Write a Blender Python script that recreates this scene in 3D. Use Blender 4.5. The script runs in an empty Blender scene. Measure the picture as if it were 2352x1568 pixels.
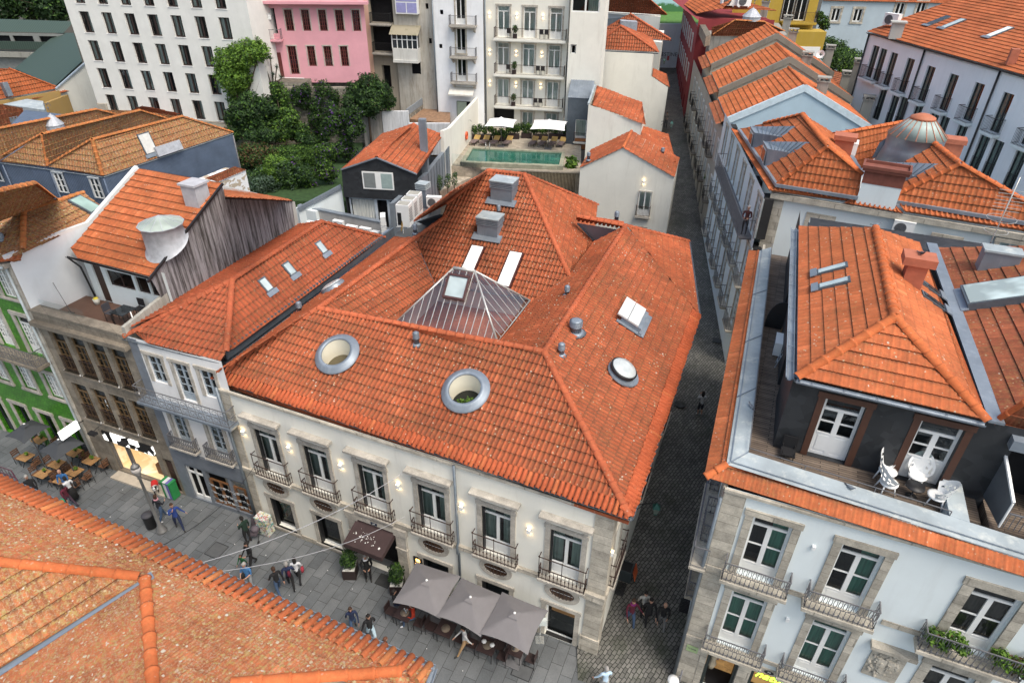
import bpy,math,random
import numpy as np
from mathutils import Vector,Matrix
random.seed(7);RNG=np.random.default_rng(7)
sc=bpy.context.scene
COL=bpy.data.collections.new('scene');sc.collection.children.link(COL)
R=math.radians
# ------------------------------------------------------------------ camera
FPX,TH,ROLL,CZ=1500.0,R(33.4),0.012,25.5
_c,_s=math.cos(TH),math.sin(TH)
FWD=np.array([0,_c,-_s]);RGT=np.array([1.0,0,0]);DWN=np.cross(FWD,RGT)
_M=np.array([RGT,DWN,FWD])
_rr=np.array([[math.cos(ROLL),-math.sin(ROLL),0],[math.sin(ROLL),math.cos(ROLL),0],[0,0,1]])
CM=_rr@_M
O3=np.array([0,0,CZ])
TILE={1:(0,0),2:(1348,0),3:(2696,0),4:(0,900),5:(1348,900),6:(2696,900),7:(0,1798),8:(1348,1798),9:(2696,1798)}
def p(t,x,y): # survey reading -> sight line coordinates
 o=TILE[t];return((o[0]+x*1400/2352)*.57422,(o[1]+y*1400/2352)*.57422)
def q(x0,y0,k,x,y):return((x0+x*k)*.57422,(y0+y*k)*.57422)
def ray(a):return CM.T@np.array([(a[0]-1176)/FPX,(a[1]-784)/FPX,1.0])
def at(a,z=0.0):
 r=ray(a);return O3+r*((z-CZ)/r[2])
def aty(a,Y):r=ray(a);return O3+r*(Y/r[1])
def gz(y):return max(0.0,.07*(y-14))
def atg(a):
 z=0
 for _ in range(30):
  P_=at(a,z);z=gz(P_[1])
 return P_
def V3(a,z=None):return np.array([a[0],a[1],a[2]if z is None else z],float)
class Pl: # plane through three points; first two lie on the eave
 def __init__(s,A,B,C_):
  s.A,s.B=V3(A),V3(B);n=np.cross(s.B-s.A,V3(C_)-s.A);n/=np.linalg.norm(n)
  if n[2]<0:n=-n
  s.n=n;s.e=(s.B-s.A)/np.linalg.norm(s.B-s.A);s.g=np.cross(n,s.e)
  if s.g[2]<0:s.g=-s.g
 def hit(s,a):
  r=ray(a);return O3+r*(((s.A-O3)@s.n)/(r@s.n))
 def z(s,x,y):return s.A[2]-(s.n[0]*(x-s.A[0])+s.n[1]*(y-s.A[1]))/s.n[2]
def PlH(A,B,C_):
 q_=Pl(A,B,C_);e=np.cross(q_.n,[0,0,1.0]);q_.e=e/np.linalg.norm(e);q_.g=np.cross(q_.n,q_.e)
 if q_.g[2]<0:q_.g=-q_.g
 return q_
class FP: # vertical facade plane, seen from its outer side; s runs along, z up, o outwards
 def __init__(s,a,ang,flip=False):
  s.a=np.array([a[0],a[1],0.0]);s.ang=R(ang);s.t=np.array([math.cos(s.ang),math.sin(s.ang),0])
  s.out=np.array([s.t[1],-s.t[0],0])
 def sz(s,a):
  r=ray(a);k=((s.a-O3)@s.out)/(r@s.out);P_=O3+r*k
  return float((P_-s.a)@s.t),float(P_[2])
 def pt(s,u,z,o=0.0):return s.a+s.t*u+s.out*o+np.array([0,0,z])
 def hit(s,a):return s.pt(*s.sz(a))
def fp2(A,B):return FP(A,math.degrees(math.atan2(B[1]-A[1],B[0]-A[0])))
# ------------------------------------------------------------------ mesh builder
class MB:
 def __init__(s):s.v=[];s.f=[];s.m=[];s.sm=[];s.uv=None
 def add(s,vs,fs,m=0,smooth=False):
  o=len(s.v);s.v+=[tuple(map(float,x))for x in vs]
  for f in fs:s.f.append(tuple(i+o for i in f));s.m.append(m);s.sm.append(smooth)
  return s
 def poly(s,vs,m=0):return s.add(vs,[tuple(range(len(vs)))],m)
 def box(s,x0,x1,y0,y1,z0,z1,m=0):
  v=[(x0,y0,z0),(x1,y0,z0),(x1,y1,z0),(x0,y1,z0),(x0,y0,z1),(x1,y0,z1),(x1,y1,z1),(x0,y1,z1)]
  return s.add(v,[(0,3,2,1),(4,5,6,7),(0,1,5,4),(1,2,6,5),(2,3,7,6),(3,0,4,7)],m)
 def fbox(s,fp,s0,s1,z0,z1,o0,o1,m=0): # box in facade coordinates
  v=[fp.pt(a,b,c)for b in(z0,z1)for a,c in((s0,o1),(s1,o1),(s1,o0),(s0,o0))]
  return s.add(v,[(0,3,2,1),(4,5,6,7),(0,1,5,4),(1,2,6,5),(2,3,7,6),(3,0,4,7)],m)
 def prism(s,pts,z0,z1,m=0,mtop=None): # pts ccw 2d; z may be lists
  n=len(pts);z0=z0 if hasattr(z0,'__len__')else[z0]*n;z1=z1 if hasattr(z1,'__len__')else[z1]*n
  a=sum(pts[i][0]*pts[(i+1)%n][1]-pts[(i+1)%n][0]*pts[i][1]for i in range(n))
  if a<0:pts=pts[::-1];z0=list(z0)[::-1];z1=list(z1)[::-1]
  v=[(q_[0],q_[1],z)for q_,z in zip(pts,z0)]+[(q_[0],q_[1],z)for q_,z in zip(pts,z1)]
  s.add(v,[(i,(i+1)%n,n+(i+1)%n,n+i)for i in range(n)]+[tuple(range(n))[::-1]],m)
  o=len(s.v)-2*n;s.f.append(tuple(o+n+i for i in range(n)));s.m.append(m if mtop is None else mtop);s.sm.append(False)
  return s
 def tube(s,path,r,n=6,m=0,cap=True,smooth=True):
  path=[np.array(x,float)for x in path];k=len(path);rs=r if hasattr(r,'__len__')else[r]*k
  vs=[];up=np.array([0,0,1.0])
  for i,P_ in enumerate(path):
   d=path[min(i+1,k-1)]-path[max(i-1,0)];d/=(np.linalg.norm(d)+1e-9)
   a=np.cross(d,up if abs(d[2])<.95 else np.array([1.0,0,0]));a/=np.linalg.norm(a);b=np.cross(d,a)
   for j in range(n):
    t=2*math.pi*(j+.5)/n;vs.append(P_+rs[i]*(math.cos(t)*a+math.sin(t)*b))
  fs=[(i*n+j,i*n+(j+1)%n,(i+1)*n+(j+1)%n,(i+1)*n+j)for i in range(k-1)for j in range(n)]
  if cap:fs+=[tuple(range(n))[::-1],tuple((k-1)*n+j for j in range(n))]
  return s.add(vs,fs,m,smooth and n>4)
 def lathe(s,c,prof,n=16,m=0,ang=0,smooth=True,axis=None,sx=1,sy=1):
  vs=[]
  for r,z in prof:
   for j in range(n):
    t=ang+2*math.pi*j/n;vs.append((c[0]+r*sx*math.cos(t),c[1]+r*sy*math.sin(t),c[2]+z))
  k=len(prof)
  fs=[(i*n+j,i*n+(j+1)%n,(i+1)*n+(j+1)%n,(i+1)*n+j)for i in range(k-1)for j in range(n)]
  if prof[0][0]>1e-4:fs.append(tuple(range(n))[::-1])
  if prof[-1][0]>1e-4:fs.append(tuple((k-1)*n+j for j in range(n)))
  return s.add(vs,fs,m,smooth)
 def xf(s,fn):s.v=[tuple(fn(x))for x in s.v];return s
 def build(s,name,mats,parent=None):
  me=bpy.data.meshes.new(name);org=ORG.get(parent.name,(0,0,0))if parent else(0,0,0)
  v=np.array(s.v,float).reshape(-1,3)-np.array(org)
  me.from_pydata(v.tolist(),[],s.f)
  mats=mats if isinstance(mats,(list,tuple))else[mats]
  for m_ in mats:me.materials.append(m_)
  me.polygons.foreach_set('material_index',s.m);me.polygons.foreach_set('use_smooth',s.sm)
  if s.uv is not None:
   ul=me.uv_layers.new(name='UVMap');idx=np.empty(len(me.loops),int);me.loops.foreach_get('vertex_index',idx)
   ul.data.foreach_set('uv',np.array(s.uv)[idx].ravel())
  me.update();return link(name,me,parent)
ORG={}
def link(name,data,parent=None,loc=None,rz=None):
 o=bpy.data.objects.new(name,data);COL.objects.link(o)
 if parent is not None:o.parent=parent;ORG[o.name]=ORG.get(parent.name,(0,0,0))
 if loc is not None:o.location=loc
 if rz is not None:o.rotation_euler.z=rz
 return o
def tag(o,label=None,cat=None,group=None,kind=None):
 if label:o['label']=label
 if cat:o['category']=cat
 if group:o['group']=group
 if kind:o['kind']=kind
 return o
def thing(name,loc,label,cat,group=None,rz=0):
 o=bpy.data.objects.new(name,None);COL.objects.link(o);o.location=tuple(map(float,loc[:3]));o.rotation_euler.z=rz
 o.empty_display_size=.2
 if rz==0:ORG[o.name]=tuple(map(float,loc[:3]))
 return tag(o,label,cat,group)
def copy_tree(o,parent=None):
 c=o.copy();COL.objects.link(c)
 if parent is not None:c.parent=parent
 for ch in o.children:copy_tree(ch,c)
 return c
def inst(proto,loc,rz,label=None,group=None,sc_=None):
 c=copy_tree(proto);c.location=tuple(map(float,loc[:3]));c.rotation_euler=(0,0,rz)
 if label:c['label']=label
 if group:c['group']=group
 if sc_:c.scale=(sc_,sc_,sc_)
 return c
# ------------------------------------------------------------------ materials
MATS={}
class NT:
 def __init__(s,name):
  s.m=bpy.data.materials.new(name);s.m.use_nodes=True;s.t=s.m.node_tree;s.t.nodes.clear()
  s.out=s.n('ShaderNodeOutputMaterial');s.b=s.n('ShaderNodeBsdfPrincipled');s.l(s.b.outputs[0],s.out.inputs[0])
 def n(s,ty,**k):
  x=s.t.nodes.new(ty)
  for a,b in k.items():setattr(x,a,b)
  return x
 def l(s,a,b):s.t.links.new(a,b)
 def co(s,kind='Object',scale=(1,1,1),rot=(0,0,0),loc=(0,0,0)):
  c=s.n('ShaderNodeTexCoord');mp=s.n('ShaderNodeMapping')
  if kind=='World':g=s.n('ShaderNodeNewGeometry');s.l(g.outputs['Position'],mp.inputs[0])
  else:s.l(c.outputs[kind],mp.inputs[0])
  mp.inputs['Scale'].default_value=scale;mp.inputs['Rotation'].default_value=rot;mp.inputs['Location'].default_value=loc
  return mp.outputs[0]
 def noise(s,co,scale,detail=3,rough=.6,out='Fac'):
  x=s.n('ShaderNodeTexNoise');x.inputs['Scale'].default_value=scale;x.inputs['Detail'].default_value=detail;x.inputs['Roughness'].default_value=rough
  s.l(co,x.inputs['Vector']);return x.outputs[out]
 def ramp(s,fac,stops,interp='LINEAR'):
  x=s.n('ShaderNodeValToRGB');x.color_ramp.interpolation=interp;e=x.color_ramp.elements
  while len(e)<len(stops):e.new(.5)
  for i,(a,c)in enumerate(stops):
   e[i].position=a;e[i].color=(c,c,c,1)if not hasattr(c,'__len__')else(*c[:3],1)
  s.l(fac,x.inputs[0]);return x.outputs[0]
 def mix(s,fac,a,b,mode='MIX'):
  x=s.n('ShaderNodeMix',data_type='RGBA',blend_type=mode)
  for i,v in((0,fac),(6,a),(7,b)):
   if hasattr(v,'links'):s.l(v,x.inputs[i])
   elif hasattr(v,'__len__'):x.inputs[i].default_value=(*v[:3],1)
   else:x.inputs[i].default_value=v
  return x.outputs[2]
 def math(s,op,a,b=None,c=None):
  x=s.n('ShaderNodeMath',operation=op)
  for i,v in enumerate((a,b,c)):
   if v is None:continue
   if hasattr(v,'links'):s.l(v,x.inputs[i])
   else:x.inputs[i].default_value=v
  return x.outputs[0]
 def bump(s,h,st=.3,dist=.02):
  x=s.n('ShaderNodeBump');x.inputs['Strength'].default_value=st;x.inputs['Distance'].default_value=dist;s.l(h,x.inputs['Height']);s.l(x.outputs[0],s.b.inputs['Normal'])
 def set(s,col=None,rough=None,metal=None,spec=None):
  if col is not None:
   if hasattr(col,'links'):s.l(col,s.b.inputs['Base Color'])
   else:s.b.inputs['Base Color'].default_value=(*col[:3],1)
  if rough is not None:
   if hasattr(rough,'links'):s.l(rough,s.b.inputs['Roughness'])
   else:s.b.inputs['Roughness'].default_value=rough
  if metal is not None:s.b.inputs['Metallic'].default_value=metal
  if spec is not None:s.b.inputs['Specular IOR Level'].default_value=spec
  return s
def flat(name,col,rough=.7,metal=0,var=.12,sc_=3.0,emit=0,bump=0):
 if name in MATS:return MATS[name]
 t=NT(name);w=t.co('World')
 f=t.noise(w,sc_,4);c=t.mix(t.ramp(f,[(.3,0),(.7,1)]),tuple(x*(1-var)for x in col),tuple(min(1,x*(1+var))for x in col))
 t.set(c,rough,metal)
 if emit:t.b.inputs['Emission Color'].default_value=(*col,1);t.b.inputs['Emission Strength'].default_value=emit
 if bump:t.bump(t.noise(w,30,3),bump,.01)
 MATS[name]=t.m;return t.m
def m_stucco(name,col,stain=.25,stain_col=(.35,.33,.3),fine=.06,streak=.0,scol=(.2,.19,.17)):
 t=NT(name);w=t.co('World')
 base=t.mix(t.ramp(t.noise(w,.6,5,.65),[(.35,0),(.7,1)]),tuple(c*(1-fine)for c in col),tuple(min(.95,c*(1+fine))for c in col))
 st=t.ramp(t.noise(t.co('World',(1.2,1.2,.18)),1.6,6,.7),[(.52,0),(.75,1)])
 base=t.mix(t.math('MULTIPLY',st,stain),base,stain_col)
 if streak:
  s2=t.ramp(t.noise(t.co('World',(5,5,.28)),1.3,6,.75),[(.42,0),(.6,1)])
  base=t.mix(t.math('MULTIPLY',s2,streak),base,scol)
 t.set(base,.88,spec=.25);t.bump(t.noise(w,25,4),.12,.01);return t.m
def m_stone(name,col,bl=(.9,.38),joint=.55,var=.25,mort=.02):
 t=NT(name);w=t.co('World')
 br=t.n('ShaderNodeTexBrick');br.offset=.5
 g=t.n('ShaderNodeSeparateXYZ');t.l(w,g.inputs[0]);cx=t.n('ShaderNodeCombineXYZ')
 t.l(t.math('ADD',g.outputs[0],g.outputs[1]),cx.inputs[0]);t.l(g.outputs[2],cx.inputs[1]);t.l(cx.outputs[0],br.inputs['Vector'])
 br.inputs['Scale'].default_value=1;br.inputs['Brick Width'].default_value=bl[0];br.inputs['Row Height'].default_value=bl[1];br.inputs['Mortar Size'].default_value=mort
 br.inputs['Color1'].default_value=(*[c*(1-var)for c in col],1);br.inputs['Color2'].default_value=(*[min(1,c*(1+var))for c in col],1)
 br.inputs['Mortar'].default_value=(*[c*joint for c in col],1)
 n1=t.ramp(t.noise(w,2.2,6,.7),[(.3,.62),(.7,1.15)]);n2=t.ramp(t.noise(w,22,4,.7),[(.3,.8),(.7,1.12)])
 c=t.mix(1,t.mix(1,br.outputs[0],n1,'MULTIPLY'),n2,'MULTIPLY');t.set(c,.9,spec=.2);t.bump(n2,.25,.01);return t.m
def m_tile(name,c1,c2,dirt=.35,lich=0.0,white=0.0,dirt_shade_col=(.09,.055,.035),stain=None,rowdark=.6,trough=1.0):
 t=NT(name);uv=t.co('UV');w=t.co('World')
 fl=t.n('ShaderNodeVectorMath',operation='FLOOR');t.l(uv,fl.inputs[0])
 wn=t.n('ShaderNodeTexWhiteNoise',noise_dimensions='3D');t.l(fl.outputs[0],wn.inputs['Vector'])
 base=t.mix(t.ramp(wn.outputs['Value'],[(0,0),(1,1)]),c1,c2)
 odd=t.ramp(wn.outputs['Value'],[(.93,0),(.96,1)]);base=t.mix(t.math('MULTIPLY',odd,.5),base,tuple(min(1,x*1.35+.01)for x in c2))
 big=t.ramp(t.noise(w,.35,5,.65),[(.35,.72),(.65,1.1)]);base=t.mix(1,base,big,'MULTIPLY');base=t.mix(1,base,t.ramp(t.noise(w,5,5,.8),[(.3,.78),(.7,1.16)]),'MULTIPLY')
 d1=t.ramp(t.noise(w,1.1,8,.75),[(.42,0),(.64,1)]);d2=t.ramp(t.noise(w,14,4,.7),[(.4,.25),(.65,1)])
 base=t.mix(t.math('MULTIPLY',t.math('MULTIPLY',d1,d2),dirt),base,dirt_shade_col)
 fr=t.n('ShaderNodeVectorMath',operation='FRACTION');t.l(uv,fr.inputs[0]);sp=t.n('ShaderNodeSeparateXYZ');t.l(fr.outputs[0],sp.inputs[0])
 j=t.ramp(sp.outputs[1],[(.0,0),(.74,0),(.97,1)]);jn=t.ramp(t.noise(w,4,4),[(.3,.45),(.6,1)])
 base=t.mix(t.math('MULTIPLY',t.math('MULTIPLY',j,jn),rowdark),base,dirt_shade_col)  # joint grime plus painted shade under the lip of each course
 tr=t.ramp(sp.outputs[0],[(.4,0),(.55,1),(.92,1),(1,0)]);base=t.mix(t.math('MULTIPLY',tr,rowdark*.8*trough),base,dirt_shade_col)  # shade painted into the troughs between rolls, along with grime
 if lich:
  l1=t.ramp(t.noise(w,9,5,.7),[(.5,0),(.6,1)]);l2=t.ramp(t.noise(w,.8,4),[(.38,.15 if lich<.5 else .6),(.6,1)])
  base=t.mix(t.math('MULTIPLY',t.math('MULTIPLY',l1,l2),lich),base,t.mix(t.noise(w,3,2),(.40,.25,.05),(.30,.25,.13)))
 if lich>.7:base=t.mix(t.math('MULTIPLY',t.math('MULTIPLY',t.ramp(t.noise(w,17,4,.8),[(.5,0),(.6,1)]),t.ramp(t.noise(w,1.3,4),[(.35,.3),(.6,1)])),.6),base,(.44,.38,.26))
 if white:
  vo=t.n('ShaderNodeTexVoronoi');vo.inputs['Scale'].default_value=7.5;vo.inputs['Randomness'].default_value=1
  nv=t.n('ShaderNodeVectorMath',operation='ADD');t.l(w,nv.inputs[0]);ns=t.noise(w,12,2,out='Color');sm=t.n('ShaderNodeVectorMath',operation='SCALE');t.l(ns,sm.inputs[0]);sm.inputs[3].default_value=.06
  t.l(sm.outputs[0],nv.inputs[1]);t.l(nv.outputs[0],vo.inputs['Vector'])
  sp2=t.n('ShaderNodeSeparateXYZ');t.l(vo.outputs['Color'],sp2.inputs[0])
  keep=t.ramp(sp2.outputs[0],[(.35 if white>.9 else .55,0),(.37 if white>.9 else .57,1)]);spot=t.ramp(t.math('SUBTRACT',vo.outputs['Distance'],t.math('MULTIPLY',sp2.outputs[1],.16)),[(.15,1),(.22,0)]if white>.9 else[(.09,1),(.15,0)])
  den=t.ramp(t.noise(w,.9,3),[(.38,0),(.55,1)])
  base=t.mix(t.math('MULTIPLY',t.math('MULTIPLY',t.math('MULTIPLY',keep,spot),den),white),base,t.mix(sp2.outputs[2],(.52,.50,.44),(.42,.33,.16)))
 if stain is not None:
  for(sx,sy,sz_,rr,amt)in stain:
   ds=t.n('ShaderNodeVectorMath',operation='DISTANCE');mp=t.co('World',(1.3,.55,.9));t.l(mp,ds.inputs[0]);ds.inputs[1].default_value=(sx*1.3,sy*.55,sz_*.9)
   f=t.ramp(ds.outputs['Value'],[(0,1),(rr,0)]);nn=t.ramp(t.noise(t.co('World',(6,1,1)),1.6,5,.7),[(.35,0),(.6,1)])
   base=t.mix(t.math('MULTIPLY',t.math('MULTIPLY',f,nn),amt),base,(.02,.013,.01))
 t.set(base,.86,spec=.2);t.bump(t.noise(w,40,3),.15,.008);return t.m
# ------------------------------------------------------------------ tiled roof planes
def tile_face(pl,poly,name,mat,parent,tw=.22,tl=.36,amp=.05,lip=.035,prof='roman',eave=0,emat=None,ph=0,t_end=None):
 """poly: world points on the plane pl (convex). Real relief: rolls, lips and courses."""
 S=np.array([[(P_-pl.A)@pl.e,(P_-pl.A)@pl.g]for P_ in poly])
 if prof=='roman':fr=np.array([0,.1,.22,.34,.44,.72]);hf=np.array([0,.75,1,.75,0,-.3])*amp
 elif prof=='mars':fr=np.array([0,.12,.3,.5,.62,.8]);hf=np.array([1,.2,0,.9,.2,0])*amp
 else:fr=np.array([0,.25,.5,.75]);hf=np.array([0,1,0,-.35])*amp
 t0a,t1a=S[:,1].min(),S[:,1].max()
 def rng(t):
  t=min(max(t,t0a+1e-5),t1a-1e-5);xs=[]
  for i in range(len(S)):
   a,b=S[i],S[(i+1)%len(S)]
   if(a[1]-t)*(b[1]-t)<=0 and abs(a[1]-b[1])>1e-9:xs.append(a[0]+(b[0]-a[0])*(t-a[1])/(b[1]-a[1]))
  return(min(xs),max(xs))if len(xs)>1 else(0,0)
 vs=[];uvs=[];fs=[];ms=[];off=0
 smin,smax=S[:,0].min(),S[:,0].max();k0,k1=math.floor(smin/tw),math.ceil(smax/tw)
 grid=np.concatenate([np.arange(k0,k1)[:,None]*tw+fr[None]*tw],0).ravel();grid=np.append(grid,k1*tw)
 hts=np.append(np.tile(hf,k1-k0),hf[0]);n=len(grid)
 c0=math.floor((t0a-ph)/tl);c1=math.ceil((t1a-ph)/tl)
 for c in range(c0,c1):
  t_lo,t_hi=max(c*tl+ph,t0a),min((c+1)*tl+ph,t1a)
  if t_hi-t_lo<.005:continue
  jit=RNG.normal(0,.004);ex=1.5 if(c-c0)<eave else 1
  bp=[t_lo]+sorted(x for x in S[:,1]if t_lo+.01<x<t_hi-.01)+[t_hi]
  for bi in range(len(bp)-1):
   ta,tb=bp[bi],bp[bi+1];ra,rb=rng(ta+1e-4),rng(tb-1e-4);ga,gb=1-(ta-c*tl-ph)/tl,1-(tb-c*tl-ph)/tl
   sa=np.clip(grid,*ra);sb=np.clip(grid,*rb);ha=np.interp(sa,grid,hts)*ex;hb=np.interp(sb,grid,hts)*ex
   for(ss,tt,hh,lf)in((sa,ta,ha-lip*.2,0),(sa,ta,ha+lip*ga+jit,0),(sa,ta,ha+lip*ga+jit,1),(sb,tb,hb+lip*gb*.9+jit,1)):
    vs.append(pl.A[None]+ss[:,None]*pl.e[None]+tt*pl.g[None]+hh[:,None]*pl.n[None]);uvs.append(np.stack([grid/tw,np.full(n,(tt-ph)/tl+(.001 if lf else 0)-(.002 if tt==tb else 0))],1))
   ar=np.arange(n-1);wa=sa[1:]-sa[:-1];wb=sb[1:]-sb[:-1];em_=1 if(c-c0)<eave and emat else 0
   i=ar[(wa+wb)>1e-4]+off;fs.append(np.stack([i+2*n,i+2*n+1,i+3*n+1,i+3*n],1));ms.append(np.full(len(i),em_))
   if bi==0:i=ar[wa>1e-4]+off;fs.append(np.stack([i,i+1,i+n+1,i+n],1));ms.append(np.full(len(i),em_))
   off+=4*n
 V=np.concatenate(vs);U=np.concatenate(uvs);F=np.concatenate(fs);Mi=np.concatenate(ms)
 if np.cross(pl.e,pl.g)[2]<0:F=F[:,::-1]
 used=np.unique(F);mp=np.zeros(len(V),int);mp[used]=np.arange(len(used));F=mp[F];V=V[used]-np.array(ORG.get(parent.name,(0,0,0)));U=U[used]
 me=bpy.data.meshes.new(name);nf=len(F);me.vertices.add(len(V));me.vertices.foreach_set('co',V.ravel());me.loops.add(nf*4);me.loops.foreach_set('vertex_index',F.ravel().astype(np.int32))
 me.polygons.add(nf);me.polygons.foreach_set('loop_start',np.arange(nf,dtype=np.int32)*4);me.polygons.foreach_set('loop_total',np.full(nf,4,np.int32))
 for m_ in[mat]+([emat]if emat else[]):me.materials.append(m_)
 me.polygons.foreach_set('material_index',Mi.astype(np.int32));me.polygons.foreach_set('use_smooth',np.ones(nf,bool));ul=me.uv_layers.new(name='UVMap');ul.data.foreach_set('uv',U[F.ravel()].ravel());me.update(calc_edges=True);me.validate()
 return link(name,me,parent)
def ridge_mb(b,A,B,r=.13,seg=.42,up=.02,m=0):
 A,B=V3(A),V3(B);d=B-A;L=np.linalg.norm(d);d/=L;lat=np.cross(d,[0,0,1.0]);lat/=np.linalg.norm(lat);nn=np.cross(lat,d)
 k=max(1,round(L/seg));sg=L/k
 for i in range(k):
  a=A+d*(i*sg);c=A+d*((i+1)*sg+.04);r0,r1=r*1.16,r*.93;vs=[]
  for(P_,rr)in((a,r0*.8),(a,r0),(a+d*.07,r0*.98),(a+d*.09,r*1.0),(c,r1)):
   for j in range(8):
    t=math.pi*j/7;vs.append(P_+lat*rr*math.cos(t)*1.05+nn*(rr*math.sin(t)*.9+up-.02))
  b.add(vs,[(x*8+j,x*8+j+1,(x+1)*8+j+1,(x+1)*8+j)for x in range(4)for j in range(7)],m,True)
 return b
def ridges(parent,segs,mat,r=.13,seg=.42,up=.03,name='ridge_cap'):
 for A,B in segs:
  b=MB();ridge_mb(b,A,B,r,seg,up);b.build(name,mat,parent)
def pipe(parent,pts,r,mat=None,name='drainpipe',n=8):
 b=MB();b.tube(pts,r,n);return b.build(name,mat or GUT,parent)
def zpitch(a,A,B,tp,side=-1):
 best=None;d=(V3(B)-V3(A));d[2]=0;d/=np.linalg.norm(d);nrm=np.array([-d[1],d[0],0])
 for z in np.arange(A[2],A[2]+8,.02):
  P_=at(a,z);dist=abs((P_-V3(A))@nrm);e=abs((z-A[2])/max(dist,1e-3)-tp)
  if best is None or e<best[0]:best=(e,z)
 return best[1]
def cover_tiles(pl,A,B,parent,m0,m1,sp=.262,r0=.1,r1=.08,L_=.58,name='eave_tiles'):
 A,B=V3(A),V3(B);b=MB();n=int(np.linalg.norm(A-B)/sp);g,nn,e=pl.g,pl.n,pl.e
 for k in range(n):
  c=A+(B-A)*(k+.5)/n;jit=random.uniform(-.03,.03);V_=[]
  for t_,r_ in((-.12+jit,r0),(L_+jit,r1),(-.12+jit,r0*.8)):
   for j in range(7):a_=math.pi*j/6;V_.append(c+g*t_+e*r_*math.cos(a_)+nn*(r_*math.sin(a_)+.02))
  b.add(V_,[(j,j+1,8+j,7+j)for j in range(6)]+[(j+1,j,14+j,15+j)for j in range(6)],1 if random.random()<.12 else 0,True)
 return b.build(name,[m0,m1],parent)
# ------------------------------------------------------------------ shared materials
GRAN=m_stone('granite_trim',(.50,.465,.41),(1.1,.5),.8,.08,.006)
GRAN_D=m_stone('dark_granite',(.26,.225,.18),(1.2,.6),.7,.15,.01)
QUOIN=m_stone('granite_blocks',(.50,.46,.39),(.95,.42),.62,.18,.012)
CREAM=m_stucco('cream_stucco',(.76,.75,.685),.3,(.45,.42,.36),.04)
WHITE=m_stucco('white_stucco',(.70,.765,.785),.22,(.5,.52,.52),.03)
WHITEP=flat('white_paint',(.78,.79,.79),.5,var=.03)
PVC=flat('white_frame',(.76,.77,.76),.4,var=.03)
ZINC=m_stucco('zinc_sheet',(.235,.275,.325),.5,(.42,.46,.50),.18);ZINC.node_tree.nodes['Principled BSDF'].inputs['Roughness'].default_value=.45;ZINC.node_tree.nodes['Principled BSDF'].inputs['Metallic'].default_value=.35
ZINC_D=flat('dark_zinc',(.10,.125,.15),.5,.3,.2)
GUT=flat('grey_gutter_metal',(.16,.19,.22),.45,.4,.15)
IRON=flat('black_iron',(.03,.03,.032),.5,.3)
IRON_B=flat('rusty_brown_iron',(.055,.032,.026),.65,.2,.3)
IRON_G=flat('grey_iron',(.15,.15,.16),.6,.2,.2)
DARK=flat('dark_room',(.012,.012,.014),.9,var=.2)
BLACK=flat('black_plastic',(.015,.015,.017),.5)
WOODF=flat('brown_wood',(.16,.075,.035),.6,var=.3)
DGREEN=flat('dark_green_paint',(.02,.045,.035),.5)
def m_glass(name,tint=(.75,.82,.80),amt=.22,rough=.02):
 t=NT(name);g=t.n('ShaderNodeBsdfGlossy');g.inputs['Roughness'].default_value=rough;g.inputs['Color'].default_value=(.9,.95,1,1)
 tr=t.n('ShaderNodeBsdfTransparent');tr.inputs['Color'].default_value=(*tint,1);lw=t.n('ShaderNodeFresnel');lw.inputs['IOR'].default_value=1.45
 f=t.math('MINIMUM',t.math('ADD',lw.outputs[0],amt),1.0);mx=t.n('ShaderNodeMixShader')
 t.l(f,mx.inputs[0]);t.l(tr.outputs[0],mx.inputs[1]);t.l(g.outputs[0],mx.inputs[2]);t.l(mx.outputs[0],t.out.inputs[0]);return t.m
GLASS=m_glass('window_glass',amt=.03)
GLASS_C=m_glass('clear_glass',(.90,.95,.95),.07)
def m_gloss(name,col,rough=.06,var=.3):
 t=NT(name);w=t.co('World');c=t.mix(t.ramp(t.noise(w,.9,2),[(.4,0),(.6,1)]),tuple(x*(1-var)for x in col),tuple(x*(1+var)for x in col));t.set(c,rough,spec=.6);return t.m
DPANE=m_gloss('dark_pane',(.03,.035,.04))
def m_curtain(name,col):
 t=NT(name);w=t.co('World',(1,1,.05));c=t.mix(t.ramp(t.noise(w,14,2),[(.3,0),(.7,1)]),tuple(x*.55 for x in col),col);t.set(c,.9);return t.m
CURT=m_curtain('pale_curtain',(.80,.82,.78));CURT_G=m_curtain('green_grey_curtain',(.46,.56,.51));SHUT_G=m_curtain('green_shutter',(.12,.36,.27));CURT_D=m_curtain('dark_curtain',(.10,.08,.07))
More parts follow.
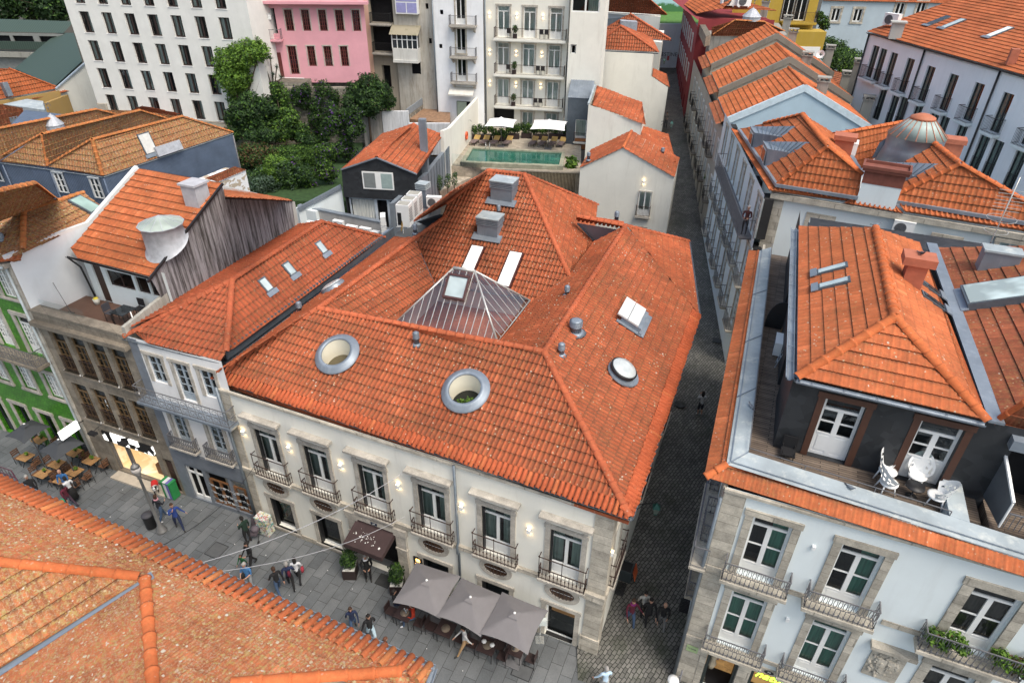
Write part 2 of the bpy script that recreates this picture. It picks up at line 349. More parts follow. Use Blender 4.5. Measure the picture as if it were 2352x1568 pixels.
# ------------------------------------------------------------------ facades
def wall(b,fp,s0,s1,z0,z1,holes=(),depth=.22,m=0,mroom=1,room=.5,o=0.0):
 xs=sorted({s0,s1,*[h[0]-h[2]/2 for h in holes],*[h[0]+h[2]/2 for h in holes]});zs=sorted({z0,z1,*[h[1]for h in holes],*[h[1]+h[3]for h in holes]})
 xs=[x for x in xs if s0-1e-6<=x<=s1+1e-6];zs=[z for z in zs if z0-1e-6<=z<=z1+1e-6]
 for i in range(len(xs)-1):
  for j in range(len(zs)-1):
   cx,cz=(xs[i]+xs[i+1])/2,(zs[j]+zs[j+1])/2
   if any(abs(cx-h[0])<h[2]/2 and h[1]<cz<h[1]+h[3]for h in holes):continue
   b.add([fp.pt(xs[i],zs[j],o),fp.pt(xs[i+1],zs[j],o),fp.pt(xs[i+1],zs[j+1],o),fp.pt(xs[i],zs[j+1],o)],[(0,1,2,3)],m)
 for h in holes:
  a0,a1,b0,b1=max(h[0]-h[2]/2,s0),min(h[0]+h[2]/2,s1),max(h[1],z0),min(h[1]+h[3],z1)
  if a1<=a0 or b1<=b0:continue
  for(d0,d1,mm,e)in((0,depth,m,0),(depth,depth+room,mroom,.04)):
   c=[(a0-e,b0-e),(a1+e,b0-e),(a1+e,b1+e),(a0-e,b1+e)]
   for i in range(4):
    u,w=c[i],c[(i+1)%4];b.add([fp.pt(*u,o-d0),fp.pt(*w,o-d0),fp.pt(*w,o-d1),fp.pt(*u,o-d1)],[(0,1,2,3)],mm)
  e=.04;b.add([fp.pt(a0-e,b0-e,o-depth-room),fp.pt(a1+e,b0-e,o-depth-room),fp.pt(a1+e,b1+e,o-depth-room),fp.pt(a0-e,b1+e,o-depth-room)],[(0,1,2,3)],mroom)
 return b
WPROTO={}
def lbox(b,x0,x1,z0,z1,y0,y1,m=0):return b.box(x0,x1,y0,y1,z0,z1,m)
def make_win(key,w,h,depth=.2,sur=0,surm=None,proud=.05,fm=PVC,cols=2,rows=1,transom=0,panel=0,curtain=None,cfrac=(0,1),pane=GLASS,fr=.06,mun=.03,sill=0,cornice=0,lintelgap=0,silltex=None):
 """window prototype in local coordinates: x along the wall, y into the wall, z up, origin at the bottom centre of the opening"""
 W=MB();hw=w/2
 if sur:
  for a,c in((-hw-sur,-hw),(hw,hw+sur)):lbox(W,a,c,0,h,-proud,.02)
  lbox(W,-hw-sur-.04,hw+sur+.04,h,h+sur,-proud-.02,.02);
  if sill:lbox(W,-hw-sur-.05,hw+sur+.05,-sill,0,-proud-.05,.05)
 elif sill:lbox(W,-hw-.05,hw+.05,-sill,0,-.05,depth-.02)
 if cornice:
  z=h+sur;g=lintelgap
  for a,c in((-hw-sur,-hw-sur*.1),(hw+sur*.1,hw+sur)):lbox(W,a,c,z,z+g,-proud,.02)
  lbox(W,-hw-sur-.12,hw+sur+.12,z+g,z+g+.09,-.2,.02);lbox(W,-hw-sur-.2,hw+sur+.2,z+g+.09,z+g+.2,-.32,.02)
 F=MB();y0,y1=depth-.07,depth-.01
 lbox(F,-hw,-hw+fr,0,h,y0,y1);lbox(F,hw-fr,hw,0,h,y0,y1);lbox(F,-hw+fr,hw-fr,h-fr,h,y0,y1);lbox(F,-hw+fr,hw-fr,0,fr*1.2,y0,y1)
 top=h-fr
 if transom:lbox(F,-hw+fr,hw-fr,h-transom-fr,h-transom,y0-.015,y1);top=h-transom-fr
 zb=fr*1.2
 if panel:
  lbox(F,-hw+fr,hw-fr,zb,zb+panel,y0+.01,y1-.005);lbox(F,-hw+fr,hw-fr,zb+panel,zb+panel+mun,y0-.01,y1);
  n_=max(cols,1)
  for i in range(n_):
   a=-hw+fr+(w-2*fr)*i/n_;lbox(F,a+.07,a+(w-2*fr)/n_-.07,zb+.08,zb+panel-.07,y0-.004,y0+.02)
  zb+=panel+mun
 for i in range(1,cols):
  x=-hw+fr+(w-2*fr)*i/cols;t_=mun*(1.6 if cols==2 else(2 if i*2==cols else 1));lbox(F,x-t_,x+t_,fr,top,y0-.006,y1+.004)
 for i in range(1,rows):
  z=zb+(top-zb)*i/rows;lbox(F,-hw+fr,hw-fr,z-mun/2,z+mun/2,y0+.005,y1-.002)
 P_=MB();P_.add([(-hw+.02,depth-.035,.02),(hw-.02,depth-.035,.02),(hw-.02,depth-.035,h-.02),(-hw+.02,depth-.035,h-.02)],[(0,1,2,3)])
 out=[]
 main=W if W.f else F;mm=surm if W.f else fm
 d={'main':(main,mm),'kids':[]}
 if W.f:d['kids'].append(('frame',F,fm))
 d['kids'].append(('pane',P_,pane))
 if curtain:
  for(a,c)in([cfrac]if not isinstance(cfrac,list)else cfrac):
   Cc=MB();x0,x1=-hw+w*a,-hw+w*c;n_=max(4,int((x1-x0)/.07));vs=[]
   for i in range(n_+1):
    x=x0+(x1-x0)*i/n_;y=depth+.09+.025*math.sin(i*2.1);vs+=[(x,y,.03),(x,y,h-.03)]
   Cc.add(vs,[(2*i,2*i+2,2*i+3,2*i+1)for i in range(n_)],0,True);d['kids'].append(('curtain',Cc,curtain))
 def mesh(nm,b,m_):
  me=bpy.data.meshes.new(nm);me.from_pydata(b.v,[],b.f);me.materials.append(m_);me.polygons.foreach_set('use_smooth',b.sm);me.update();return me
 WPROTO[key]=(mesh('window',*d['main']),[(n_,mesh(n_,b,m_))for n_,b,m_ in d['kids']],w,h)
 return key
def place(bld,fp,s,z,key,name='window',o=0.0,label=None):
 me,kids,w,h=WPROTO[key]
 P_=fp.pt(s,z,o)-np.array(ORG.get(bld.name,(0,0,0)))
 a=bpy.data.objects.new(name,me);COL.objects.link(a);a.parent=bld;a.location=P_.tolist();a.rotation_euler.z=fp.ang
 if label:a['label']=label
 for n_,k in kids:
  c=bpy.data.objects.new(n_,k);COL.objects.link(c);c.parent=a
 return a
def wins(bld,fp,lst,key,name='window',o=0.0):
 for s,z in lst:place(bld,fp,s,z,key,name,o)
def holes(lst,key):w,h=WPROTO[key][2:];return[(s,z,w,h)for s,z in lst]
def along(fp,a,b,n,zfix=None):
 """n evenly spaced (s,z) between two sighted points on the facade"""
 A,B=fp.sz(a),fp.sz(b);return[(A[0]+(B[0]-A[0])*i/max(1,n-1),(A[1]+(B[1]-A[1])*i/max(1,n-1))if zfix is None else zfix)for i in range(n)]
def make_balc(key,w,d,h=.95,slab=.12,sm=GRAN,rm=IRON,style='bars',step=.12,taper=.08,brackets=False,topz=0):
 """balcony prototype: slab top at z=0, protrudes to y=-d"""
 S=MB();hw=w/2;S.box(-hw,hw,-d,0,-slab,0);S.box(-hw+taper,hw-taper,-d+taper,0,-slab-.09,-slab)
 if brackets:
  for x in(-hw+.25,hw-.25):S.prism([(x-.09,-d*.8),(x+.09,-d*.8),(x+.09,0),(x-.09,0)],[-slab-.15,-slab-.15,-slab-.55,-slab-.55],-slab-.08)
 G=MB();e=.05;path=[(-hw+e,0),(-hw+e,-d+e),(hw-e,-d+e),(hw-e,0)];r=.014
 for zz,rr in((h,.024),(.08,.016))+(((h*.5,.012),)if style in('scroll','oval')else()):
  for i in range(3):G.tube([(*path[i],zz),(*path[i+1],zz)],rr,4)
 for i in range(3):
  A,B=np.array(path[i]),np.array(path[i+1]);L=np.linalg.norm(B-A);n=max(1,round(L/step))
  for j in range(n+1):
   P_=A+(B-A)*j/n;tdir=(B-A)/L
   if style=='bars':G.tube([(*P_,0),(*P_,h)],r*.75,4)
   elif style=='turned':
    G.lathe((*P_,0),[(.012,.0),(.014,.25),(.035,.33),(.014,.4),(.012,h)]if h>.5 else[(.012,0),(.03,h*.5),(.012,h)],5)
   elif style=='oval':
    G.tube([(*P_,0),(*P_,h*.5)],r*.9,4)
    G.lathe((*P_,0),[(.01,h*.1),(.034,h*.16),(.01,h*.22)],5)
    if j<n:
     M_=P_+(B-A)/n*.5;ring=[(M_[0]+tdir[0]*math.cos(t)*step*.36,M_[1]+tdir[1]*math.cos(t)*step*.36,h*.75+math.sin(t)*h*.24)for t in np.linspace(0,2*math.pi,9)]
     G.tube(ring,r*.9,4,cap=False)
   elif style=='scroll':
    G.tube([(*P_,0),(*P_,h)],r*.7,4)
    if j<n:
     for zc,rr in((h*.72,.2),(h*.3,.2)):
      M_=P_+(B-A)/n*.5;ring=[(M_[0]+tdir[0]*math.cos(t)*step*(.45-t*.05),M_[1]+tdir[1]*math.cos(t)*step*(.45-t*.05),zc+math.sin(t)*h*(.22-t*.025))for t in np.linspace(0,2*math.pi,8)]
      G.tube(ring,r*.8,4,cap=False)
 if topz:
  for i in range(3):G.tube([(*path[i],topz),(*path[i+1],topz)],.02,4)
  for P_ in path[1:3]+[(0,-d+e)]:G.tube([(*P_,h),(*P_,topz)],.016,4);G.lathe((*P_,topz-.03),[(.015,0),(.04,.05),(.015,.1)],6)
 def mesh(nm,b,m_):
  me=bpy.data.meshes.new(nm);me.from_pydata(b.v,[],b.f);me.materials.append(m_);me.update();return me
 WPROTO[key]=(mesh('balcony',S,sm),[('railing',mesh('railing',G,rm))],w,h);return key
def gutter(parent,pts,r=.07,mat=None,name='gutter'):
 b=MB()
 for i in range(len(pts)-1):
  A,B=V3(pts[i]),V3(pts[i+1]);d=(B-A)/np.linalg.norm(B-A);lat=np.cross(d,[0,0,1.0]);lat/=np.linalg.norm(lat);vs=[]
  for P_ in(A,B):
   for rr in(r,r*.75):
    for j in range(7):
     t=math.pi+math.pi*j/6;vs.append(P_+lat*rr*math.cos(t)+np.array([0,0,rr*math.sin(t)]))
  b.add(vs,[(j,j+1,15+j,14+j)for j in range(6)]+[(8+j,7+j,21+j,22+j)for j in range(6)]+[(0,14,21,7),(6,13,27,20)],0,False)
  n=int(np.linalg.norm(B-A)/.9)
  for k in range(n):
   c=A+d*(k+.5)*.9;b.tube([c-lat*r,c+lat*r],.012,4)
 return b.build(name,mat or GUT,parent)
def vent(parent,P_,h=.5,r=.11,mat=None,name='roof_vent'):
 b=MB();c=(P_[0],P_[1],P_[2]-.1);pr=[(r,0),(r,h)]
 for i in range(4):z=h+i*.06;pr+=[(r*1.18,z),(r*1.18,z+.035),(r*.95,z+.04)]
 pr+=[(r*1.2,h+.25),(r*.7,h+.3),(.0005,h+.32)];b.lathe(c,pr,14)
 b.lathe(c,[(r*2,.06),(r*1.1,.16)],10);return b.build(name,mat or ZINC,parent)
def slope_box(b,pl,C_,ws,wg,h0,h1,m=0):
 """box lying on a roof plane: centred at C_, ws along eave, wg up slope, raised h0..h1"""
 v=[C_+pl.e*a+pl.g*g_+pl.n*h for h in(h0,h1)for a,g_ in((-ws/2,-wg/2),(ws/2,-wg/2),(ws/2,wg/2),(-ws/2,wg/2))]
 return b.add(v,[(0,3,2,1),(4,5,6,7),(0,1,5,4),(1,2,6,5),(2,3,7,6),(3,0,4,7)],m)
def skylight(parent,pl,a,ws,wg,h=.12,glass=None,fm=None,name='skylight'):
 C_=pl.hit(a);b=MB();slope_box(b,pl,C_,ws,wg,-.02,h);o=b.build(name,fm or ZINC_D,parent)
 b=MB();slope_box(b,pl,C_,ws-.14,wg-.16,h+.004,h+.02);b.build('pane',glass or SKYG,o)
 b=MB();slope_box(b,pl,C_-pl.g*(wg/2+.1),ws+.2,.24,.09,.13);b.build('flashing',ZINC,o);return o
SKYG=m_gloss('skylight_glass',(.42,.50,.52),.1,.15)
def acunit(P_,rz,label,group='air conditioner units',s=1.0,w=.85,h=.62,d=.32):
 t=thing('air_conditioner',P_,label,'air conditioner',group,rz=rz or 1e-6)
 b=MB();b.box(-w/2,w/2,-d/2,d/2,.06,h);b.box(-w/2-.01,w/2+.01,-d/2-.012,d/2+.012,h,h+.02)
 for x in(-w*.35,w*.35):b.box(x-.04,x+.04,-d/2,d/2,0,.06)
 b.build('casing',WHITEP,t);f=MB();cx=-w*.14;r_=h*.38;zc=h*.52
 for k in range(5):
  rr=r_*(k+1)/5;f.tube([(cx+rr*math.cos(a),-d/2-.015,zc+rr*math.sin(a))for a in np.linspace(0,2*math.pi,17)],.008,4,cap=False)
 for k in range(6):a=k*math.pi/3;f.tube([(cx,-d/2-.015,zc),(cx+r_*math.cos(a),-d/2-.015,zc+r_*math.sin(a))],.008,4)
 f.build('fan_grille',IRON_G,t);g=MB();n=20
 g.add([(cx,-d/2-.004,zc)]+[(cx+r_*math.cos(a),-d/2-.004,zc+r_*math.sin(a))for a in np.linspace(0,2*math.pi,n+1)],[(0,i+1,i+2)for i in range(n)]);g.build('fan',flat('fan_dark',(.12,.13,.14),.6),t)
 t.scale=(s,s,s);return t
# ------------------------------------------------------------------ foliage
def m_leaf(name,c1,c2):
 t=NT(name);w=t.co('World');g=t.n('ShaderNodeNewGeometry');c=t.mix(t.ramp(g.outputs['Random Per Island'],[(0,0),(1,1)]),c1,c2)
 c=t.mix(1,c,t.ramp(t.noise(w,1.1,3),[(.3,.6),(.7,1.25)]),'MULTIPLY');t.set(c,.6,spec=.3);t.b.inputs['Subsurface Weight'].default_value=0
 tl=t.n('ShaderNodeBsdfTranslucent');t.l(c,tl.inputs['Color']);mx=t.n('ShaderNodeMixShader');mx.inputs[0].default_value=.25
 t.l(t.b.outputs[0],mx.inputs[1]);t.l(tl.outputs[0],mx.inputs[2]);t.l(mx.outputs[0],t.out.inputs[0]);return t.m
LEAF=m_leaf('green_leaves',(.035,.085,.018),(.085,.17,.03));LEAF_D=m_leaf('dark_leaves',(.012,.035,.012),(.035,.075,.022));LEAF_L=m_leaf('bright_leaves',(.10,.20,.02),(.19,.33,.05))
LEAF_V=m_leaf('violet_flowers',(.10,.04,.20),(.18,.08,.32));LEAF_B=m_leaf('bluish_leaves',(.05,.09,.06),(.11,.17,.12));LEAF_R=m_leaf('reddish_leaves',(.10,.05,.03),(.16,.10,.04))
BARK=flat('bark',(.09,.065,.045),.9,var=.3)
def leaves(b,blobs,n,size,mix=((0,1.0),),shell=.55,flatz=.35):
 """blobs: (x,y,z,rx,ry,rz); n leaves in all"""
 bl=np.array([list(x)+[x[3]]*(6-len(x))if len(x)<6 else x for x in blobs],float);vol=(bl[:,3]*bl[:,4]*bl[:,5])**(2/3);pr=vol/vol.sum()
 i=RNG.choice(len(bl),n,p=pr);d=RNG.normal(size=(n,3));d/=np.linalg.norm(d,axis=1)[:,None];r=RNG.uniform(shell,1.05,n)**.7
 lump=1+.18*np.sin(d[:,0]*7+i)*np.sin(d[:,1]*6+2*i)+.1*np.sin(d[:,2]*11)
 C_=bl[i,:3]+d*(r*lump)[:,None]*bl[i,3:6];nr=d+RNG.normal(size=(n,3))*.6+np.array([0,0,flatz]);nr/=np.linalg.norm(nr,axis=1)[:,None]
 a=np.cross(nr,RNG.normal(size=(n,3)));a/=np.linalg.norm(a,axis=1)[:,None];c=np.cross(nr,a);s=size*RNG.uniform(.6,1.35,n)[:,None]
 V=np.stack([C_-a*s,C_+c*s*.5+nr*s*.12,C_+a*s,C_-c*s*.5+nr*s*.12],1).reshape(-1,3)
 o=len(b.v);b.v+=V.tolist();k=np.arange(n)*4+o;b.f+=np.stack([k,k+1,k+2,k+3],1).tolist()
 mi=RNG.choice([m for m,_ in mix],n,p=np.array([w for _,w in mix])/sum(w for _,w in mix));b.m+=mi.tolist();b.sm+=[False]*n
 return b
def limbs(b,base,blobs,r=.12):
 for x in blobs:
  c=np.array(x[:3]);m_=(np.array(base)*.45+c*.55)+np.array([0,0,-.15]);b.tube([base,m_,c],[r,r*.6,r*.15],6)
  for k in range(3):
   e=c+RNG.normal(size=3)*np.array([x[3]]*3)*.6;b.tube([m_*.4+c*.6,e],[r*.3,r*.06],4)
def tree(P_,blobs,n,size,mats,mix,label,cat='tree',group=None,name='tree',trunk=.14):
 t=thing(name,P_,label,cat,group);b=MB();ab=[(P_[0]+x[0],P_[1]+x[1],P_[2]+x[2],*x[3:])for x in blobs]
 zc=min(x[2]for x in ab);fork=(P_[0],P_[1],P_[2]+max(.1,(zc-P_[2])*.8));b.tube([(P_[0],P_[1],P_[2]-.2),fork],[trunk*1.3,trunk],8);limbs(b,fork,ab,trunk*.8);b.build('trunk',BARK,t)
 b=MB();leaves(b,ab,n,size,mix);b.build('crown',mats,t);return t
def hull(parent,name,tops,z0,mat,inset=0):
 b=MB();c=np.mean([t[:2]for t in tops],0);pts=[];zs=[]
 for t in tops:
  d=np.array(t[:2])-c;L=np.linalg.norm(d);d=d*(1-inset/L);pts.append(tuple(c+d));zs.append(t[2])
 b.prism(pts,z0,zs);return b.build(name,mat,parent)
# ------------------------------------------------------------------ roof tile materials
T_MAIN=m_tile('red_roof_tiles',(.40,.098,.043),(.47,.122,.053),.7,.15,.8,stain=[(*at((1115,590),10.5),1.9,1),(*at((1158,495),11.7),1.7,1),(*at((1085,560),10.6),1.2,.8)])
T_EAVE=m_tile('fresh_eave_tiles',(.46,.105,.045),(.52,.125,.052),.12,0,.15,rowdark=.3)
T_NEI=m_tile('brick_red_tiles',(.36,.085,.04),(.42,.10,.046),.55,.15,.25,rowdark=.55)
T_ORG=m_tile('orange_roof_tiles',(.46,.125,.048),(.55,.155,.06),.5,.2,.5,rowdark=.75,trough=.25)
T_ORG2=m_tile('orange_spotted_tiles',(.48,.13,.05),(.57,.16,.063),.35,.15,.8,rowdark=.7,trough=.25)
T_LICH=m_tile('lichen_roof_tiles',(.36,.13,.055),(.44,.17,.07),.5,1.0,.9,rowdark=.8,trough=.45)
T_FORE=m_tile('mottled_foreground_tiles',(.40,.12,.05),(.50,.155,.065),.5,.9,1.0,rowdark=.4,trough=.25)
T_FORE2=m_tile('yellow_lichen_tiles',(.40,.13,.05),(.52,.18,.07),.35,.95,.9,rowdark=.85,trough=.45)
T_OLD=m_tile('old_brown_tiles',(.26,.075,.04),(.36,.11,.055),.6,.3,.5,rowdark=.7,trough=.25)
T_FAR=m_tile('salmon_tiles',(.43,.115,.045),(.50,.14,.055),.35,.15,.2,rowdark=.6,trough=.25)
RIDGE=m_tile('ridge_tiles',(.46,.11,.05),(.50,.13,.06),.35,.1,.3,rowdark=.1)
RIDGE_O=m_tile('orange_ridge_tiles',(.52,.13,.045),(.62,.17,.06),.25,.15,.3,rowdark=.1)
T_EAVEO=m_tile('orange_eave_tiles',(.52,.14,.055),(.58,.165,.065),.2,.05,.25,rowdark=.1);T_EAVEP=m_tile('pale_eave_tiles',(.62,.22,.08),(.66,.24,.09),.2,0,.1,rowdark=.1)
# ------------------------------------------------------------------ corner hotel with courtyard roof
A0=at(p(8,1735,1370),0);MF=FP(A0,-22.8);MS=FP(A0,68)
hotel=thing('hotel_building',A0,'cream corner hotel with red tiled roof, glass pyramid and iron balconies, beside the cobbled alley','building')
def D(x,y):return(x,y)
zE=8.6;E0=at(D(487,865),zE);E1=at(D(1446,1186),zE);E2=at(D(1604,722),zE)
Rfr=at(D(1250,808),10.9)
pF=Pl(E0,E1,Rfr);Rfl=pF.hit(D(731,708));pR=Pl(E1,E2,Rfr);Rrb=pR.hit(D(1437,519))
E3=at(D(1581,554),8.75);pR2=Pl(E2,E3,Rrb)
roof=MB();roof.prism([E0[:2]*.985+.015*Rfl[:2],E1[:2],E2[:2],E3[:2],at(D(1437,519),9)[:2],at(D(990,640),8.6)[:2],at(D(905,545),8.6)[:2]],8.2,8.34);roof=roof.build('roof',T_MAIN,hotel)
tile_face(pF,[E0,E1,Rfr,Rfl],'roof_slope',T_MAIN,roof,.2,.42,.062,.05,eave=1,emat=T_EAVE)
tile_face(pR,[E1,E2,Rrb,Rfr],'roof_slope',T_MAIN,roof,.2,.42,.05,.045,eave=1,emat=T_EAVE)
tile_face(pR2,[E2,E3,Rrb],'roof_slope',T_MAIN,roof,.2,.42,.05,.045,eave=1,emat=T_EAVE)
cover_tiles(pF,E0+pF.n*.03,E1+pF.n*.03,roof,T_EAVE,T_EAVEO,.2,.085,.07,.42);cover_tiles(pR,E1+pR.n*.03,E2+pR.n*.03,roof,T_EAVE,T_EAVEO,.2,.085,.07,.42)
# inner slopes
IR0,IR1=at(D(1120,800),9.35),at(D(1367,556),9.3)
Vr=at(D(1218,697),9.1);Tc=at(D(1307,633),9.55)
pIR=PlH(V3(at(D(1143,787),9.3)),Rrb,Rfr);tile_face(pIR,[pIR.hit(D(*k))for k in((1143,790),(1218,697),(1307,633),(1367,554),(1437,519),(1250,808),(1155,792))],'roof_slope',T_MAIN,roof,.2,.42,.055,.045)
gut0,gut1=at(D(515,832),8.75),at(D(907,545),8.75)
pLo=Pl(gut0,gut1,Rfl);tile_face(pLo,[pLo.hit(D(*k))for k in((497,858),(907,545),(952,547),(731,708))],'roof_slope',T_MAIN,roof,.2,.42,.055,.045)
Lrb=pLo.hit(D(952,547));b0=at(D(905,745),9.4);b1=at(D(992,645),9.4)
pLi=PlH(b0,Lrb,Rfl);tile_face(pLi,[pLi.hit(D(*k))for k in((731,708),(912,742),(997,652),(952,549))],'roof_slope',T_MAIN,roof,.2,.42,.055,.045)
# rear hipped roof
T1_,T2_=at(D(1122,392),12.9),at(D(1204,401),12.9);w0,w1=at(D(1000,655),9.15),at(D(1218,697),9.15)
pT=Pl(w0,w1,(T1_+T2_)/2)
fr_=[pT.hit(D(*k))for k in((996,655),(1218,700),(1307,633),(1204,401),(1122,392),(1026,469),(1015,500),(952,547))]
tile_face(pT,fr_,'roof_slope',T_MAIN,roof,.2,.42,.062,.05)
Tr=at(D(1372,471),9.2);Tcc=pT.hit(D(1307,633));T2c=pT.hit(D(1204,401));T1c=pT.hit(D(1122,392))
pTR=PlH(Tcc,Tr,T2c);tile_face(pTR,[pTR.hit(D(*k))for k in((1307,633),(1367,556),(1322,508),(1372,471),(1204,401))],'roof_slope',T_MAIN,roof,.2,.42,.055,.045,eave=0)
TLe=at(D(955,508),9.9);pTL=Pl(at(D(955,508),9.9),at(D(1045,447),9.6),T1c)
tile_face(pTL,[pTL.hit(D(*k))for k in((953,507),(1048,437),(1122,392),(1026,469))],'roof_slope',T_MAIN,roof,.2,.42,.055,.045,eave=1,emat=T_EAVE)
b=MB();b.poly([at(D(957,509),9.75),at(D(1010,492),10.1),at(D(1026,495),10.0),at(D(985,522),9.2)]);b.build('roof_flashing',ZINC_D,roof)
ridges(roof,[(Rfl,Rfr),(Rfr,E1+pF.n*.05),(Rfr,Rrb),(E0,Rfl),(Rfl,Lrb),(T1c,T2c),(T2c,Tcc),(T2c,Tr),(T1c,pT.hit(D(1026,469))),(pT.hit(D(1026,497)),pT.hit(D(952,549))),(pT.hit(D(1028,468)),TLe),(Rrb,E3)],RIDGE)
# cricket roof between the rear roof and the right wing
c0,c1=at(D(1322,507),10.55),at(D(1425,524),10.55);pC=Pl(c0,c1,at(D(1372,503),10.95))
tile_face(pC,[c0,c1,at(D(1437,513),10.95),at(D(1325,497),10.95)],'roof_slope',T_MAIN,roof,.25,.37,.08,.05,eave=2,emat=T_EAVE);ridges(roof,[(at(D(1325,497),11),Rrb)],RIDGE)
b=MB();b.poly([at(D(1326,512),10.4),at(D(1367,554),9.25),at(D(1418,527),10.4)]);b.build('gable_wall',m_stucco('grey_mauve_plaster',(.33,.30,.33)),roof)
b=MB();b.tube([at(D(1326,513),10.45),at(D(1367,556),9.3),at(D(1420,528),10.45)],.06,4);b.tube([at(D(952,552),10.9),at(D(975,605),10.1),at(D(997,655),9.35)],.07,4);b.tube([at(D(1218,699),9.15),at(D(1307,637),9.5),at(D(1367,558),9.3)],.05,4,1);b.build('valley_flashing',[ZINC_D,BLACK],roof)
# glass pyramid
G={k:at(D(*a),z)for k,a,z in(('F',(1143,787),9.35),('L',(908,741),9.35),('R',(1217,690),9.35),('A',(1042,615),11.5),('B',(1090,622),11.5))}
G['K']=G['L']+(G['R']-G['F'])
lan=MB()
for a,c in(('F','L'),('F','R'),('R','K'),('K','L'),('A','B'),('L','A'),('F','B'),('R','B'),('K','A')):lan.tube([G[a],G[c]],.05 if(a+c)!='AB' else .09,6)
def bars(P0,P1,Q0,Q1,n,skip=()):
 for i in range(1,n):
  t=i/n;base=P0+(P1-P0)*t;up=(Q0+Q1)/2-(P0+P1)/2;best=base
  for k in range(200):
   c=base+up*k/200;u=(c-P0)@(P1-P0)/((P1-P0)@(P1-P0))
   tt=k/200;lo=((Q0-P0)@(P1-P0)/((P1-P0)@(P1-P0)))*tt;hi=1+(((Q1-P0)@(P1-P0)/((P1-P0)@(P1-P0)))-1)*tt
   if u<lo or u>hi:break
   best=c
  lan.tube([base,best],.02,4)
bars(G['L'],G['F'],G['A'],G['B'],15);bars(G['F'],G['R'],G['B'],G['B'],9);bars(G['R'],G['K'],G['B'],G['A'],10);bars(G['K'],G['L'],G['A'],G['A'],8)
lan=lan.build('glass_pyramid',flat('pale_aluminium',(.52,.52,.50),.35,.4,.1),roof)
b=MB();b.add([G[k]for k in 'LFBARK'],[(0,1,2,3),(1,4,2),(4,5,3,2),(5,0,3)]);b.build('pane',GLASS_C,lan)
hp=Pl(G['L'],G['F'],(G['A']+G['B'])/2);hc=hp.hit(D(1050,661));b=MB()
for a,c,e,f in((-.55,-.46,-.6,.6),(.46,.55,-.6,.6),(-.46,.46,-.6,-.5),(-.46,.46,.5,.6)):b.add([hc+hp.e*x+hp.g*y+hp.n*h for h in(.03,.2)for x,y in((a,e),(c,e),(c,f),(a,f))],[(0,3,2,1),(4,5,6,7),(0,1,5,4),(1,2,6,5),(2,3,7,6),(3,0,4,7)])
hatch=b.build('roof_hatch',flat('maroon_frame',(.06,.02,.02),.5),hotel);b=MB();slope_box(b,hp,hc,.92,1.0,.1,.12);b.build('pane',SKYG,hatch)
# light well under the glass
b=MB();wl=[G[k]for k in 'LFRK'];b.prism([x[:2]for x in wl],9.15,9.33)
b=MB();n4=[x[:2]for x in wl]
for i in range(4):a,c=n4[i],n4[(i+1)%4];b.poly([(*a,5),(*c,5),(*c,9.33),(*a,9.33)],0)
b.poly([(*x,5.0)for x in n4],1)
cc=np.mean([x for x in wl],0);b.build('courtyard_wall',[m_stucco('rosy_plaster',(.70,.55,.50)),flat('atrium_floor',(.55,.42,.38),.6)],hotel)
b=MB();mm=(np.array(n4[0])+n4[3])/2;
for z,t in((8.7,.0),(8.0,.25),(7.4,.5)):
 a=np.array([*(np.array(n4[0])*(1-t)+np.array(n4[3])*t),z]);c=np.array([*(np.array(n4[1])*(1-t)+np.array(n4[2])*t),z]);b.tube([a,c],.1,4)
b.tube([(*n4[1],8.9),(*n4[2],8.9)],.1,4);b.build('courtyard_beam',flat('pale_concrete',(.5,.49,.45)),hotel)
# long white rooflights
LIT=NT('lit_rooflight');LIT.set((.85,.85,.82),.15);LIT.b.inputs['Emission Color'].default_value=(1,.95,.86,1);LIT.b.inputs['Emission Strength'].default_value=.15;LIT=LIT.m
for(top,bot)in(((1097,572),(1078,622)),((1183,586),(1160,660))):
 A,B=pT.hit(D(*top)),pT.hit(D(*bot));L=np.linalg.norm(A-B);C_=(A+B)/2;b=MB();slope_box(b,pT,C_,.78,L+.2,-.02,.2)
 o=b.build('rooflight',flat('maroon_frame',(.06,.02,.02),.5),roof);b=MB();slope_box(b,pT,C_,.64,L+.06,.2,.23);b.build('pane',LIT,o)
# chimneys of grey sheet metal on the rear roof
def louvre_chimney(parent,pl,a,w,d,h,name='chimney_box',rot=None):
 C_=pl.hit(a);e=pl.e;f=np.array([-e[1],e[0],0]);b=MB()
 def bx(hw,hd,z0,z1,m=0):
  v=[np.array([C_[0],C_[1],0])+e*x*np.array([1,1,0])+f*y+np.array([0,0,z])for z in(z0,z1)for x,y in((-hw,-hd),(hw,-hd),(hw,hd),(-hw,hd))]
  b.add(v,[(0,3,2,1),(4,5,6,7),(0,1,5,4),(1,2,6,5),(2,3,7,6),(3,0,4,7)],m)
 bx(w/2,d/2,C_[2]-.6,C_[2]+h)
 for i in range(4):z=C_[2]+h+i*.09;bx(w/2+.05,d/2+.05,z,z+.05);bx(w/2-.03,d/2-.03,z+.05,z+.09,1)
 z=C_[2]+h+.36;bx(w/2+.07,d/2+.07,z,z+.06,2);o=b.build(name,[ZINC,ZINC_D,ZINC_L],parent)
 b=MB();slope_box(b,pl,C_-pl.g*(d/2+.05),w+.5,.5,.1,.15);b.build('flashing',ZINC,o);return o
ZINC_L=m_stucco('bird_stained_zinc',(.33,.38,.41),.75,(.62,.64,.60),.2)
louvre_chimney(roof,pT,D(1158,452),1.25,.95,.62);louvre_chimney(roof,pT,D(1126,533),1.15,.9,.55)
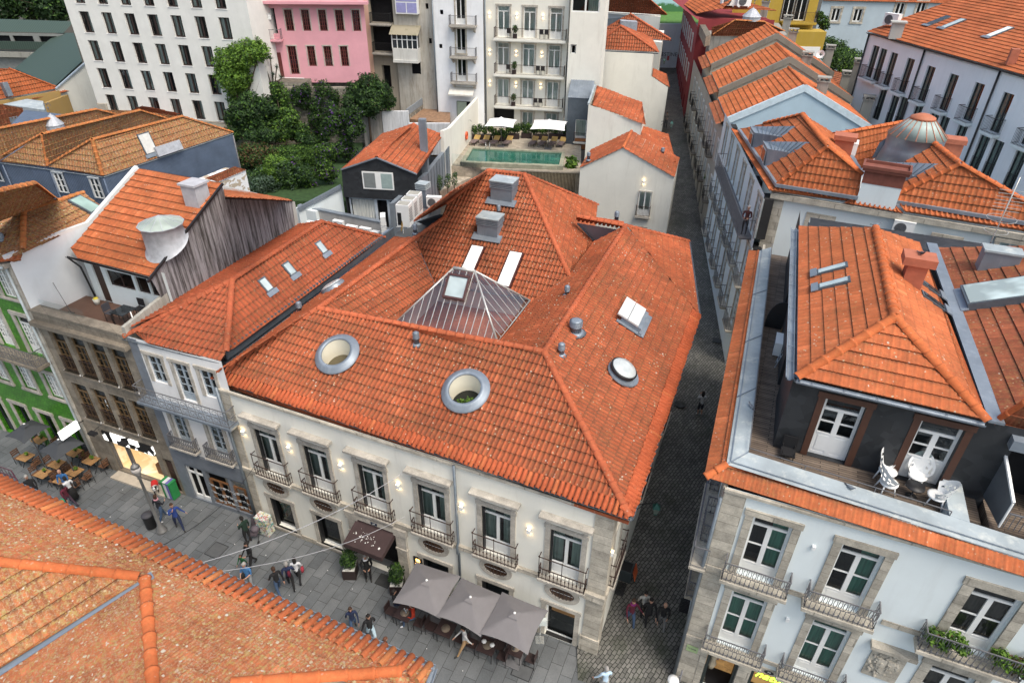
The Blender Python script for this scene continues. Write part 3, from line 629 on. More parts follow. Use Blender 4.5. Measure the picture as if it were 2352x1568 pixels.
for(x,y),h,r,pl in(((1145,497),.45,.1,pT),((957,790),.4,.12,pF),((1289,814),.35,.12,pR),((1322,762),.4,.24,pR),((1302,677),.3,.11,pIR),((954,536),.35,.11,pLo),((689,716),.35,.12,pLo)):vent(roof,pl.hit(D(x,y)),h,r)
vent(roof,at(D(1415,512),10.6),.5,.12)
# boxed skylight and round roof openings
sk=pR.hit(D(1452,735));b=MB();slope_box(b,pR,sk,1.55,1.0,-.02,.34);slope_box(b,pR,sk-pR.e*.0-pR.g*.62,1.9,.3,.1,.14);slope_box(b,pR,sk-pR.e*.88,.2,1.3,.1,.14);o=b.build('roof_hatch',ZINC,roof)
b=MB();slope_box(b,pR,sk-pR.g*.03,1.62,.54,.345,.42);slope_box(b,pR,sk+pR.g*.52,1.62,.5,.345,.42);b.build('lid',flat('pale_polycarbonate',(.62,.63,.62),.3),o)
def round_opening(a,plant):
 C_=pF.hit(a);b=MB();n=40;e,g,nn=pF.e,pF.g,pF.n;up=np.array([0,0,1.0])
 pr=[(1.06,.2),(1.04,.28),(.95,.32),(.86,.5),(.78,.54),(.69,.52),(.68,.4)]
 vs=[C_+(e*math.cos(t)+g*math.sin(t))*r*.93+nn*h*.6 for r,h in pr for t in np.linspace(0,2*math.pi,n,endpoint=False)]
 b.add(vs,[(i*n+j,i*n+(j+1)%n,(i+1)*n+(j+1)%n,(i+1)*n+j)for i in range(len(pr)-1)for j in range(n)],0,True)
 o=b.build('round_roof_opening',ZINC,roof);b=MB();k=9
 vs=[C_+(e*math.cos(t)+g*math.sin(t))*.63+nn*.24*(1-i/k)-up*.62*i/k for i in range(k+1)for t in np.linspace(0,2*math.pi,n,endpoint=False)]
 b.add(vs,[(i*n+j,i*n+(j+1)%n,(i+1)*n+(j+1)%n,(i+1)*n+j)for i in range(k)for j in range(n)],0,True);b.build('shaft',flat('cream_shaft',(.74,.70,.58),.8,var=.03),o)
 b=MB();b.poly([C_+(e*math.cos(t)+g*math.sin(t))*.63-up*.62 for t in np.linspace(0,2*math.pi,n,endpoint=False)]);b.build('shaft_floor',flat('shaft_floor_dark' if plant else 'shaft_floor_brown',(.01,.012,.008)if plant else(.10,.085,.05),.9),o)
 return C_
# the tiles are opened under the two round shafts
def cut_disc(o,C_,r):
 import bmesh
 bm=bmesh.new();bm.from_mesh(o.data);org=np.array(ORG[o.name]);d=[f for f in bm.faces if np.linalg.norm(np.array(f.calc_center_median())+org-C_)<r];bmesh.ops.delete(bm,geom=d,context='FACES');bm.to_mesh(o.data);bm.free()
for a,pl_ in(((777,816),False),((1071,900),True)):
 C_=round_opening(D(*a),pl_)
 cut_disc([x for x in roof.children if x.name.startswith('roof_slope')][0],C_,.75)
 cut_disc(roof,C_,0)
 if pl_:tree(C_+np.array([0.0,-.12,-.62]),[(-.15,-.1,.2,.2),(.15,.0,.22,.2)],420,.055,[LEAF,LEAF_L],((0,.6),(1,.4)),'small green plant growing inside the front round roof shaft','plant',name='shaft_plant',trunk=.02)
C_=pR.hit(D(1424,858));b=MB();n=32
def disc_on(b,pl,C_,pr,sx=1,m=0):
 vs=[C_+(pl.e*math.cos(t)*sx+pl.g*math.sin(t))*r+pl.n*h for r,h in pr for t in np.linspace(0,2*math.pi,32,endpoint=False)]
 b.add(vs,[(i*32+j,i*32+(j+1)%32,(i+1)*32+(j+1)%32,(i+1)*32+j)for i in range(len(pr)-1)for j in range(32)],m,True);b.add([C_+(pl.e*math.cos(t)*sx+pl.g*math.sin(t))*pr[-1][0]+pl.n*pr[-1][1]for t in np.linspace(0,2*math.pi,32,endpoint=False)],[tuple(range(32))],m)
disc_on(b,pR,C_-pR.g*.1,[(.72,.1),(.7,.15)]);disc_on(b,pR,C_,[(.56,.03),(.56,.25)]);o=b.build('round_skylight',ZINC,roof)
b=MB();disc_on(b,pR,C_,[(.58,.22),(.6,.36),(.55,.38)]);b.build('rim',BLACK,o);b=MB();disc_on(b,pR,C_,[(.54,.37),(.5,.42),(.3,.47)]);b.build('pane',flat('milky_dome',(.50,.54,.55),.25),o)
C_=pLo.hit(D(767,662));b=MB();disc_on(b,pLo,C_,[(.66,.03),(.6,.22)]);o=b.build('round_skylight',ZINC,roof);b=MB();disc_on(b,pLo,C_,[(.52,.24),(.4,.3)]);b.build('pane',flat('milky_dome',(.50,.54,.55),.25),o)
gutter(roof,[E0-(0,0,.04)-MF.t*.1,E1+MF.out*.06+MF.t*.08-(0,0,.04),E2+MS.out*.07-(0,0,.04),E3+MS.out*.05]);
# party gutter against the left neighbour
def slab_line(parent,A,B,w,h,mat,name):
 A,B=V3(A),V3(B);d=(B-A)/np.linalg.norm(B-A);lat=np.array([d[1],-d[0],0]);lat/=np.linalg.norm(lat);b=MB()
 v=[P_+lat*s*w/2+np.array([0,0,z])for z in(0,h)for P_,s in((A,-1),(A,1),(B,1),(B,-1))];b.add(v,[(0,3,2,1),(4,5,6,7),(0,1,5,4),(1,2,6,5),(2,3,7,6),(3,0,4,7)]);return b.build(name,mat,parent)
slab_line(roof,at(D(507,840),8.75),at(D(908,548),8.75),.5,.03,ZINC,'valley_gutter');slab_line(roof,at(D(520,826),9.0),at(D(905,540),9.0),.12,.5,ZINC_D,'parapet')
slab_line(roof,at(D(517,806),9.3),at(D(895,528),9.3),.22,.04,ZINC,'parapet_cap')
# facade
S_=[-15.45,-12.83,-10.08,-7.27,-4.45,-1.63];SG=[-15.62,-12.98,-7.33,-4.5,-1.62]
make_win('mainup',1.22,2.66,.24,.2,GRAN,.05,transom=.5,panel=.55,curtain=CURT_G,cfrac=[(0,.36),(.64,1)],cornice=1,lintelgap=.34,fr=.07,mun=.04)
make_win('maingr',1.26,2.0,.24,.2,GRAN,.04,cols=1,curtain=None,fr=.06,sill=.12);make_win('maindoor',1.24,2.08,.24,.2,GRAN,.04,cols=1,curtain=None,fr=.05)
make_balc('mainb',1.95,.3,.62,.08,GRAN,IRON_B,'turned',.15,topz=1.25,taper=.02)
up=[(s,3.97)for s in S_];gr=[(SG[0],.28),(SG[1],.28),(SG[2],.1),(SG[3],.1)]
b=MB();L0=-17.45;SIDE=13.6
wall(b,MF,L0,0,0,8.36,holes(up,'mainup')+holes(gr,'maingr')+holes([(SG[4],.04)],'maindoor')+[(-10.14,.03,1.95,3.1)],.24)
sideb=[(1.4,3.97),(6.2,3.97),(11,3.97)]
make_win('mainside',1.15,2.66,.2,.2,GRAN,.05,transom=.5,panel=.55,curtain=CURT_G,fr=.07)
wall(b,MS,0,SIDE,0,8.36,holes(sideb,'mainside'),.2)
M2S=fp2(MS.pt(13.6,0),E3-MS.out*.5);wall(b,M2S,0,9.2,0,8.45,[])
b.poly([MF.pt(L0,0),MF.pt(L0,8.4),MF.pt(L0,8.4)+MS.t*14,MF.pt(L0,0)+MS.t*14])
hw_=b.build('wall',[CREAM,DARK],hotel)
b=MB();
for(a,c)in((-17.45,-16.95),(-.64,.04)):b.fbox(MF,a,c,0,8.35,-.02,.05)
b.fbox(MF,-17.45,.06,3.62,3.84,-.02,.13);b.fbox(MF,-.72,.1,3.55,3.9,-.02,.2);b.fbox(MF,-.72,.09,0,1.0,-.02,.1)
for a,c in((-16.95,-11.7),(-8.6,-5.45),(-5.45,-2.4)):b.fbox(MF,a,c,0,.28,-.02,.045)
b.fbox(MF,-17.5,.1,8.22,8.34,-.02,.1);b.build('granite_quoins',QUOIN,hotel)
b=MB();b.fbox(MS,.02,.6,0,8.35,-.02,.05);b.fbox(MS,0,.7,3.55,3.9,-.02,.14);b.fbox(MS,0,SIDE,8.12,8.34,-.02,.25);b.build('granite_quoins',QUOIN,hotel)
wins(hotel,MF,up,'mainup');wins(hotel,MF,gr,'maingr');place(hotel,MF,SG[4],.04,'maindoor','door');wins(hotel,MS,sideb,'mainside')
for s in S_:place(hotel,MF,s,3.86,'mainb','balcony')
for s,z in sideb:place(hotel,MS,s,3.86,'mainb','balcony')
# open black shutter leaf standing in each window reveal
for s in S_:b=MB();b.fbox(MF,s-.6,s-.54,3.98,6.6,-.2,-.02);b.build('shutter',BLACK,hotel)
for s,z in gr:b=MB();b.fbox(MF,s-.62,s-.53,z+.02,z+1.97,-.2,.0);b.build('shutter',BLACK,hotel)
# oval windows with bars
def ring_on(fp,s,z,rx,rz,rx2,rz2,o0,o1,b,m=0,n=36):
 T=np.linspace(0,2*math.pi,n,endpoint=False);pr=[(rx2,rz2,o0),(rx2,rz2,o1),(rx,rz,o1),(rx,rz,-.1)]
 vs=[fp.pt(s+a*math.cos(t),z+c*math.sin(t),o)for a,c,o in pr for t in T];b.add(vs,[(i*n+j,i*n+(j+1)%n,(i+1)*n+(j+1)%n,(i+1)*n+j)for i in range(3)for j in range(n)],m,False)
for s in(SG[0]-.02,SG[1],SG[2]-.02,SG[3]+.02,SG[4]):
 b=MB();ring_on(MF,s,3.1,.52,.33,.73,.53,.0,.06,b);o=b.build('oval_window',GRAN,hotel)
 b=MB();b.poly([MF.pt(s+.52*math.cos(t),3.1+.33*math.sin(t),.012)for t in np.linspace(0,2*math.pi,36,endpoint=False)]);b.build('pane',m_gloss('amber_dark_pane',(.10,.055,.035),.1),o)
 b=MB();b.fbox(MF,s-.45,s+.45,3.08,3.1,.014,.02);b.build('frame',PVC,o);b=MB()
 for k in range(6):x=(k-2.5)*.15;hh=.33*math.sqrt(max(0,1-(x/.52)**2));b.tube([MF.pt(s+x,3.12-hh,.05),MF.pt(s+x,3.12+hh,.05)],.018,4)
 b.build('bars',IRON_B,o)
# wall lamps
WARM=NT('warm_lamp_glow');WARM.set((1,.8,.5),.5);WARM.b.inputs['Emission Color'].default_value=(1,.72,.38,1);WARM.b.inputs['Emission Strength'].default_value=5;WARM=WARM.m
def wall_lamp(bld,fp,s,z,power=6):
 b=MB();b.fbox(fp,s-.07,s+.07,z-.11,z+.11,.01,.13);b.fbox(fp,s-.055,s+.055,z-.125,z-.111,.02,.12,1);b.fbox(fp,s-.055,s+.055,z+.111,z+.125,.02,.12,1);o=b.build('wall_lamp',[WHITEP,WARM],bld)
 for dz in(.2,-.2):
  l=bpy.data.lights.new('lamp_glow','POINT');l.energy=power;l.color=(1,.70,.36);l.shadow_soft_size=.04;lo=link('lamp_glow',l,o);lo.location=(fp.pt(s,z+dz,.12)-np.array(ORG[bld.name])).tolist()
for s in(-16.72,-14.22,-11.55,-8.77,-5.92,-3.08):wall_lamp(hotel,MF,s,6.1,.5)
wall_lamp(hotel,MS,.12,6.2,.4)
pipe(hotel,[MF.pt(-6.1,8.35,.15),MF.pt(-6.1,4.05,.1),MF.pt(-6.1,3.9,.22),MF.pt(-6.1,3.5,.22),MF.pt(-6.1,3.35,.1),MF.pt(-6.1,0,.1)],.055,GUT)
pipe(hotel,[MF.pt(-17.4,8.5,.2),MF.pt(-17.4,3.4,.14),MF.pt(-17.4,0,.14)],.075,GUT)
# entrance: granite portal, awning, dark doorway
b=MB()
for a,c in((-11.62,-11.12),(-9.16,-8.66)):b.fbox(MF,a,c,0,3.1,-.02,.14);b.fbox(MF,a-.06,c+.06,3.1,3.28,-.02,.2);b.fbox(MF,a-.04,c+.04,2.2,2.3,.01,.18)
b.fbox(MF,-11.7,-8.58,3.28,3.55,-.02,.22);po=b.build('portal',GRAN,hotel)
b=MB();AWN=flat('dark_brown_canvas',(.045,.025,.025),.8,var=.15)
c4=[MF.pt(-11.12,3.2,.06),MF.pt(-9.17,3.2,.06),MF.pt(-9.3,2.6,1.1),MF.pt(-11.25,2.6,1.1)];lo=[x-np.array([0,0,.26])for x in c4[2:]]
b.add(c4+lo+[x+np.array([0,0,-.03])for x in c4],[(0,3,2,1),(3,5,4,2),(6,7,8,9)]);b.add([c4[0],c4[3],lo[1],c4[0]-np.array([0,0,.3]),c4[1],c4[2],lo[0],c4[1]-np.array([0,0,.3])],[(0,1,2,3),(4,7,6,5)]);
for k in range(38):
 a,c=random.gauss(.42,.16),random.gauss(.55,.17);P_=c4[0]+(c4[1]-c4[0])*a+(c4[3]-c4[0])*c+np.array([0,0,.012]);r_=random.uniform(.008,.03)*(2 if k==0 else 1);b.add([P_+MF.t*r_*math.cos(t)+(c4[3]-c4[0])/1.8*r_*1.6*math.sin(t)for t in np.linspace(0,6.28,7)[:-1]],[tuple(range(6))],1)
b.build('awning',[AWN,flat('bird_droppings',(.7,.7,.68))],hotel)
def text_obj(s,size,mat,parent,P_,rz,tilt=R(90),name='lettering',ext=.004,align='CENTER',shear=0):
 c=bpy.data.curves.new(name,'FONT');c.body=s;c.size=size;c.extrude=ext;c.align_x=align;c.align_y='CENTER';c.shear=shear
 o=bpy.data.objects.new('tmp',c);COL.objects.link(o);dg=bpy.context.evaluated_depsgraph_get();me=bpy.data.meshes.new_from_object(o.evaluated_get(dg));bpy.data.objects.remove(o);me.materials.clear();me.materials.append(mat)
 t=link(name,me,parent);t.location=(np.array(P_)-np.array(ORG.get(parent.name,(0,0,0))if parent else(0,0,0))).tolist();t.rotation_euler=(tilt,0,rz);return t
b=MB();b.fbox(MF,-10.3,-9.98,3.33,3.47,.225,.24);o=b.build('number_plate',flat('navy_plate',(.02,.03,.06)),hotel);text_obj('69',.12,WHITEP,o,MF.pt(-10.14,3.4,.245),MF.ang)
b=MB();b.fbox(MF,-8.42,-7.98,1.25,1.95,.01,.05);o=b.build('menu_panel',BLACK,hotel);LIT_S=NT('lit_lettering');LIT_S.set((1,.6,.2),.5);LIT_S.b.inputs['Emission Color'].default_value=(1,.5,.12,1);LIT_S.b.inputs['Emission Strength'].default_value=3;LIT_S=LIT_S.m
b=MB();b.fbox(MF,-8.3,-8.1,1.68,1.86,.051,.056);b.build('emblem',LIT_S,o);text_obj('THE\nCHURCH',.075,LIT_S,o,MF.pt(-8.2,1.56,.055),MF.ang);text_obj('RESTAURANT & BAR',.035,LIT_S,o,MF.pt(-8.2,1.38,.055),MF.ang)
b=MB();b.fbox(MF,-2.2,-1.05,.02,.06,-.6,.0);mat_=b.build('door_mat',flat('black_mat',(.018,.017,.017),.95),hotel)
b=MB();b.fbox(MF,-2.2,-1.04,.06,2.05,-.72,-.70);b.build('lobby_wall',flat('glowing_wood_lobby',(.34,.16,.05),.5,emit=.25),hotel)  # faint emission in the wall material stands in for lobby lighting
b=MB();b.fbox(MF,-2.1,-1.08,.07,1.3,-.35,-.3);mb_=b.build('entrance_panel',BLACK,hotel);text_obj('COMPANHIA',.15,flat('grey_lettering',(.12,.11,.1)),mb_,MF.pt(-1.6,.85,-.295),MF.ang);text_obj('* * * * *',.1,flat('grey_lettering',(.12,.11,.1)),mb_,MF.pt(-1.6,.55,-.295),MF.ang)
# ------------------------------------------------------------------ ground, paving, alley
def m_paving():
 t=NT('street_paving');w=t.co('World',rot=(0,0,R(112)));br=t.n('ShaderNodeTexBrick');br.offset=.37;br.offset_frequency=2;t.l(w,br.inputs['Vector'])
 br.inputs['Scale'].default_value=1;br.inputs['Brick Width'].default_value=.95;br.inputs['Row Height'].default_value=.5;br.inputs['Mortar Size'].default_value=.011;br.inputs['Mortar Smooth'].default_value=.2
 br.inputs['Color1'].default_value=(.105,.115,.124,1);br.inputs['Color2'].default_value=(.15,.16,.168,1);br.inputs['Mortar'].default_value=(.035,.037,.038,1)
 c=t.mix(1,br.outputs[0],t.ramp(t.noise(w,.7,6,.7),[(.3,.7),(.7,1.2)]),'MULTIPLY');c=t.mix(1,c,t.ramp(t.noise(w,18,4,.7),[(.3,.82),(.7,1.12)]),'MULTIPLY')
 vo=t.n('ShaderNodeTexVoronoi');vo.inputs['Scale'].default_value=2.2;t.l(w,vo.inputs['Vector']);c=t.mix(t.math('MULTIPLY',t.ramp(vo.outputs['Distance'],[(.03,1),(.05,0)]),.8),c,(.02,.02,.02))
 t.set(c,t.ramp(t.noise(w,.9,4),[(.3,.5),(.7,.75)]));t.bump(br.outputs['Fac'],-.3,.01);return t.m
def m_cobble():
 t=NT('alley_cobbles');w=t.co('World',rot=(0,0,R(-50)));n_=t.noise(w,1.2,2,out='Color');ad=t.n('ShaderNodeVectorMath',operation='MULTIPLY_ADD');t.l(n_,ad.inputs[0]);ad.inputs[1].default_value=(.22,.22,0);t.l(w,ad.inputs[2])
 br=t.n('ShaderNodeTexBrick');br.offset=.5;t.l(ad.outputs[0],br.inputs['Vector']);br.inputs['Scale'].default_value=1;br.inputs['Brick Width'].default_value=.25;br.inputs['Row Height'].default_value=.15;br.inputs['Mortar Size'].default_value=.022;br.inputs['Mortar Smooth'].default_value=.6
 br.inputs['Color1'].default_value=(.10,.098,.09,1);br.inputs['Color2'].default_value=(.185,.18,.165,1);br.inputs['Mortar'].default_value=(.012,.013,.010,1)
 c=t.mix(1,br.outputs[0],t.ramp(t.noise(w,.6,6,.7),[(.3,.55),(.7,1.35)]),'MULTIPLY');g=t.ramp(t.noise(w,.9,4),[(.5,0),(.7,.5)]);c=t.mix(g,c,(.03,.04,.018))
 t.set(c,.6);t.bump(br.outputs['Fac'],-.9,.04);return t.m
PAV=m_paving();COB=m_cobble();EARTH=flat('dark_earth',(.05,.045,.035),.95)
b=MB();xs=[-600,-60,-30,-10,0,6,12,18,24,30,60,600];ys=[-600,-20,0,14,30,45,60,75,90,105,140,1500]
b.add([(x,y,(-.03 if y<112 else(5.9 if y<200 else 12)))for y in ys for x in xs],[(j*12+i,j*12+i+1,(j+1)*12+i+1,(j+1)*12+i)for j in range(11)for i in range(11)]);tag(b.build('ground',EARTH),kind='structure')
# main street: flat paved sheet between the two rows
b=MB();ps=[MF.pt(-60,0,22),MF.pt(30,0,22),MF.pt(30,0,-.6),MF.pt(0,0,-.6),MF.pt(-60,0,-.6)];b.poly([(*x[:2],.0)for x in ps]);tag(b.build('street_pavement',PAV),kind='structure')
aL=[at(D(1367,1502),0),atg(D(1532.5,545)),atg(D(1519,303)),atg(q(2500,100,.3189,510,800)),atg(q(2500,100,.3189,470,560))]
aR=[at(D(1552,1557),0),atg(D(1666,835)),atg(D(1618,558)),atg(D(1608,458)),atg(D(1575,300)),atg(q(2500,100,.3189,660,800)),atg(q(2500,100,.3189,640,560))]
b=MB();yy=list(np.arange(13.2,106,2.5));vs=[]
for y in yy:
 xl=np.interp(y,[c[1]for c in aL],[c[0]for c in aL])-.8;xr=np.interp(y,[c[1]for c in aR],[c[0]for c in aR])+.8;zz=gz(y)+(.02 if y>15 else .008)
 for k in range(7):t_=k/6;vs.append((xl+(xr-xl)*t_,y+(-1.3*(t_-.3)if y<16 else 0)+(.7 if y<14 else 0),zz-.05*math.sin(math.pi*t_)*(y>16)))
b.add(vs,[(j*7+i,j*7+i+1,(j+1)*7+i+1,(j+1)*7+i)for j in range(len(yy)-1)for i in range(6)],0,True);tag(b.build('cobbled_alley',COB),kind='structure')
# small litter and spots
LITT=flat('litter_white',(.7,.7,.7));
# ------------------------------------------------------------------ left row along the main street
OG=at(D(236,1070),0);NF=FP(OG,-20.7);vN=np.array([math.cos(R(68)),math.sin(R(68)),0])
def nl(s,bb,z):return NF.pt(s,z)+vN*bb # along facade, depth, height
GFa=at(D(0,985),0);GF=fp2(GFa,OG)
# ---- white neighbour with the scroll iron balcony
nb=thing('town_house',nl(8.3,0,0),'narrow white house with grey shopfront and scroll iron balcony, left of the corner hotel','building')
make_win('nbtop',.82,1.5,.16,.16,GRAN,.04,fm=flat('blue_grey_paint',(.36,.42,.47),.5),cols=2,rows=3,curtain=CURT_D,cfrac=[(.1,.6)],fr=.05)
make_win('nbtopd',.82,2.1,.16,.16,GRAN,.04,fm=flat('blue_grey_paint',(.36,.42,.47),.5),cols=2,rows=4,panel=.35,curtain=CURT_D,cfrac=[(.3,.9)],fr=.05)
make_win('nbmid',.86,1.95,.2,.2,GRAN,.04,fm=flat('blue_grey_paint',(.36,.42,.47),.5),cols=2,rows=4,panel=.3,curtain=CURT,cfrac=[(0,.5)],fr=.05)
nt_=[(7.0,7.62),(9.9,7.62)];nd=[(8.45,7.0)];nm=[(7.2,3.95),(9.35,3.95)]
b=MB();wall(b,NF,5.8,10.95,3.45,9.85,holes(nt_,'nbtop')+holes(nd,'nbtopd')+holes(nm,'nbmid'));b.build('wall',[m_stucco('lilac_white_stucco',(.76,.755,.75),.2),DARK],nb)
SHOPG=flat('grey_shopfront_paint',(.17,.19,.22),.6)
b=MB();wall(b,NF,5.8,10.95,0,3.45,[(7.0,.12,1.1,2.3),(9.25,.25,3.0,2.2)],.18,room=1.2);b.fbox(NF,5.8,6.3,3.45,9.8,-.02,.03);b.fbox(NF,6.35,10.9,2.62,3.4,-.02,.06);b.build('shopfront',[SHOPG,DARK],nb)
wins(nb,NF,nt_,'nbtop');wins(nb,NF,nd,'nbtopd','balcony_door');wins(nb,NF,nm,'nbmid')
make_balc('nblong',5.3,.6,.9,.12,ZINC,IRON_G,'scroll',.42);make_balc('nbsmall',1.6,.35,.75,.1,GRAN,IRON_G,'oval',.11)
place(nb,NF,8.35,6.62,'nblong','balcony');[place(nb,NF,s,3.9,'nbsmall','balcony')for s,_ in nm]
b=MB()
for x in(6.5,7.0,7.5):b.fbox(NF,x-.04,x+.04,.12,2.4,-.16,-.08)
b.fbox(NF,6.5,7.5,.12,.35,-.16,-.08);b.fbox(NF,6.5,7.5,1.9,1.98,-.16,-.08);b.build('door',PVC,nb)
b=MB()
for x in(7.85,8.45,9.05,9.35,9.95,10.6):b.fbox(NF,x-.05,x+.05,.25,1.9,-.15,-.06)
for z in(.27,1.85):b.fbox(NF,7.85,10.6,z,z+.09,-.14,-.07)
b.build('shop_window',flat('orange_wood_frame',(.22,.10,.04),.5),nb);b=MB();b.fbox(NF,9.12,9.28,.1,2.5,-.15,.0);b.build('pillar',SHOPG,nb)
b=MB();random.seed(3)
for row,z0 in enumerate((1.65,1.15,.72)):
 for k in range(11):
  x=7.9+k*.255+random.uniform(-.03,.03);z=z0-.12*math.sin(k/10*3*math.pi)**2;g_=random.uniform(.0,1);b.fbox(NF,x,x+.17,z-.13,z,.0,.006,1 if g_>.45 else 2)
 b.tube([NF.pt(7.8+i*.29,z0+.01-.12*math.sin(i/10*3*math.pi)**2,.0)for i in range(11)],.006,4)
b.build('photo_garland',[WHITEP,flat('photo_light',(.45,.48,.5)),flat('photo_grey',(.12,.14,.16))],nb)
b=MB();b.prism([nl(5.95,1.0,0)[:2],nl(10.2,1.0,0)[:2],nl(10.2,12.5,0)[:2],nl(6.0,12.5,0)[:2]],0,8.5);nroof=b.build('roof',CREAM,nb)
npF=Pl(at(p(4,830,755),9.8),at(p(4,1480,915),9.8),at(p(4,1560,370),11.3));apx=npF.hit(p(4,1560,370))
tile_face(npF,[npF.hit(p(4,*k))for k in((822,752),(1480,918),(1522,850),(1560,370))],'roof_slope',T_NEI,nroof,.25,.40,.07,.05)
rend=at(D(738,510),11.3);npL=Pl(at(p(4,1115,545),10.1),at(D(678,517),10.1),(apx+rend)/2)
tile_face(npL,[npL.hit(a)for a in(p(4,870,700),p(4,1115,545),D(678,517),D(738,510),p(4,1560,370))],'roof_slope',T_NEI,nroof,.25,.40,.07,.05)
npR=Pl(at(p(4,1545,850),9.35),at(D(880,545),9.35),(apx+rend)/2)
tile_face(npR,[npR.hit(a)for a in(p(4,1520,850),p(4,1560,835),D(884,545),D(738,510),p(4,1560,370))],'roof_slope',T_NEI,nroof,.25,.40,.07,.05)
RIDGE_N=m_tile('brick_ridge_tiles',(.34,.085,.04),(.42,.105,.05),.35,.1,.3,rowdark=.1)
rE=npR.hit(D(738,510));ridges(nroof,[(npF.hit(p(4,830,752)),apx),(apx,rE),(apx,npF.hit(p(4,1520,850))),(rE,npR.hit(D(882,545))),(rE,npL.hit(D(690,521)))],RIDGE_N)
for a in(p(4,1782,405),p(4,1940,298),p(4,2155,155)):skylight(nroof,npR,a,.5,.75,.1)
gutter(nroof,[at(p(4,822,760),9.72),at(p(4,1480,922),9.72)])
# ---- granite-framed house with the roof terrace
gh=thing('granite_house',nl(2.9,0,0),'brown granite house with four window bays, roof terrace and lit cow-print shop','building')
bays=[.98,2.22,3.46,4.7];make_win('gbay',.98,2.25,.22,0,None,0,fm=flat('ochre_frame',(.15,.095,.045),.6),cols=3,rows=4,transom=.55,fr=.07,mun=.02,curtain=CURT_D,sill=.1)
hb=[(s,6.6)for s in bays]+[(s,3.62)for s in bays]
b=MB();wall(b,NF,0,5.8,0,9.2,holes(hb,'gbay')+[(3.0,.25,3.3,2.45),(5.3,.05,.62,2.3)],.25,room=1.0)
b.fbox(NF,-.02,5.82,9.2,9.42,-.02,.32);b.fbox(NF,-.02,5.8,9.42,9.86,-.35,.05);b.fbox(NF,-.05,5.83,9.86,9.95,-.42,.1)
for s in bays:
 for z in(6.5,3.52):b.fbox(NF,s-.52,s+.52,z,z+.1,-.02,.1)
b.build('wall',[GRAN_D,DARK],gh);
for s,z in hb:
 place(gh,NF,s,z,'gbay');g=MB();
 for k in range(9):x=s-.44+k*.11;g.tube([NF.pt(x,z+.03,-.05),NF.pt(x,z+.85,-.05)],.012,4)
 g.tube([NF.pt(s-.49,z+.85,-.05),NF.pt(s+.49,z+.85,-.05)],.022,4);g.build('railing',IRON_B,gh)
LITW=NT('lit_white_sign');LITW.set((.9,.9,.9),.5);LITW.b.inputs['Emission Color'].default_value=(1,1,.97,1);LITW.b.inputs['Emission Strength'].default_value=.7;LITW=LITW.m
cow=NT('lit_cow_print');cf=cow.ramp(cow.noise(cow.co('World',(1.4,1.4,1.1)),1.6,1,.4),[(.515,0),(.53,1)]);cow.set(cow.mix(cf,(.9,.9,.88),(.01,.01,.01)),.5);cow.l(cow.mix(cf,(1,1,.96),(0,0,0)),cow.b.inputs['Emission Color']);cow.b.inputs['Emission Strength'].default_value=.7;cow=cow.m
b=MB();b.fbox(NF,1.3,4.7,2.42,3.02,-.02,.08);b.build('fascia_sign',cow,gh)
warmw=NT('lit_shop_interior');warmw.set(warmw.mix(warmw.ramp(warmw.noise(warmw.co('World'),1.3,2),[(.45,0),(.55,1)]),(.75,.55,.3),(.9,.82,.65)),.6);warmw.b.inputs['Emission Color'].default_value=(1,.75,.42,1);warmw.b.inputs['Emission Strength'].default_value=.22;warmw=warmw.m
b=MB();b.fbox(NF,1.38,4.62,.28,2.66,-1.2,-1.15);b.fbox(NF,1.38,4.62,.26,.3,-1.15,-.2);b.fbox(NF,1.36,1.4,.28,2.66,-1.15,-.22);b.fbox(NF,4.6,4.64,.28,2.66,-1.15,-.22);b.build('shop_interior',warmw,gh)
b=MB()
for x in(1.38,2.45,2.6,4.62):b.fbox(NF,x-.04,x+.04,.26,2.42,-.16,-.06)
b.build('shop_frame',IRON_G,gh);b=MB();b.fbox(NF,3.55,4.3,.3,.95,-1.1,-.5);b.fbox(NF,3.4,3.5,.3,1.5,-1.1,-.9,1);b.build('counter',[WOODF,flat('yellow_poster',(.8,.5,.05))],gh)
b=MB();b.fbox(NF,1.2,4.9,0,.12,-.2,.55);b.build('step',flat('pale_stone_step',(.45,.40,.33),.8),gh)
b=MB();b.fbox(NF,5.02,5.58,.05,2.3,-.2,-.12);
for z in(.25,.95,1.65):b.fbox(NF,5.1,5.5,z,z+.5,-.13,-.1)
b.build('door',flat('dark_brown_door',(.045,.022,.015),.5),gh)
b=MB();b.v=[];sg=nl(.0,0,3.4);
b.fbox(FP(nl(.12,0,0),-20.7),-.02,.1,3.05,3.55,.35,1.35);sgo=b.build('projecting_sign',LITW,gh);text_obj('LA E',.2,IRON_G,sgo,nl(.1,-.85,3.3)+NF.t*-.0,R(249.3),name='lettering')
b=MB();b.tube([nl(.15,-.02,3.3),nl(.15,-.36,3.3)],.03,5);b.build('bracket',BLACK,gh)
for s in(.95,3.0):b=MB();b.fbox(NF,s,s+.45,3.02,3.14,.3,.55);b.tube([NF.pt(s+.2,3.2,0),NF.pt(s+.2,3.12,.4)],.015,4);b.build('floodlight',BLACK,gh)
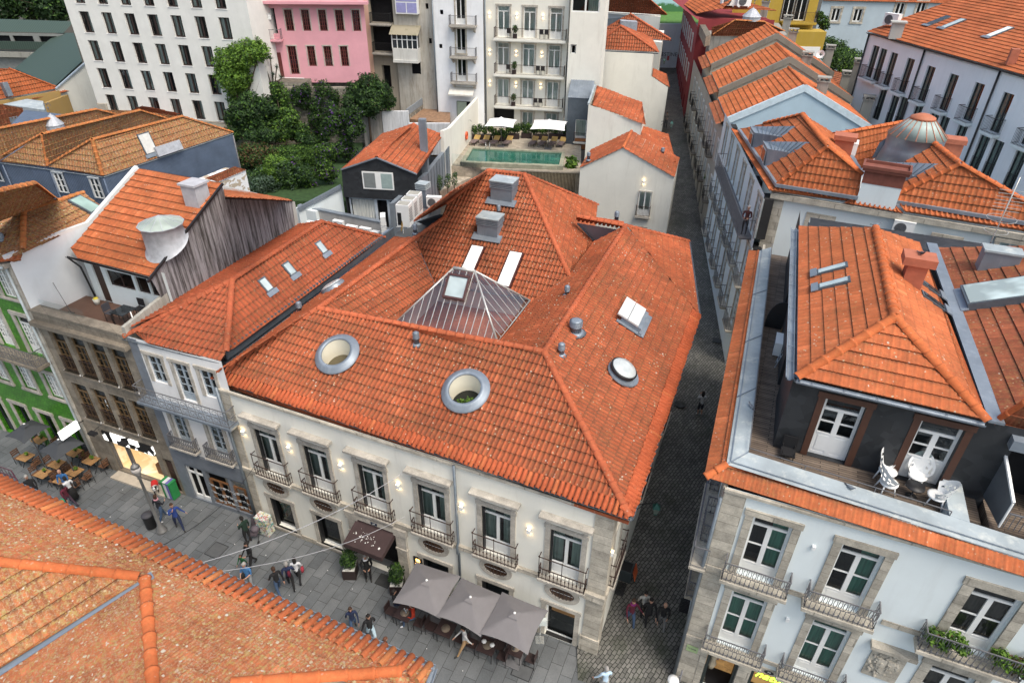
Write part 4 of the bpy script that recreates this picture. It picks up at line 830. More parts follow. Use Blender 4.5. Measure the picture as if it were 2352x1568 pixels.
# terrace
b=MB();b.prism([nl(.05,.3,0)[:2],nl(5.75,.3,0)[:2],nl(5.75,2.6,0)[:2],nl(.05,2.6,0)[:2]],9.0,9.3);DECK=m_stone('wood_deck',(.13,.075,.05),(2.2,.11),.35,.2,.008);b.build('terrace_floor',flat('reddish_deck',(.12,.065,.045),.6),gh)
af=FP(nl(0,2.55,0),-20.7);b=MB();wall(b,af,.9,6.0,9.3,11.75,[(1.62,9.3,.55,2.1),(3.0,10.35,1.6,.85),(4.35,10.35,.75,.85),(5.3,10.35,.95,.85)],.15,room=.7);b.build('attic_wall',[WHITE,DARK],gh)
for s,w_ in((3.0,1.6),(4.35,.75),(5.3,.95)):
 b=MB();
 for x in((s-w_/2+.03,s,s+w_/2-.03)if w_>1 else(s-w_/2+.03,s+w_/2-.03)):b.fbox(af,x-.03,x+.03,10.35,11.2,-.13,-.08)
 b.fbox(af,s-w_/2,s+w_/2,11.14,11.2,-.13,-.08);b.fbox(af,s-w_/2,s+w_/2,10.35,10.41,-.13,-.08);w_o=b.build('window',flat('dark_brown_frame',(.05,.03,.025),.5),gh);g=MB();g.poly([af.pt(s-w_/2,10.36,-.1),af.pt(s+w_/2,10.36,-.1),af.pt(s+w_/2,11.19,-.1),af.pt(s-w_/2,11.19,-.1)]);g.build('pane',GLASS,w_o)
b=MB();b.fbox(af,1.36,1.88,9.32,11.35,-.12,-.06);b.build('terrace_door',flat('dark_brown_door',(.045,.022,.015),.5),gh)
b=MB();b.prism([nl(5.66,.0,0)[:2],nl(5.84,.0,0)[:2],nl(5.84,2.5,0)[:2],nl(5.66,2.5,0)[:2]],[9.2]*4,[10.3,10.3,10.72,10.72]);b.build('parapet',m_stucco('mossy_render',(.42,.41,.37),.8,(.18,.18,.12),.1,.5),gh)
b=MB();b.poly([nl(.25,.32,9.9),nl(3.0,.32,9.9),nl(3.0,.32,10.35),nl(.25,.32,10.35)]);b.build('glass_balustrade',GLASS_C,gh)
qp=Pl(at(p(4,445,205),11.75),at(p(4,1005,345),11.75),at(p(1,1490,1228),14.3));b=MB()
qE0,qE1,qR1,qR0=[qp.hit(a)for a in(p(4,440,203),p(4,1008,350),p(1,1492,1230),p(1,935,1133))]
b.add([nl(.9,2.6,9),nl(5.8,2.6,9),nl(5.8,2.6,11.7),nl(.9,2.6,11.7),nl(5.8,12,9),nl(5.8,7.3,14.1),nl(5.8,12,11.7),nl(.3,12,9),nl(.3,12,12),nl(.3,7.3,14.0)],[(1,4,6,5,2),(4,7,8,6),(3,2,5,9),(9,5,6,8)]);qroof=b.build('roof',m_stucco('fibre_render',(.4,.4,.38)),gh)
tile_face(qp,[qE0,qE1,qR1,qR0],'roof_slope',T_ORG,qroof,.24,.42,.018,.045,'mars');
qb=Pl(at(p(1,1960,1345),11.9),at(p(1,1990,1340),11.9)+NF.t*-3,at(p(1,1500,1275),13.75));tile_face(qb,[qb.hit(p(1,*k))for k in((1500,1268),(1512,1325),(1965,1352),(1900,1335))],'roof_slope',T_ORG,qroof,.24,.42,.035,.04,'mars')
STREAK=m_stucco('weathered_fibre_panels',(.30,.29,.31),.5,(.14,.12,.10),.1,.95,(.045,.04,.038))
w1f=FP(nl(5.83,0,0),68);b=MB();a=[w1f.sz(x)for x in(p(4,1010,352),p(1,1492,1240),p(1,1512,1335),p(1,1962,1352),p(1,1990,1567),p(4,1115,545))]
b.poly([w1f.pt(*x)for x in a[::-1]]);b.poly([w1f.pt(a[0][0],9.0),w1f.pt(12.2,9.0),w1f.pt(*a[4]),w1f.pt(*a[5])]);b.poly([w1f.pt(2.3,9.0,-.2),w1f.pt(2.3,11.6,-.2),w1f.pt(2.3,11.6),w1f.pt(2.3,9)]);b.build('side_cladding',STREAK,gh)
b=MB();b.tube([w1f.pt(a[0][0]-.25,a[0][1]-.1,.06),w1f.pt(a[1][0],a[1][1]+.05,.06)],.07,4);b.tube([w1f.pt(a[2][0],a[2][1]+.03,.05),w1f.pt(a[3][0],a[3][1]+.03,.05)],.05,4);b.tube([w1f.pt(2.3,10.15,.08),w1f.pt(11.8,9.98,.08)],.06,4);b.build('black_edge_trim',BLACK,gh)
gutter(qroof,[qE0-(0,0,.06),qE1-(0,0,.06)],.06,BLACK);pipe(gh,[qE0+NF.t*.1-(0,0,.1),nl(.95,2.3,11.2),nl(.95,2.45,9.4)],.045,BLACK)
# zinc drum lantern and chimney
C_=qp.hit(p(4,1075,60));b=MB();tp=at(p(1,1083,1480),C_[2]+1.15);ctr=np.array([(C_[0]*.3+tp[0]*.7),(C_[1]*.3+tp[1]*.7),0]);n=24;zt=qp.z(ctr[0],ctr[1])+1.05
vs=[];
for zz,rr in((None,1.0),(None,.88),(zt,.86),(zt+.03,.9)):
 for t in np.linspace(0,2*math.pi,n,endpoint=False):
  x,y=ctr[0]+rr*math.cos(t),ctr[1]+rr*math.sin(t);vs.append((x,y,(qp.z(x,y)+(.05 if rr>.95 else .12))if zz is None else zz))
b.add(vs,[(i*n+j,i*n+(j+1)%n,(i+1)*n+(j+1)%n,(i+1)*n+j)for i in range(3)for j in range(n)],0,True);lo_=b.build('roof_lantern',flat('pale_zinc',(.40,.42,.46),.6,.2,.2),qroof)
b=MB();k=12;vs=[(ctr[0]+.98*math.cos(t),ctr[1]+.98*math.sin(t),zt+.03)for t in np.linspace(0,2*math.pi,k,endpoint=False)]+[(ctr[0],ctr[1],zt+.42)];b.add(vs,[(i,(i+1)%k,k)for i in range(k)]);b.build('pane',m_gloss('pale_lantern_glass',(.36,.42,.38),.3,.2),lo_)
b=MB();[b.tube([vs[i],vs[k]],.016,4)for i in range(k)];[b.tube([vs[i],vs[(i+1)%k]],.02,4)for i in range(k)];b.build('frame',flat('pale_zinc',(.4,.42,.46)),lo_)
C_=qp.hit(p(1,1330,1350));b=MB();d1,d2=NF.t,vN
def obox(b,C_,h1,h2,z0,z1,m=0,t=NF.t,nrm=vN):
 v=[np.array([C_[0],C_[1],0])+t*x+nrm*y+np.array([0,0,z])for z in(z0,z1)for x,y in((-h1,-h2),(h1,-h2),(h1,h2),(-h1,h2))]
 return b.add(v,[(0,3,2,1),(4,5,6,7),(0,1,5,4),(1,2,6,5),(2,3,7,6),(3,0,4,7)],m)
obox(b,C_,.42,.4,C_[2]-.4,C_[2]+.85);obox(b,C_,.5,.48,C_[2]+.85,C_[2]+.95);b.build('chimney',flat('grey_painted_render',(.42,.42,.45),.8),qroof)
# ---- green tiled house
gr_h=thing('green_tiled_house',GF.pt(4,0),'house clad in glossy green tiles with white sash windows, at the left edge','building')
def m_green():
 t=NT('green_glazed_tiles');w=t.co('World');g=t.n('ShaderNodeSeparateXYZ');t.l(w,g.inputs[0]);cx=t.n('ShaderNodeCombineXYZ');t.l(t.math('MULTIPLY',g.outputs[0],1.07),cx.inputs[0]);t.l(g.outputs[2],cx.inputs[1]);br=t.n('ShaderNodeTexBrick');br.offset=.5;t.l(cx.outputs[0],br.inputs['Vector'])
 br.inputs['Scale'].default_value=1;br.inputs['Brick Width'].default_value=.2;br.inputs['Row Height'].default_value=.14;br.inputs['Mortar Size'].default_value=.012;br.inputs['Mortar Smooth'].default_value=.8
 br.inputs['Color1'].default_value=(.085,.30,.02,1);br.inputs['Color2'].default_value=(.05,.20,.015,1);br.inputs['Mortar'].default_value=(.008,.035,.005,1)
 c=t.mix(1,br.outputs[0],t.ramp(t.noise(w,1.3,5,.7),[(.3,.65),(.7,1.3)]),'MULTIPLY');t.set(c,.3);t.bump(br.outputs['Fac'],-.5,.03);return t.m
GT=m_green();gs=[-4.9,-2.9,-.9,1.1,3.1,5.1,7.05]
make_win('gtop',.92,1.5,.16,.2,GRAN,.05,fm=PVC,cols=4,rows=4,fr=.05,mun=.03,sill=.12,curtain=CURT,cfrac=(0,.5));make_win('gdoor',.92,2.2,.16,.2,GRAN,.05,fm=PVC,cols=4,rows=5,transom=.45,panel=.35,fr=.05,mun=.03)
make_win('gmid',.92,1.55,.16,.2,GRAN,.05,fm=PVC,cols=4,rows=5,fr=.05,mun=.03,sill=.14,curtain=CURT,cfrac=(.2,1));make_win('ggr',1.0,2.75,.3,.2,GRAN,.05,fm=flat('dark_navy_frame',(.03,.035,.045),.5),cols=2,rows=1,transom=.5,panel=.7,fr=.07)
t1=[(s,10.3)for s in gs];t2=[(s,7.12)for s in gs];t3=[(s,4.4)for s in gs];t4=[(s,.05)for s in gs]
b=MB();wall(b,GF,-6.5,8.06,0,12.3,holes(t1,'gtop')+holes(t2,'gdoor')+holes(t3,'gmid')+holes(t4,'ggr'),.2);b.build('wall',[GT,DARK],gr_h)
for l_,k_ in((t1,'gtop'),(t3,'gmid'),(t4,'ggr')):wins(gr_h,GF,l_,k_)
wins(gr_h,GF,t2,'gdoor','balcony_door')
b=MB();b.fbox(GF,7.78,8.06,0,12.2,-.02,.06);b.fbox(GF,-6.5,8.06,12.1,12.3,-.02,.3);b.build('granite_trim',GRAN,gr_h)
make_balc('glong',14.0,.8,.85,.16,GRAN_D,IRON_G,'scroll',.28);place(gr_h,GF,.9,6.98,'glong','balcony')
pipe(gr_h,[GF.pt(7.85,12.1,.12),GF.pt(7.85,0,.12)],.06,flat('pale_pipe',(.45,.5,.52),.5))
b=MB();pw=FP(nl(0.02,0,0),68);pts=[pw.sz(x)for x in(p(4,135,195),p(4,440,60),p(4,605,0),p(1,935,1133))]
b.poly([pw.pt(0,0),pw.pt(pts[-1][0]+.1,0)]+[pw.pt(*x)for x in pts[::-1]]+[pw.pt(0,12.3)])
b.build('party_wall',m_stucco('clean_white_wall',(.80,.83,.86),.1),gr_h)
b=MB();b.tube([pw.pt(*x)+np.array([0,0,.05])-NF.t*.12 for x in[(pts[0][0]-.6,pts[0][1])]+pts],.15,4);b.build('wall_capping',WHITEP,gr_h)
b=MB();b.prism([(GF.pt(-6.5,0)+vN)[:2],(GF.pt(7.9,0)+vN)[:2],(nl(0,5.5,0)-NF.t*.2)[:2],(GF.pt(-6.5,0)+vN*5.5)[:2]],11.5,12.0);groof=b.build('roof',GRAN_D,gr_h)
zs_=zpitch(p(1,160,1425),at(p(4,150,200),12.55),at(p(1,600,1480),12.55),.5);rf=Pl(at(p(4,0,262),12.35),at(p(4,140,238),12.45),at(p(1,160,1425),zs_));tile_face(rf,[rf.hit(a)for a in(p(4,-200,285),p(4,145,240),p(4,158,150),p(1,160,1425),p(1,0,1490),p(1,-200,1560))],'roof_slope',T_LICH,groof,.22,.4,.03,.045,eave=2,emat=T_ORG)
rr_=Pl(at(p(4,150,200),12.55),at(p(1,600,1480),12.55),at(p(1,160,1425),zs_));hp_=rr_.hit(p(1,160,1425));tile_face(rr_,[rr_.hit(a)for a in(p(4,152,195),p(1,600,1490),p(1,685,1390),p(1,560,1295),p(1,160,1425))],'roof_slope',T_LICH,groof,.22,.4,.03,.045)
zq_=rr_.hit(p(1,370,1345))[2];rb_=Pl(hp_,rr_.hit(p(1,370,1345)),at(p(1,225,1240),zpitch(p(1,225,1240),hp_,V3(rr_.hit(p(1,370,1345)),hp_[2]),.5)));tile_face(rb_,[rb_.hit(a)for a in(p(1,-200,1560),p(1,160,1430),p(1,375,1345),p(1,225,1240),p(1,-200,1345))],'roof_slope',T_LICH,groof,.22,.4,.03,.045)
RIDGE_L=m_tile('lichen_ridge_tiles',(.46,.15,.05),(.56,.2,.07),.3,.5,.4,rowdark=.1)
ridges(groof,[(hp_,rr_.hit(p(4,155,165))),(hp_,rr_.hit(p(1,560,1295))),(rb_.hit(p(1,-100,1310)),rb_.hit(p(1,225,1240))),(rb_.hit(p(1,225,1240)),rb_.hit(p(1,372,1345)))],RIDGE_L,.12,.38)
skylight(groof,rr_,p(1,575,1385),.8,1.3,.14,m_gloss('green_skylight_glass',(.30,.42,.38),.12,.15));vent(groof,rf.hit(p(4,10,95)),.1,.12)
gutter(groof,[GF.pt(-6.5,12.2,.42),GF.pt(8.1,12.25,.42)],.08,flat('pale_pipe',(.45,.5,.52)))
# ---- blue corrugated house
bh=thing('blue_metal_house',at(p(1,690,1185),0),'slate blue corrugated house with lichen-covered hipped tile roof, behind the green house','building')
def m_corr():
 t=NT('blue_corrugated_sheet');w=t.co('World');g=t.n('ShaderNodeSeparateXYZ');t.l(w,g.inputs[0]);s_=t.math('ADD',g.outputs[0],t.math('MULTIPLY',g.outputs[1],.8));f=t.math('SINE',t.math('MULTIPLY',s_,55));c=t.mix(t.ramp(f,[(0,0),(.8,1)]),(.075,.105,.165),(.13,.17,.24));c=t.mix(1,c,t.ramp(t.noise(w,1,5),[(.3,.8),(.7,1.15)]),'MULTIPLY');t.set(c,.55);t.bump(f,.5,.02);return t.m
CORR=m_corr();zb=10.0;bE=[at(p(1,-150,1065),zb),at(p(1,0,1087),zb),at(p(1,690,1183),zb),at(p(1,1562,892),zb)];back=bE[3]+(bE[1]-bE[2])*2.4
b=MB();b.prism([x[:2]for x in(bE[0],bE[2],bE[3],back)],1,zb-.1);b.build('wall',CORR,bh)
bf=fp2(bE[1],bE[2]);bs=fp2(bE[2],bE[3]);make_win('bwin',.75,1.45,.05,.08,flat('pale_grey_trim',(.4,.43,.46)),.05,cols=2,rows=3,fr=.06,mun=.035,curtain=CURT_D)
for a in(p(1,440,1292),p(1,680,1330),p(1,5,1215)):s,z=bf.sz(a);place(bh,bf,s,z,'bwin',o=.07)
b=MB();b.prism([x[:2]for x in(bE[0],bE[2],bE[3],back)],zb-.1,zb-.05);broof=b.build('roof',CORR,bh)
def rp(*k):return[p(1,*x)for x in k]
zr=12.2
f1=Pl(bE[2],bE[3],at(p(1,920,860),zr));R1,R2=f1.hit(p(1,620,940)),f1.hit(p(1,1220,785));tile_face(f1,[f1.hit(a)for a in rp((690,1183),(1565,892),(1220,785),(620,940))],'roof_slope',T_LICH,broof,.24,.42,.028,.045)
f2=Pl(bE[1],bE[2],at(p(1,620,940),zr));tile_face(f2,[f2.hit(a)for a in rp((325,1120),(690,1183),(620,940))],'roof_slope',T_LICH,broof,.24,.42,.028,.045,eave=0)
f3=Pl(at(p(1,315,1105),10.3),at(p(1,1180,790),10.6),at(p(1,500,860),zr));tile_face(f3,[f3.hit(a)for a in rp((325,1115),(620,940),(1220,785),(935,745),(285,903))],'roof_slope',T_LICH,broof,.24,.42,.028,.045)
f4=Pl(bE[0],bE[1],at(p(1,285,903),zr));tile_face(f4,[f4.hit(a)for a in rp((0,1087),(325,1120),(285,903))],'roof_slope',T_LICH,broof,.24,.42,.028,.045)
f5=Pl(at(p(1,0,1050),10.5),at(p(1,900,780),10.7),at(p(1,300,800),zr));tile_face(f5,[f5.hit(a)for a in rp((-200,1090),(0,1080),(285,903),(935,745),(640,738),(0,862),(-200,900))],'roof_slope',T_LICH,broof,.24,.42,.028,.045)
f6=Pl(bE[3],at(p(1,1180,720),10.2),R2)
ridges(broof,[(R1,R2),(R1,f2.hit(p(1,688,1175))),(f3.hit(p(1,285,903)),f3.hit(p(1,935,745))),(f4.hit(p(1,285,905)),f4.hit(p(1,320,1110))),(R2,f1.hit(p(1,1560,890))),(f5.hit(p(1,-100,885)),f5.hit(p(1,640,738))),(f3.hit(p(1,935,745)),f3.hit(p(1,1120,800))),(f2.hit(p(1,620,940)),f2.hit(p(1,325,1112))),(f4.hit(p(1,285,903)),f4.hit(p(1,0,1060)))],RIDGE_L,.13,.4)
ridges(broof,[(f5.hit(p(1,640,738)),f5.hit(p(1,775,770)))],RIDGE_L)
gutter(broof,[bE[0]-(0,0,.05),bE[1]-(0,0,.05),bE[2]-(0,0,.05),bE[3]-(0,0,.05)],.07,flat('pale_pipe',(.45,.5,.52)))
for a in(p(1,20,1095),p(1,345,1145)):s,z=bf.sz(a);pipe(bh,[bf.pt(s,9.8,.08),bf.pt(s,3,.08)],.05,CORR)
pipe(bh,[bE[2]+(0,0,-.2),bE[2]+(0,0,-6)],.06,CORR);pipe(bh,[bE[3]+(0,0,-.2),bE[3]+(0,0,-6)],.06,IRON_G)
skylight(broof,f1,p(1,985,965),1.0,1.5,.12,flat('whitish_glass',(.6,.6,.58),.3));b=MB();C_=f1.hit(p(1,1120,1000));slope_box(b,f1,C_,2.2,.7,-.02,.35);b.build('dormer_box',flat('pale_zinc',(.4,.42,.46)),broof)
def finial_lantern(parent,P_,r,h,mat):
 b=MB();b.lathe(P_,[(r,0),(r*.98,h*.3),(r*1.06,h*.32),(r*.3,h*.85),(r*.12,h*.9),(.01,h)],12,smooth=False);o=b.build('roof_lantern',mat,parent);b=MB();c=np.array(P_)+np.array([0,0,h])
 b.tube([c,c+np.array([0,0,.7])],.02,4);b.lathe(tuple(c+np.array([0,0,.3])),[(.01,0),(.09,.08),(.01,.16)],8)
 for k in range(4):t=k*math.pi/2;b.tube([c+np.array([0,0,.6]),c+np.array([.2*math.cos(t),.2*math.sin(t),.75]),c+np.array([.28*math.cos(t),.28*math.sin(t),.55])],.015,4)
 b.build('weather_vane',IRON_G,o)
finial_lantern(broof,f5.hit(p(1,375,870)),.65,1.2,flat('pale_zinc',(.4,.42,.46)))
# small lean-to behind with patchy white wall
sl=thing('lean_to_house',at(p(1,1500,1240),0),'low outbuilding with patchy white stone wall and thin tiled roof beside the garden','building')
a_,c_=at(p(1,1460,1222),9.0),at(p(1,1650,1142),9.0);lf=Pl(a_,c_,at(p(1,1375,1195),9.6));tile_face(lf,[lf.hit(x)for x in rp((1460,1222),(1655,1140),(1575,1118),(1375,1198))],'roof_slope',T_OLD,sl,.24,.42,.045,.05)
b=MB();sw=fp2(a_,c_);d_=-sw.out*2;b.prism([a_[:2],c_[:2],(c_+d_)[:2],(a_+d_)[:2]],1,8.9);PATCH=NT('patchy_wall');PATCH.set(PATCH.mix(PATCH.ramp(PATCH.noise(PATCH.co('World',(1,1,1.6)),1.5,2),[(.54,0),(.56,1)]),(.72,.74,.76),(.42,.36,.28)),.9);b.build('wall',PATCH.m,sl);gutter(sl,[a_,c_],.06,WHITEP)
# ------------------------------------------------------------------ right-hand corner house with roof terrace
RC=at(D(1552,1557),0);RF=FP(RC,-22.5);RS=FP(RC,249);nR=-RF.out
def rl(s,n,z):return RF.pt(s,z)+nR*n
rb=thing('terrace_house',rl(4,0,0),'white corner house with granite surrounds, zinc-edged terrace and black slate attic right of the alley','building')
DGF=flat('grey_window_frame',(.12,.125,.14),.5)
make_win('rup',1.16,2.78,.22,.24,QUOIN,.05,fm=PVC,cols=2,rows=2,transom=.42,panel=.42,curtain=SHUT_G,cfrac=[(.55,1)],fr=.08,mun=.045);make_win('rlo',1.16,3.05,.22,.24,QUOIN,.05,fm=PVC,cols=2,rows=2,transom=.42,panel=.42,curtain=SHUT_G,cfrac=[(0,.95)],fr=.08,mun=.045)
make_win('rup2',1.2,2.7,.22,.28,QUOIN,.05,fm=PVC,cols=2,rows=2,transom=.42,panel=.42,curtain=CURT_D,fr=.08,mun=.045)
up=[(1.55,7.1),(4.12,7.06)];u3=[(7.63,7.0)];lo3=[(1.6,3.2),(4.22,3.12)];l3=[(7.8,3.2)];shops=[(1.44,.1,1.14,2.35),(3.45,.1,2.0,2.35),(6.4,.1,1.6,2.3),(9,.1,1.6,2.3)]
b=MB();wall(b,RF,0,12,0,10.72,holes(up,'rup')+holes(u3,'rup2')+holes(lo3,'rlo')+holes(l3,'rup2')+shops,.22,room=.9)
sw_=[(-1.6-k*2.6,z)for k in range(7)for z in(7.1,4.0)];make_win('rside',.95,2.3,.15,.2,QUOIN,.04,fm=PVC,cols=2,rows=3,transom=.4,curtain=CURT_D)
wall(b,RS,-19.0,0,0,10.72,holes(sw_,'rside')+[(-3-k*2.6,gz(16+k*2.4)+.2,1.1,2.3)for k in range(6)],.15)
b.build('wall',[WHITE,DARK],rb)
b=MB();b.fbox(RF,-.03,.62,0,10.65,-.02,.05);b.fbox(RF,-.05,.72,6.85,7.12,-.02,.1);b.fbox(RF,-.05,.72,2.9,3.1,-.02,.1);b.fbox(RF,-.05,12,10.6,10.7,-.02,.1)
for a,c in((2.6,3.2),(5.4,6.5),(8.8,12)):b.fbox(RF,a,c,6.95,7.15,-.02,.05);b.fbox(RF,a,c,3.0,3.18,-.02,.05)
for s,w_ in((1.44,1.14),(3.45,2.0)):
 for a,c in((s-w_/2-.24,s-w_/2),(s+w_/2,s+w_/2+.2)):b.fbox(RF,a,c,0,2.45,-.02,.05)
 b.fbox(RF,s-w_/2-.28,s+w_/2+.25,2.45,2.72,-.02,.06)
b.build('granite_quoins',QUOIN,rb);b=MB();b.fbox(RS,-.6,.03,0,10.4,-.02,.05);b.fbox(RS,-19,0,10.6,10.7,-.02,.1);b.fbox(RS,-19,0,6.9,7.05,-.02,.05);b.build('granite_quoins',QUOIN,rb)
wins(rb,RF,up,'rup');wins(rb,RF,u3,'rup2');wins(rb,RF,lo3,'rlo');wins(rb,RF,l3,'rup2');wins(rb,RS,sw_,'rside')
make_balc('rbal',2.1,.5,.85,.14,QUOIN,IRON_G,'oval',.145);make_balc('rbalw',2.7,.55,.85,.14,QUOIN,IRON_G,'oval',.15);make_balc('rsbal',1.5,.4,.85,.1,QUOIN,IRON_G,'oval',.15)
for s,z in up:place(rb,RF,s,z-.03,'rbal','balcony')
for s,z in lo3:place(rb,RF,s,z-.06,'rbal','balcony')
for s,z in u3+l3:place(rb,RF,s+.1,z-.1,'rbalw','balcony')
for s,z in sw_:place(rb,RS,s,z-.05,'rsbal','balcony')
make_balc('rgal',4.2,.55,1.0,.1,QUOIN,IRON_G,'bars',.5)
place(rb,RS,-1.8,7.0,'rgal','balcony')
for s,z in((2.85,9.33),(2.92,5.71)):b=MB();b.fbox(RF,s-.05,s+.05,z-.07,z+.07,.0,.1);b.build('alarm_light',WHITEP,rb)
# shops: lit display and neon lettering
LITWARM=NT('warm_shop_window');LITWARM.set(LITWARM.mix(LITWARM.ramp(LITWARM.noise(LITWARM.co('World'),2.5,3),[(.4,0),(.6,1)]),(.22,.10,.03),(.6,.35,.12)),.6);LITWARM.b.inputs['Emission Color'].default_value=(1,.55,.2,1);LITWARM.b.inputs['Emission Strength'].default_value=.12;LITWARM=LITWARM.m
b=MB();b.fbox(RF,.9,2.0,.1,2.44,-1.05,-1.0);b.fbox(RF,2.48,4.4,.1,2.44,-1.05,-1.0);b.build('shop_interior',LITWARM,rb)
b=MB();random.seed(5)
for k,(cx,m_)in enumerate(((1.08,0),(1.26,1),(1.5,2),(1.72,0))):b.prism([RF.pt(cx-.09,0,-.5)[:2],RF.pt(cx+.09,0,-.5)[:2],RF.pt(cx+.07,0,-.62)[:2],RF.pt(cx-.07,0,-.62)[:2]],1.3+.1*k,2.2,m_)
b.build('hanging_clothes',[flat('cream_cloth',(.5,.42,.3)),flat('patterned_cloth',(.2,.12,.12)),flat('wine_cloth',(.12,.02,.03))],rb)
b=MB();b.lathe(RF.pt(1.15,.9,-.45),[(.1,0),(.17,.3),(.1,.5),(.13,.75),(.05,.85),(.01,.9)],10);b.build('mannequin',flat('cream_cloth',(.5,.42,.3)),rb)
for s in(.95,1.94,2.52,4.38):b=MB();b.fbox(RF,s-.05,s+.05,.1,2.42,-.15,-.06);b.build('shop_frame',flat('black_green_frame',(.02,.03,.03),.4),rb)
b=MB();b.fbox(RF,.95,1.94,2.25,2.3,-.14,-.07);b.build('shop_frame',flat('black_green_frame',(.02,.03,.03),.4),rb)
NEON=NT('green_neon');NEON.set((.3,1,.05),.5);NEON.b.inputs['Emission Color'].default_value=(.35,1,.03,1);NEON.b.inputs['Emission Strength'].default_value=3.5;NEON=NEON.m
text_obj('natura C',.5,NEON,rb,RF.pt(3.5,2.12,-.05),RF.ang,name='neon_lettering',ext=.012,shear=.35)
for s,tx in((1.5,'77'),(3.0,'79')):
 b=MB();b.poly([RF.pt(s+.17*math.cos(t),2.6+.1*math.sin(t),.075)for t in np.linspace(0,2*math.pi,20,endpoint=False)]);o=b.build('number_plate',BLACK,rb);text_obj(tx,.12,WHITEP,o,RF.pt(s,2.6,.08),RF.ang)
b=MB();b.fbox(RF,.08,.5,2.15,2.5,.06,.075);o=b.build('street_sign',flat('pale_green_enamel',(.38,.5,.25),.5),rb);text_obj('FLORES',.09,flat('grey_lettering',(.12,.11,.1)),o,RF.pt(.29,2.33,.078),RF.ang)
pipe(rb,[RF.pt(-.1,10.3,.1),RF.pt(-.1,0,.1)],.06,GUT)
# carved coat of arms
b=MB();cz_,cs=5.2,6.05;b.fbox(RF,cs-.66,cs+.66,5.95,6.1,0,.3);b.fbox(RF,cs-.6,cs+.6,5.85,5.95,0,.2);b.fbox(RF,cs-.5,cs+.5,4.35,5.85,0,.06)
sh_=[(cs+x,5.1+z)for x,z in((-.24,.32),(.24,.32),(.26,0),(.16,-.28),(0,-.42),(-.16,-.28),(-.26,0))];b.add([RF.pt(*x,.06)for x in sh_]+[RF.pt(*x,.13)for x in sh_],[tuple(range(7,14))]+[(i_,(i_+1)%7,7+(i_+1)%7,7+i_)for i_ in range(7)]);[b.fbox(RF,cs+x-.05,cs+x+.05,5.1+z-.06,5.1+z+.06,.13,.16)for x in(-.11,.11)for z in(-.12,.1)];random.seed(9)
for k in range(46):
 t=random.uniform(0,6.28);r_=random.uniform(.22,.47);c=RF.pt(cs+r_*math.cos(t),5.08+r_*1.35*math.sin(t),.07);b.lathe(c,[(.02,-.07),(.07,0),(.02,.07)],7)
b.build('coat_of_arms',QUOIN,rb)
# tile skirt, zinc terrace edge, deck
skM=T_ORG;b=MB();b.prism([rl(.1,.2,0)[:2],rl(12,.2,0)[:2],rl(12,18,0)[:2],rl(.1,18,0)[:2]],9.8,10.32);rroof=b.build('roof',ZINC,rb)
sA,sB=at(p(9,210,184),10.8),at(p(9,2352,852),10.8);sB=sA+(sB-sA)*1.3;tA,tB=at(p(9,352,100),11.15),at(p(9,2352,728),11.15);tB=tA+(tB-tA)*1.3;pk=Pl(sA,sB,tA);tile_face(pk,[sA,sB,tB,tA],'eave_tiles',T_ORG,rroof,.235,.5,.025,.05,'mars')
sC,tC=at(p(6,505,175),10.8),at(p(6,575,170),11.15);pk2=Pl(sC,sA,tA);tile_face(pk2,[sC,sA,tA,tC],'eave_tiles',T_ORG,rroof,.235,.5,.025,.05,'mars');ridges(rroof,[(sA,tA)],RIDGE_O,.12,.45)
uA,uB,uC=at(p(9,500,20),11.18),at(p(9,1850,447),11.18),at(p(6,655,150),11.18);uD=uA+(uB-uA)*2.2;b=MB();tA2,tB2=tA-(0,0,.02),tB;b.prism([tA[:2],tB[:2],uD[:2],uA[:2]],10.4,[11.13,11.13,11.2,11.2]);b.prism([tA[:2],uA[:2],uC[:2],tC[:2]],10.4,[11.128,11.198,11.198,11.128]);e_=(uB-uA)/np.linalg.norm(uB-uA);b.prism([uB[:2],(uB+e_*.5)[:2],(uB+e_*.5+nR*1.6)[:2],(uB+nR*1.6)[:2]],10.4,11.21);b.build('zinc_parapet',ZINC_L,rroof)
b=MB();[b.tube([tA*(1-k)+uA*k+(0,0,.03),tC*(1-k)+uC*k+(0,0,.03)],.018,4)for k in(.2,)];[b.tube([tA*(1-k)+tC*k+(0,0,.02),uA*(1-k)+uC*k+(0,0,.03)],.02,4)for k in(.0,.22,.45,.7)];b.tube([tA*.8+uA*.2+(0,0,.03),tB*.8+uD*.2+(0,0,.03)],.018,4);b.build('zinc_seam',ZINC,rroof)
deckm=NT('weathered_deck');wd=deckm.co('World',rot=(0,0,R(22.5)));brd=deckm.n('ShaderNodeTexBrick');deckm.l(wd,brd.inputs['Vector']);brd.inputs['Scale'].default_value=1;brd.inputs['Brick Width'].default_value=1.1;brd.inputs['Row Height'].default_value=.1;brd.inputs['Mortar Size'].default_value=.01
brd.inputs['Color1'].default_value=(.115,.085,.065,1);brd.inputs['Color2'].default_value=(.20,.155,.12,1);brd.inputs['Mortar'].default_value=(.02,.015,.012,1);deckm.set(deckm.mix(1,brd.outputs[0],deckm.ramp(deckm.noise(wd,2,5),[(.3,.75),(.7,1.2)]),'MULTIPLY'),.8);DECKM=deckm.m
b=MB();b.prism([rl(.3,1.4,0)[:2],rl(7,1.4,0)[:2],rl(7,2.7,0)[:2],rl(.3,2.7,0)[:2]],10.38,10.75);b.prism([rl(-.6,2.7,0)[:2],rl(2,2.7,0)[:2],rl(2,17.8,0)[:2],rl(-.6,17.8,0)[:2]],10.38,10.75);b.build('terrace_deck',DECKM,rroof)
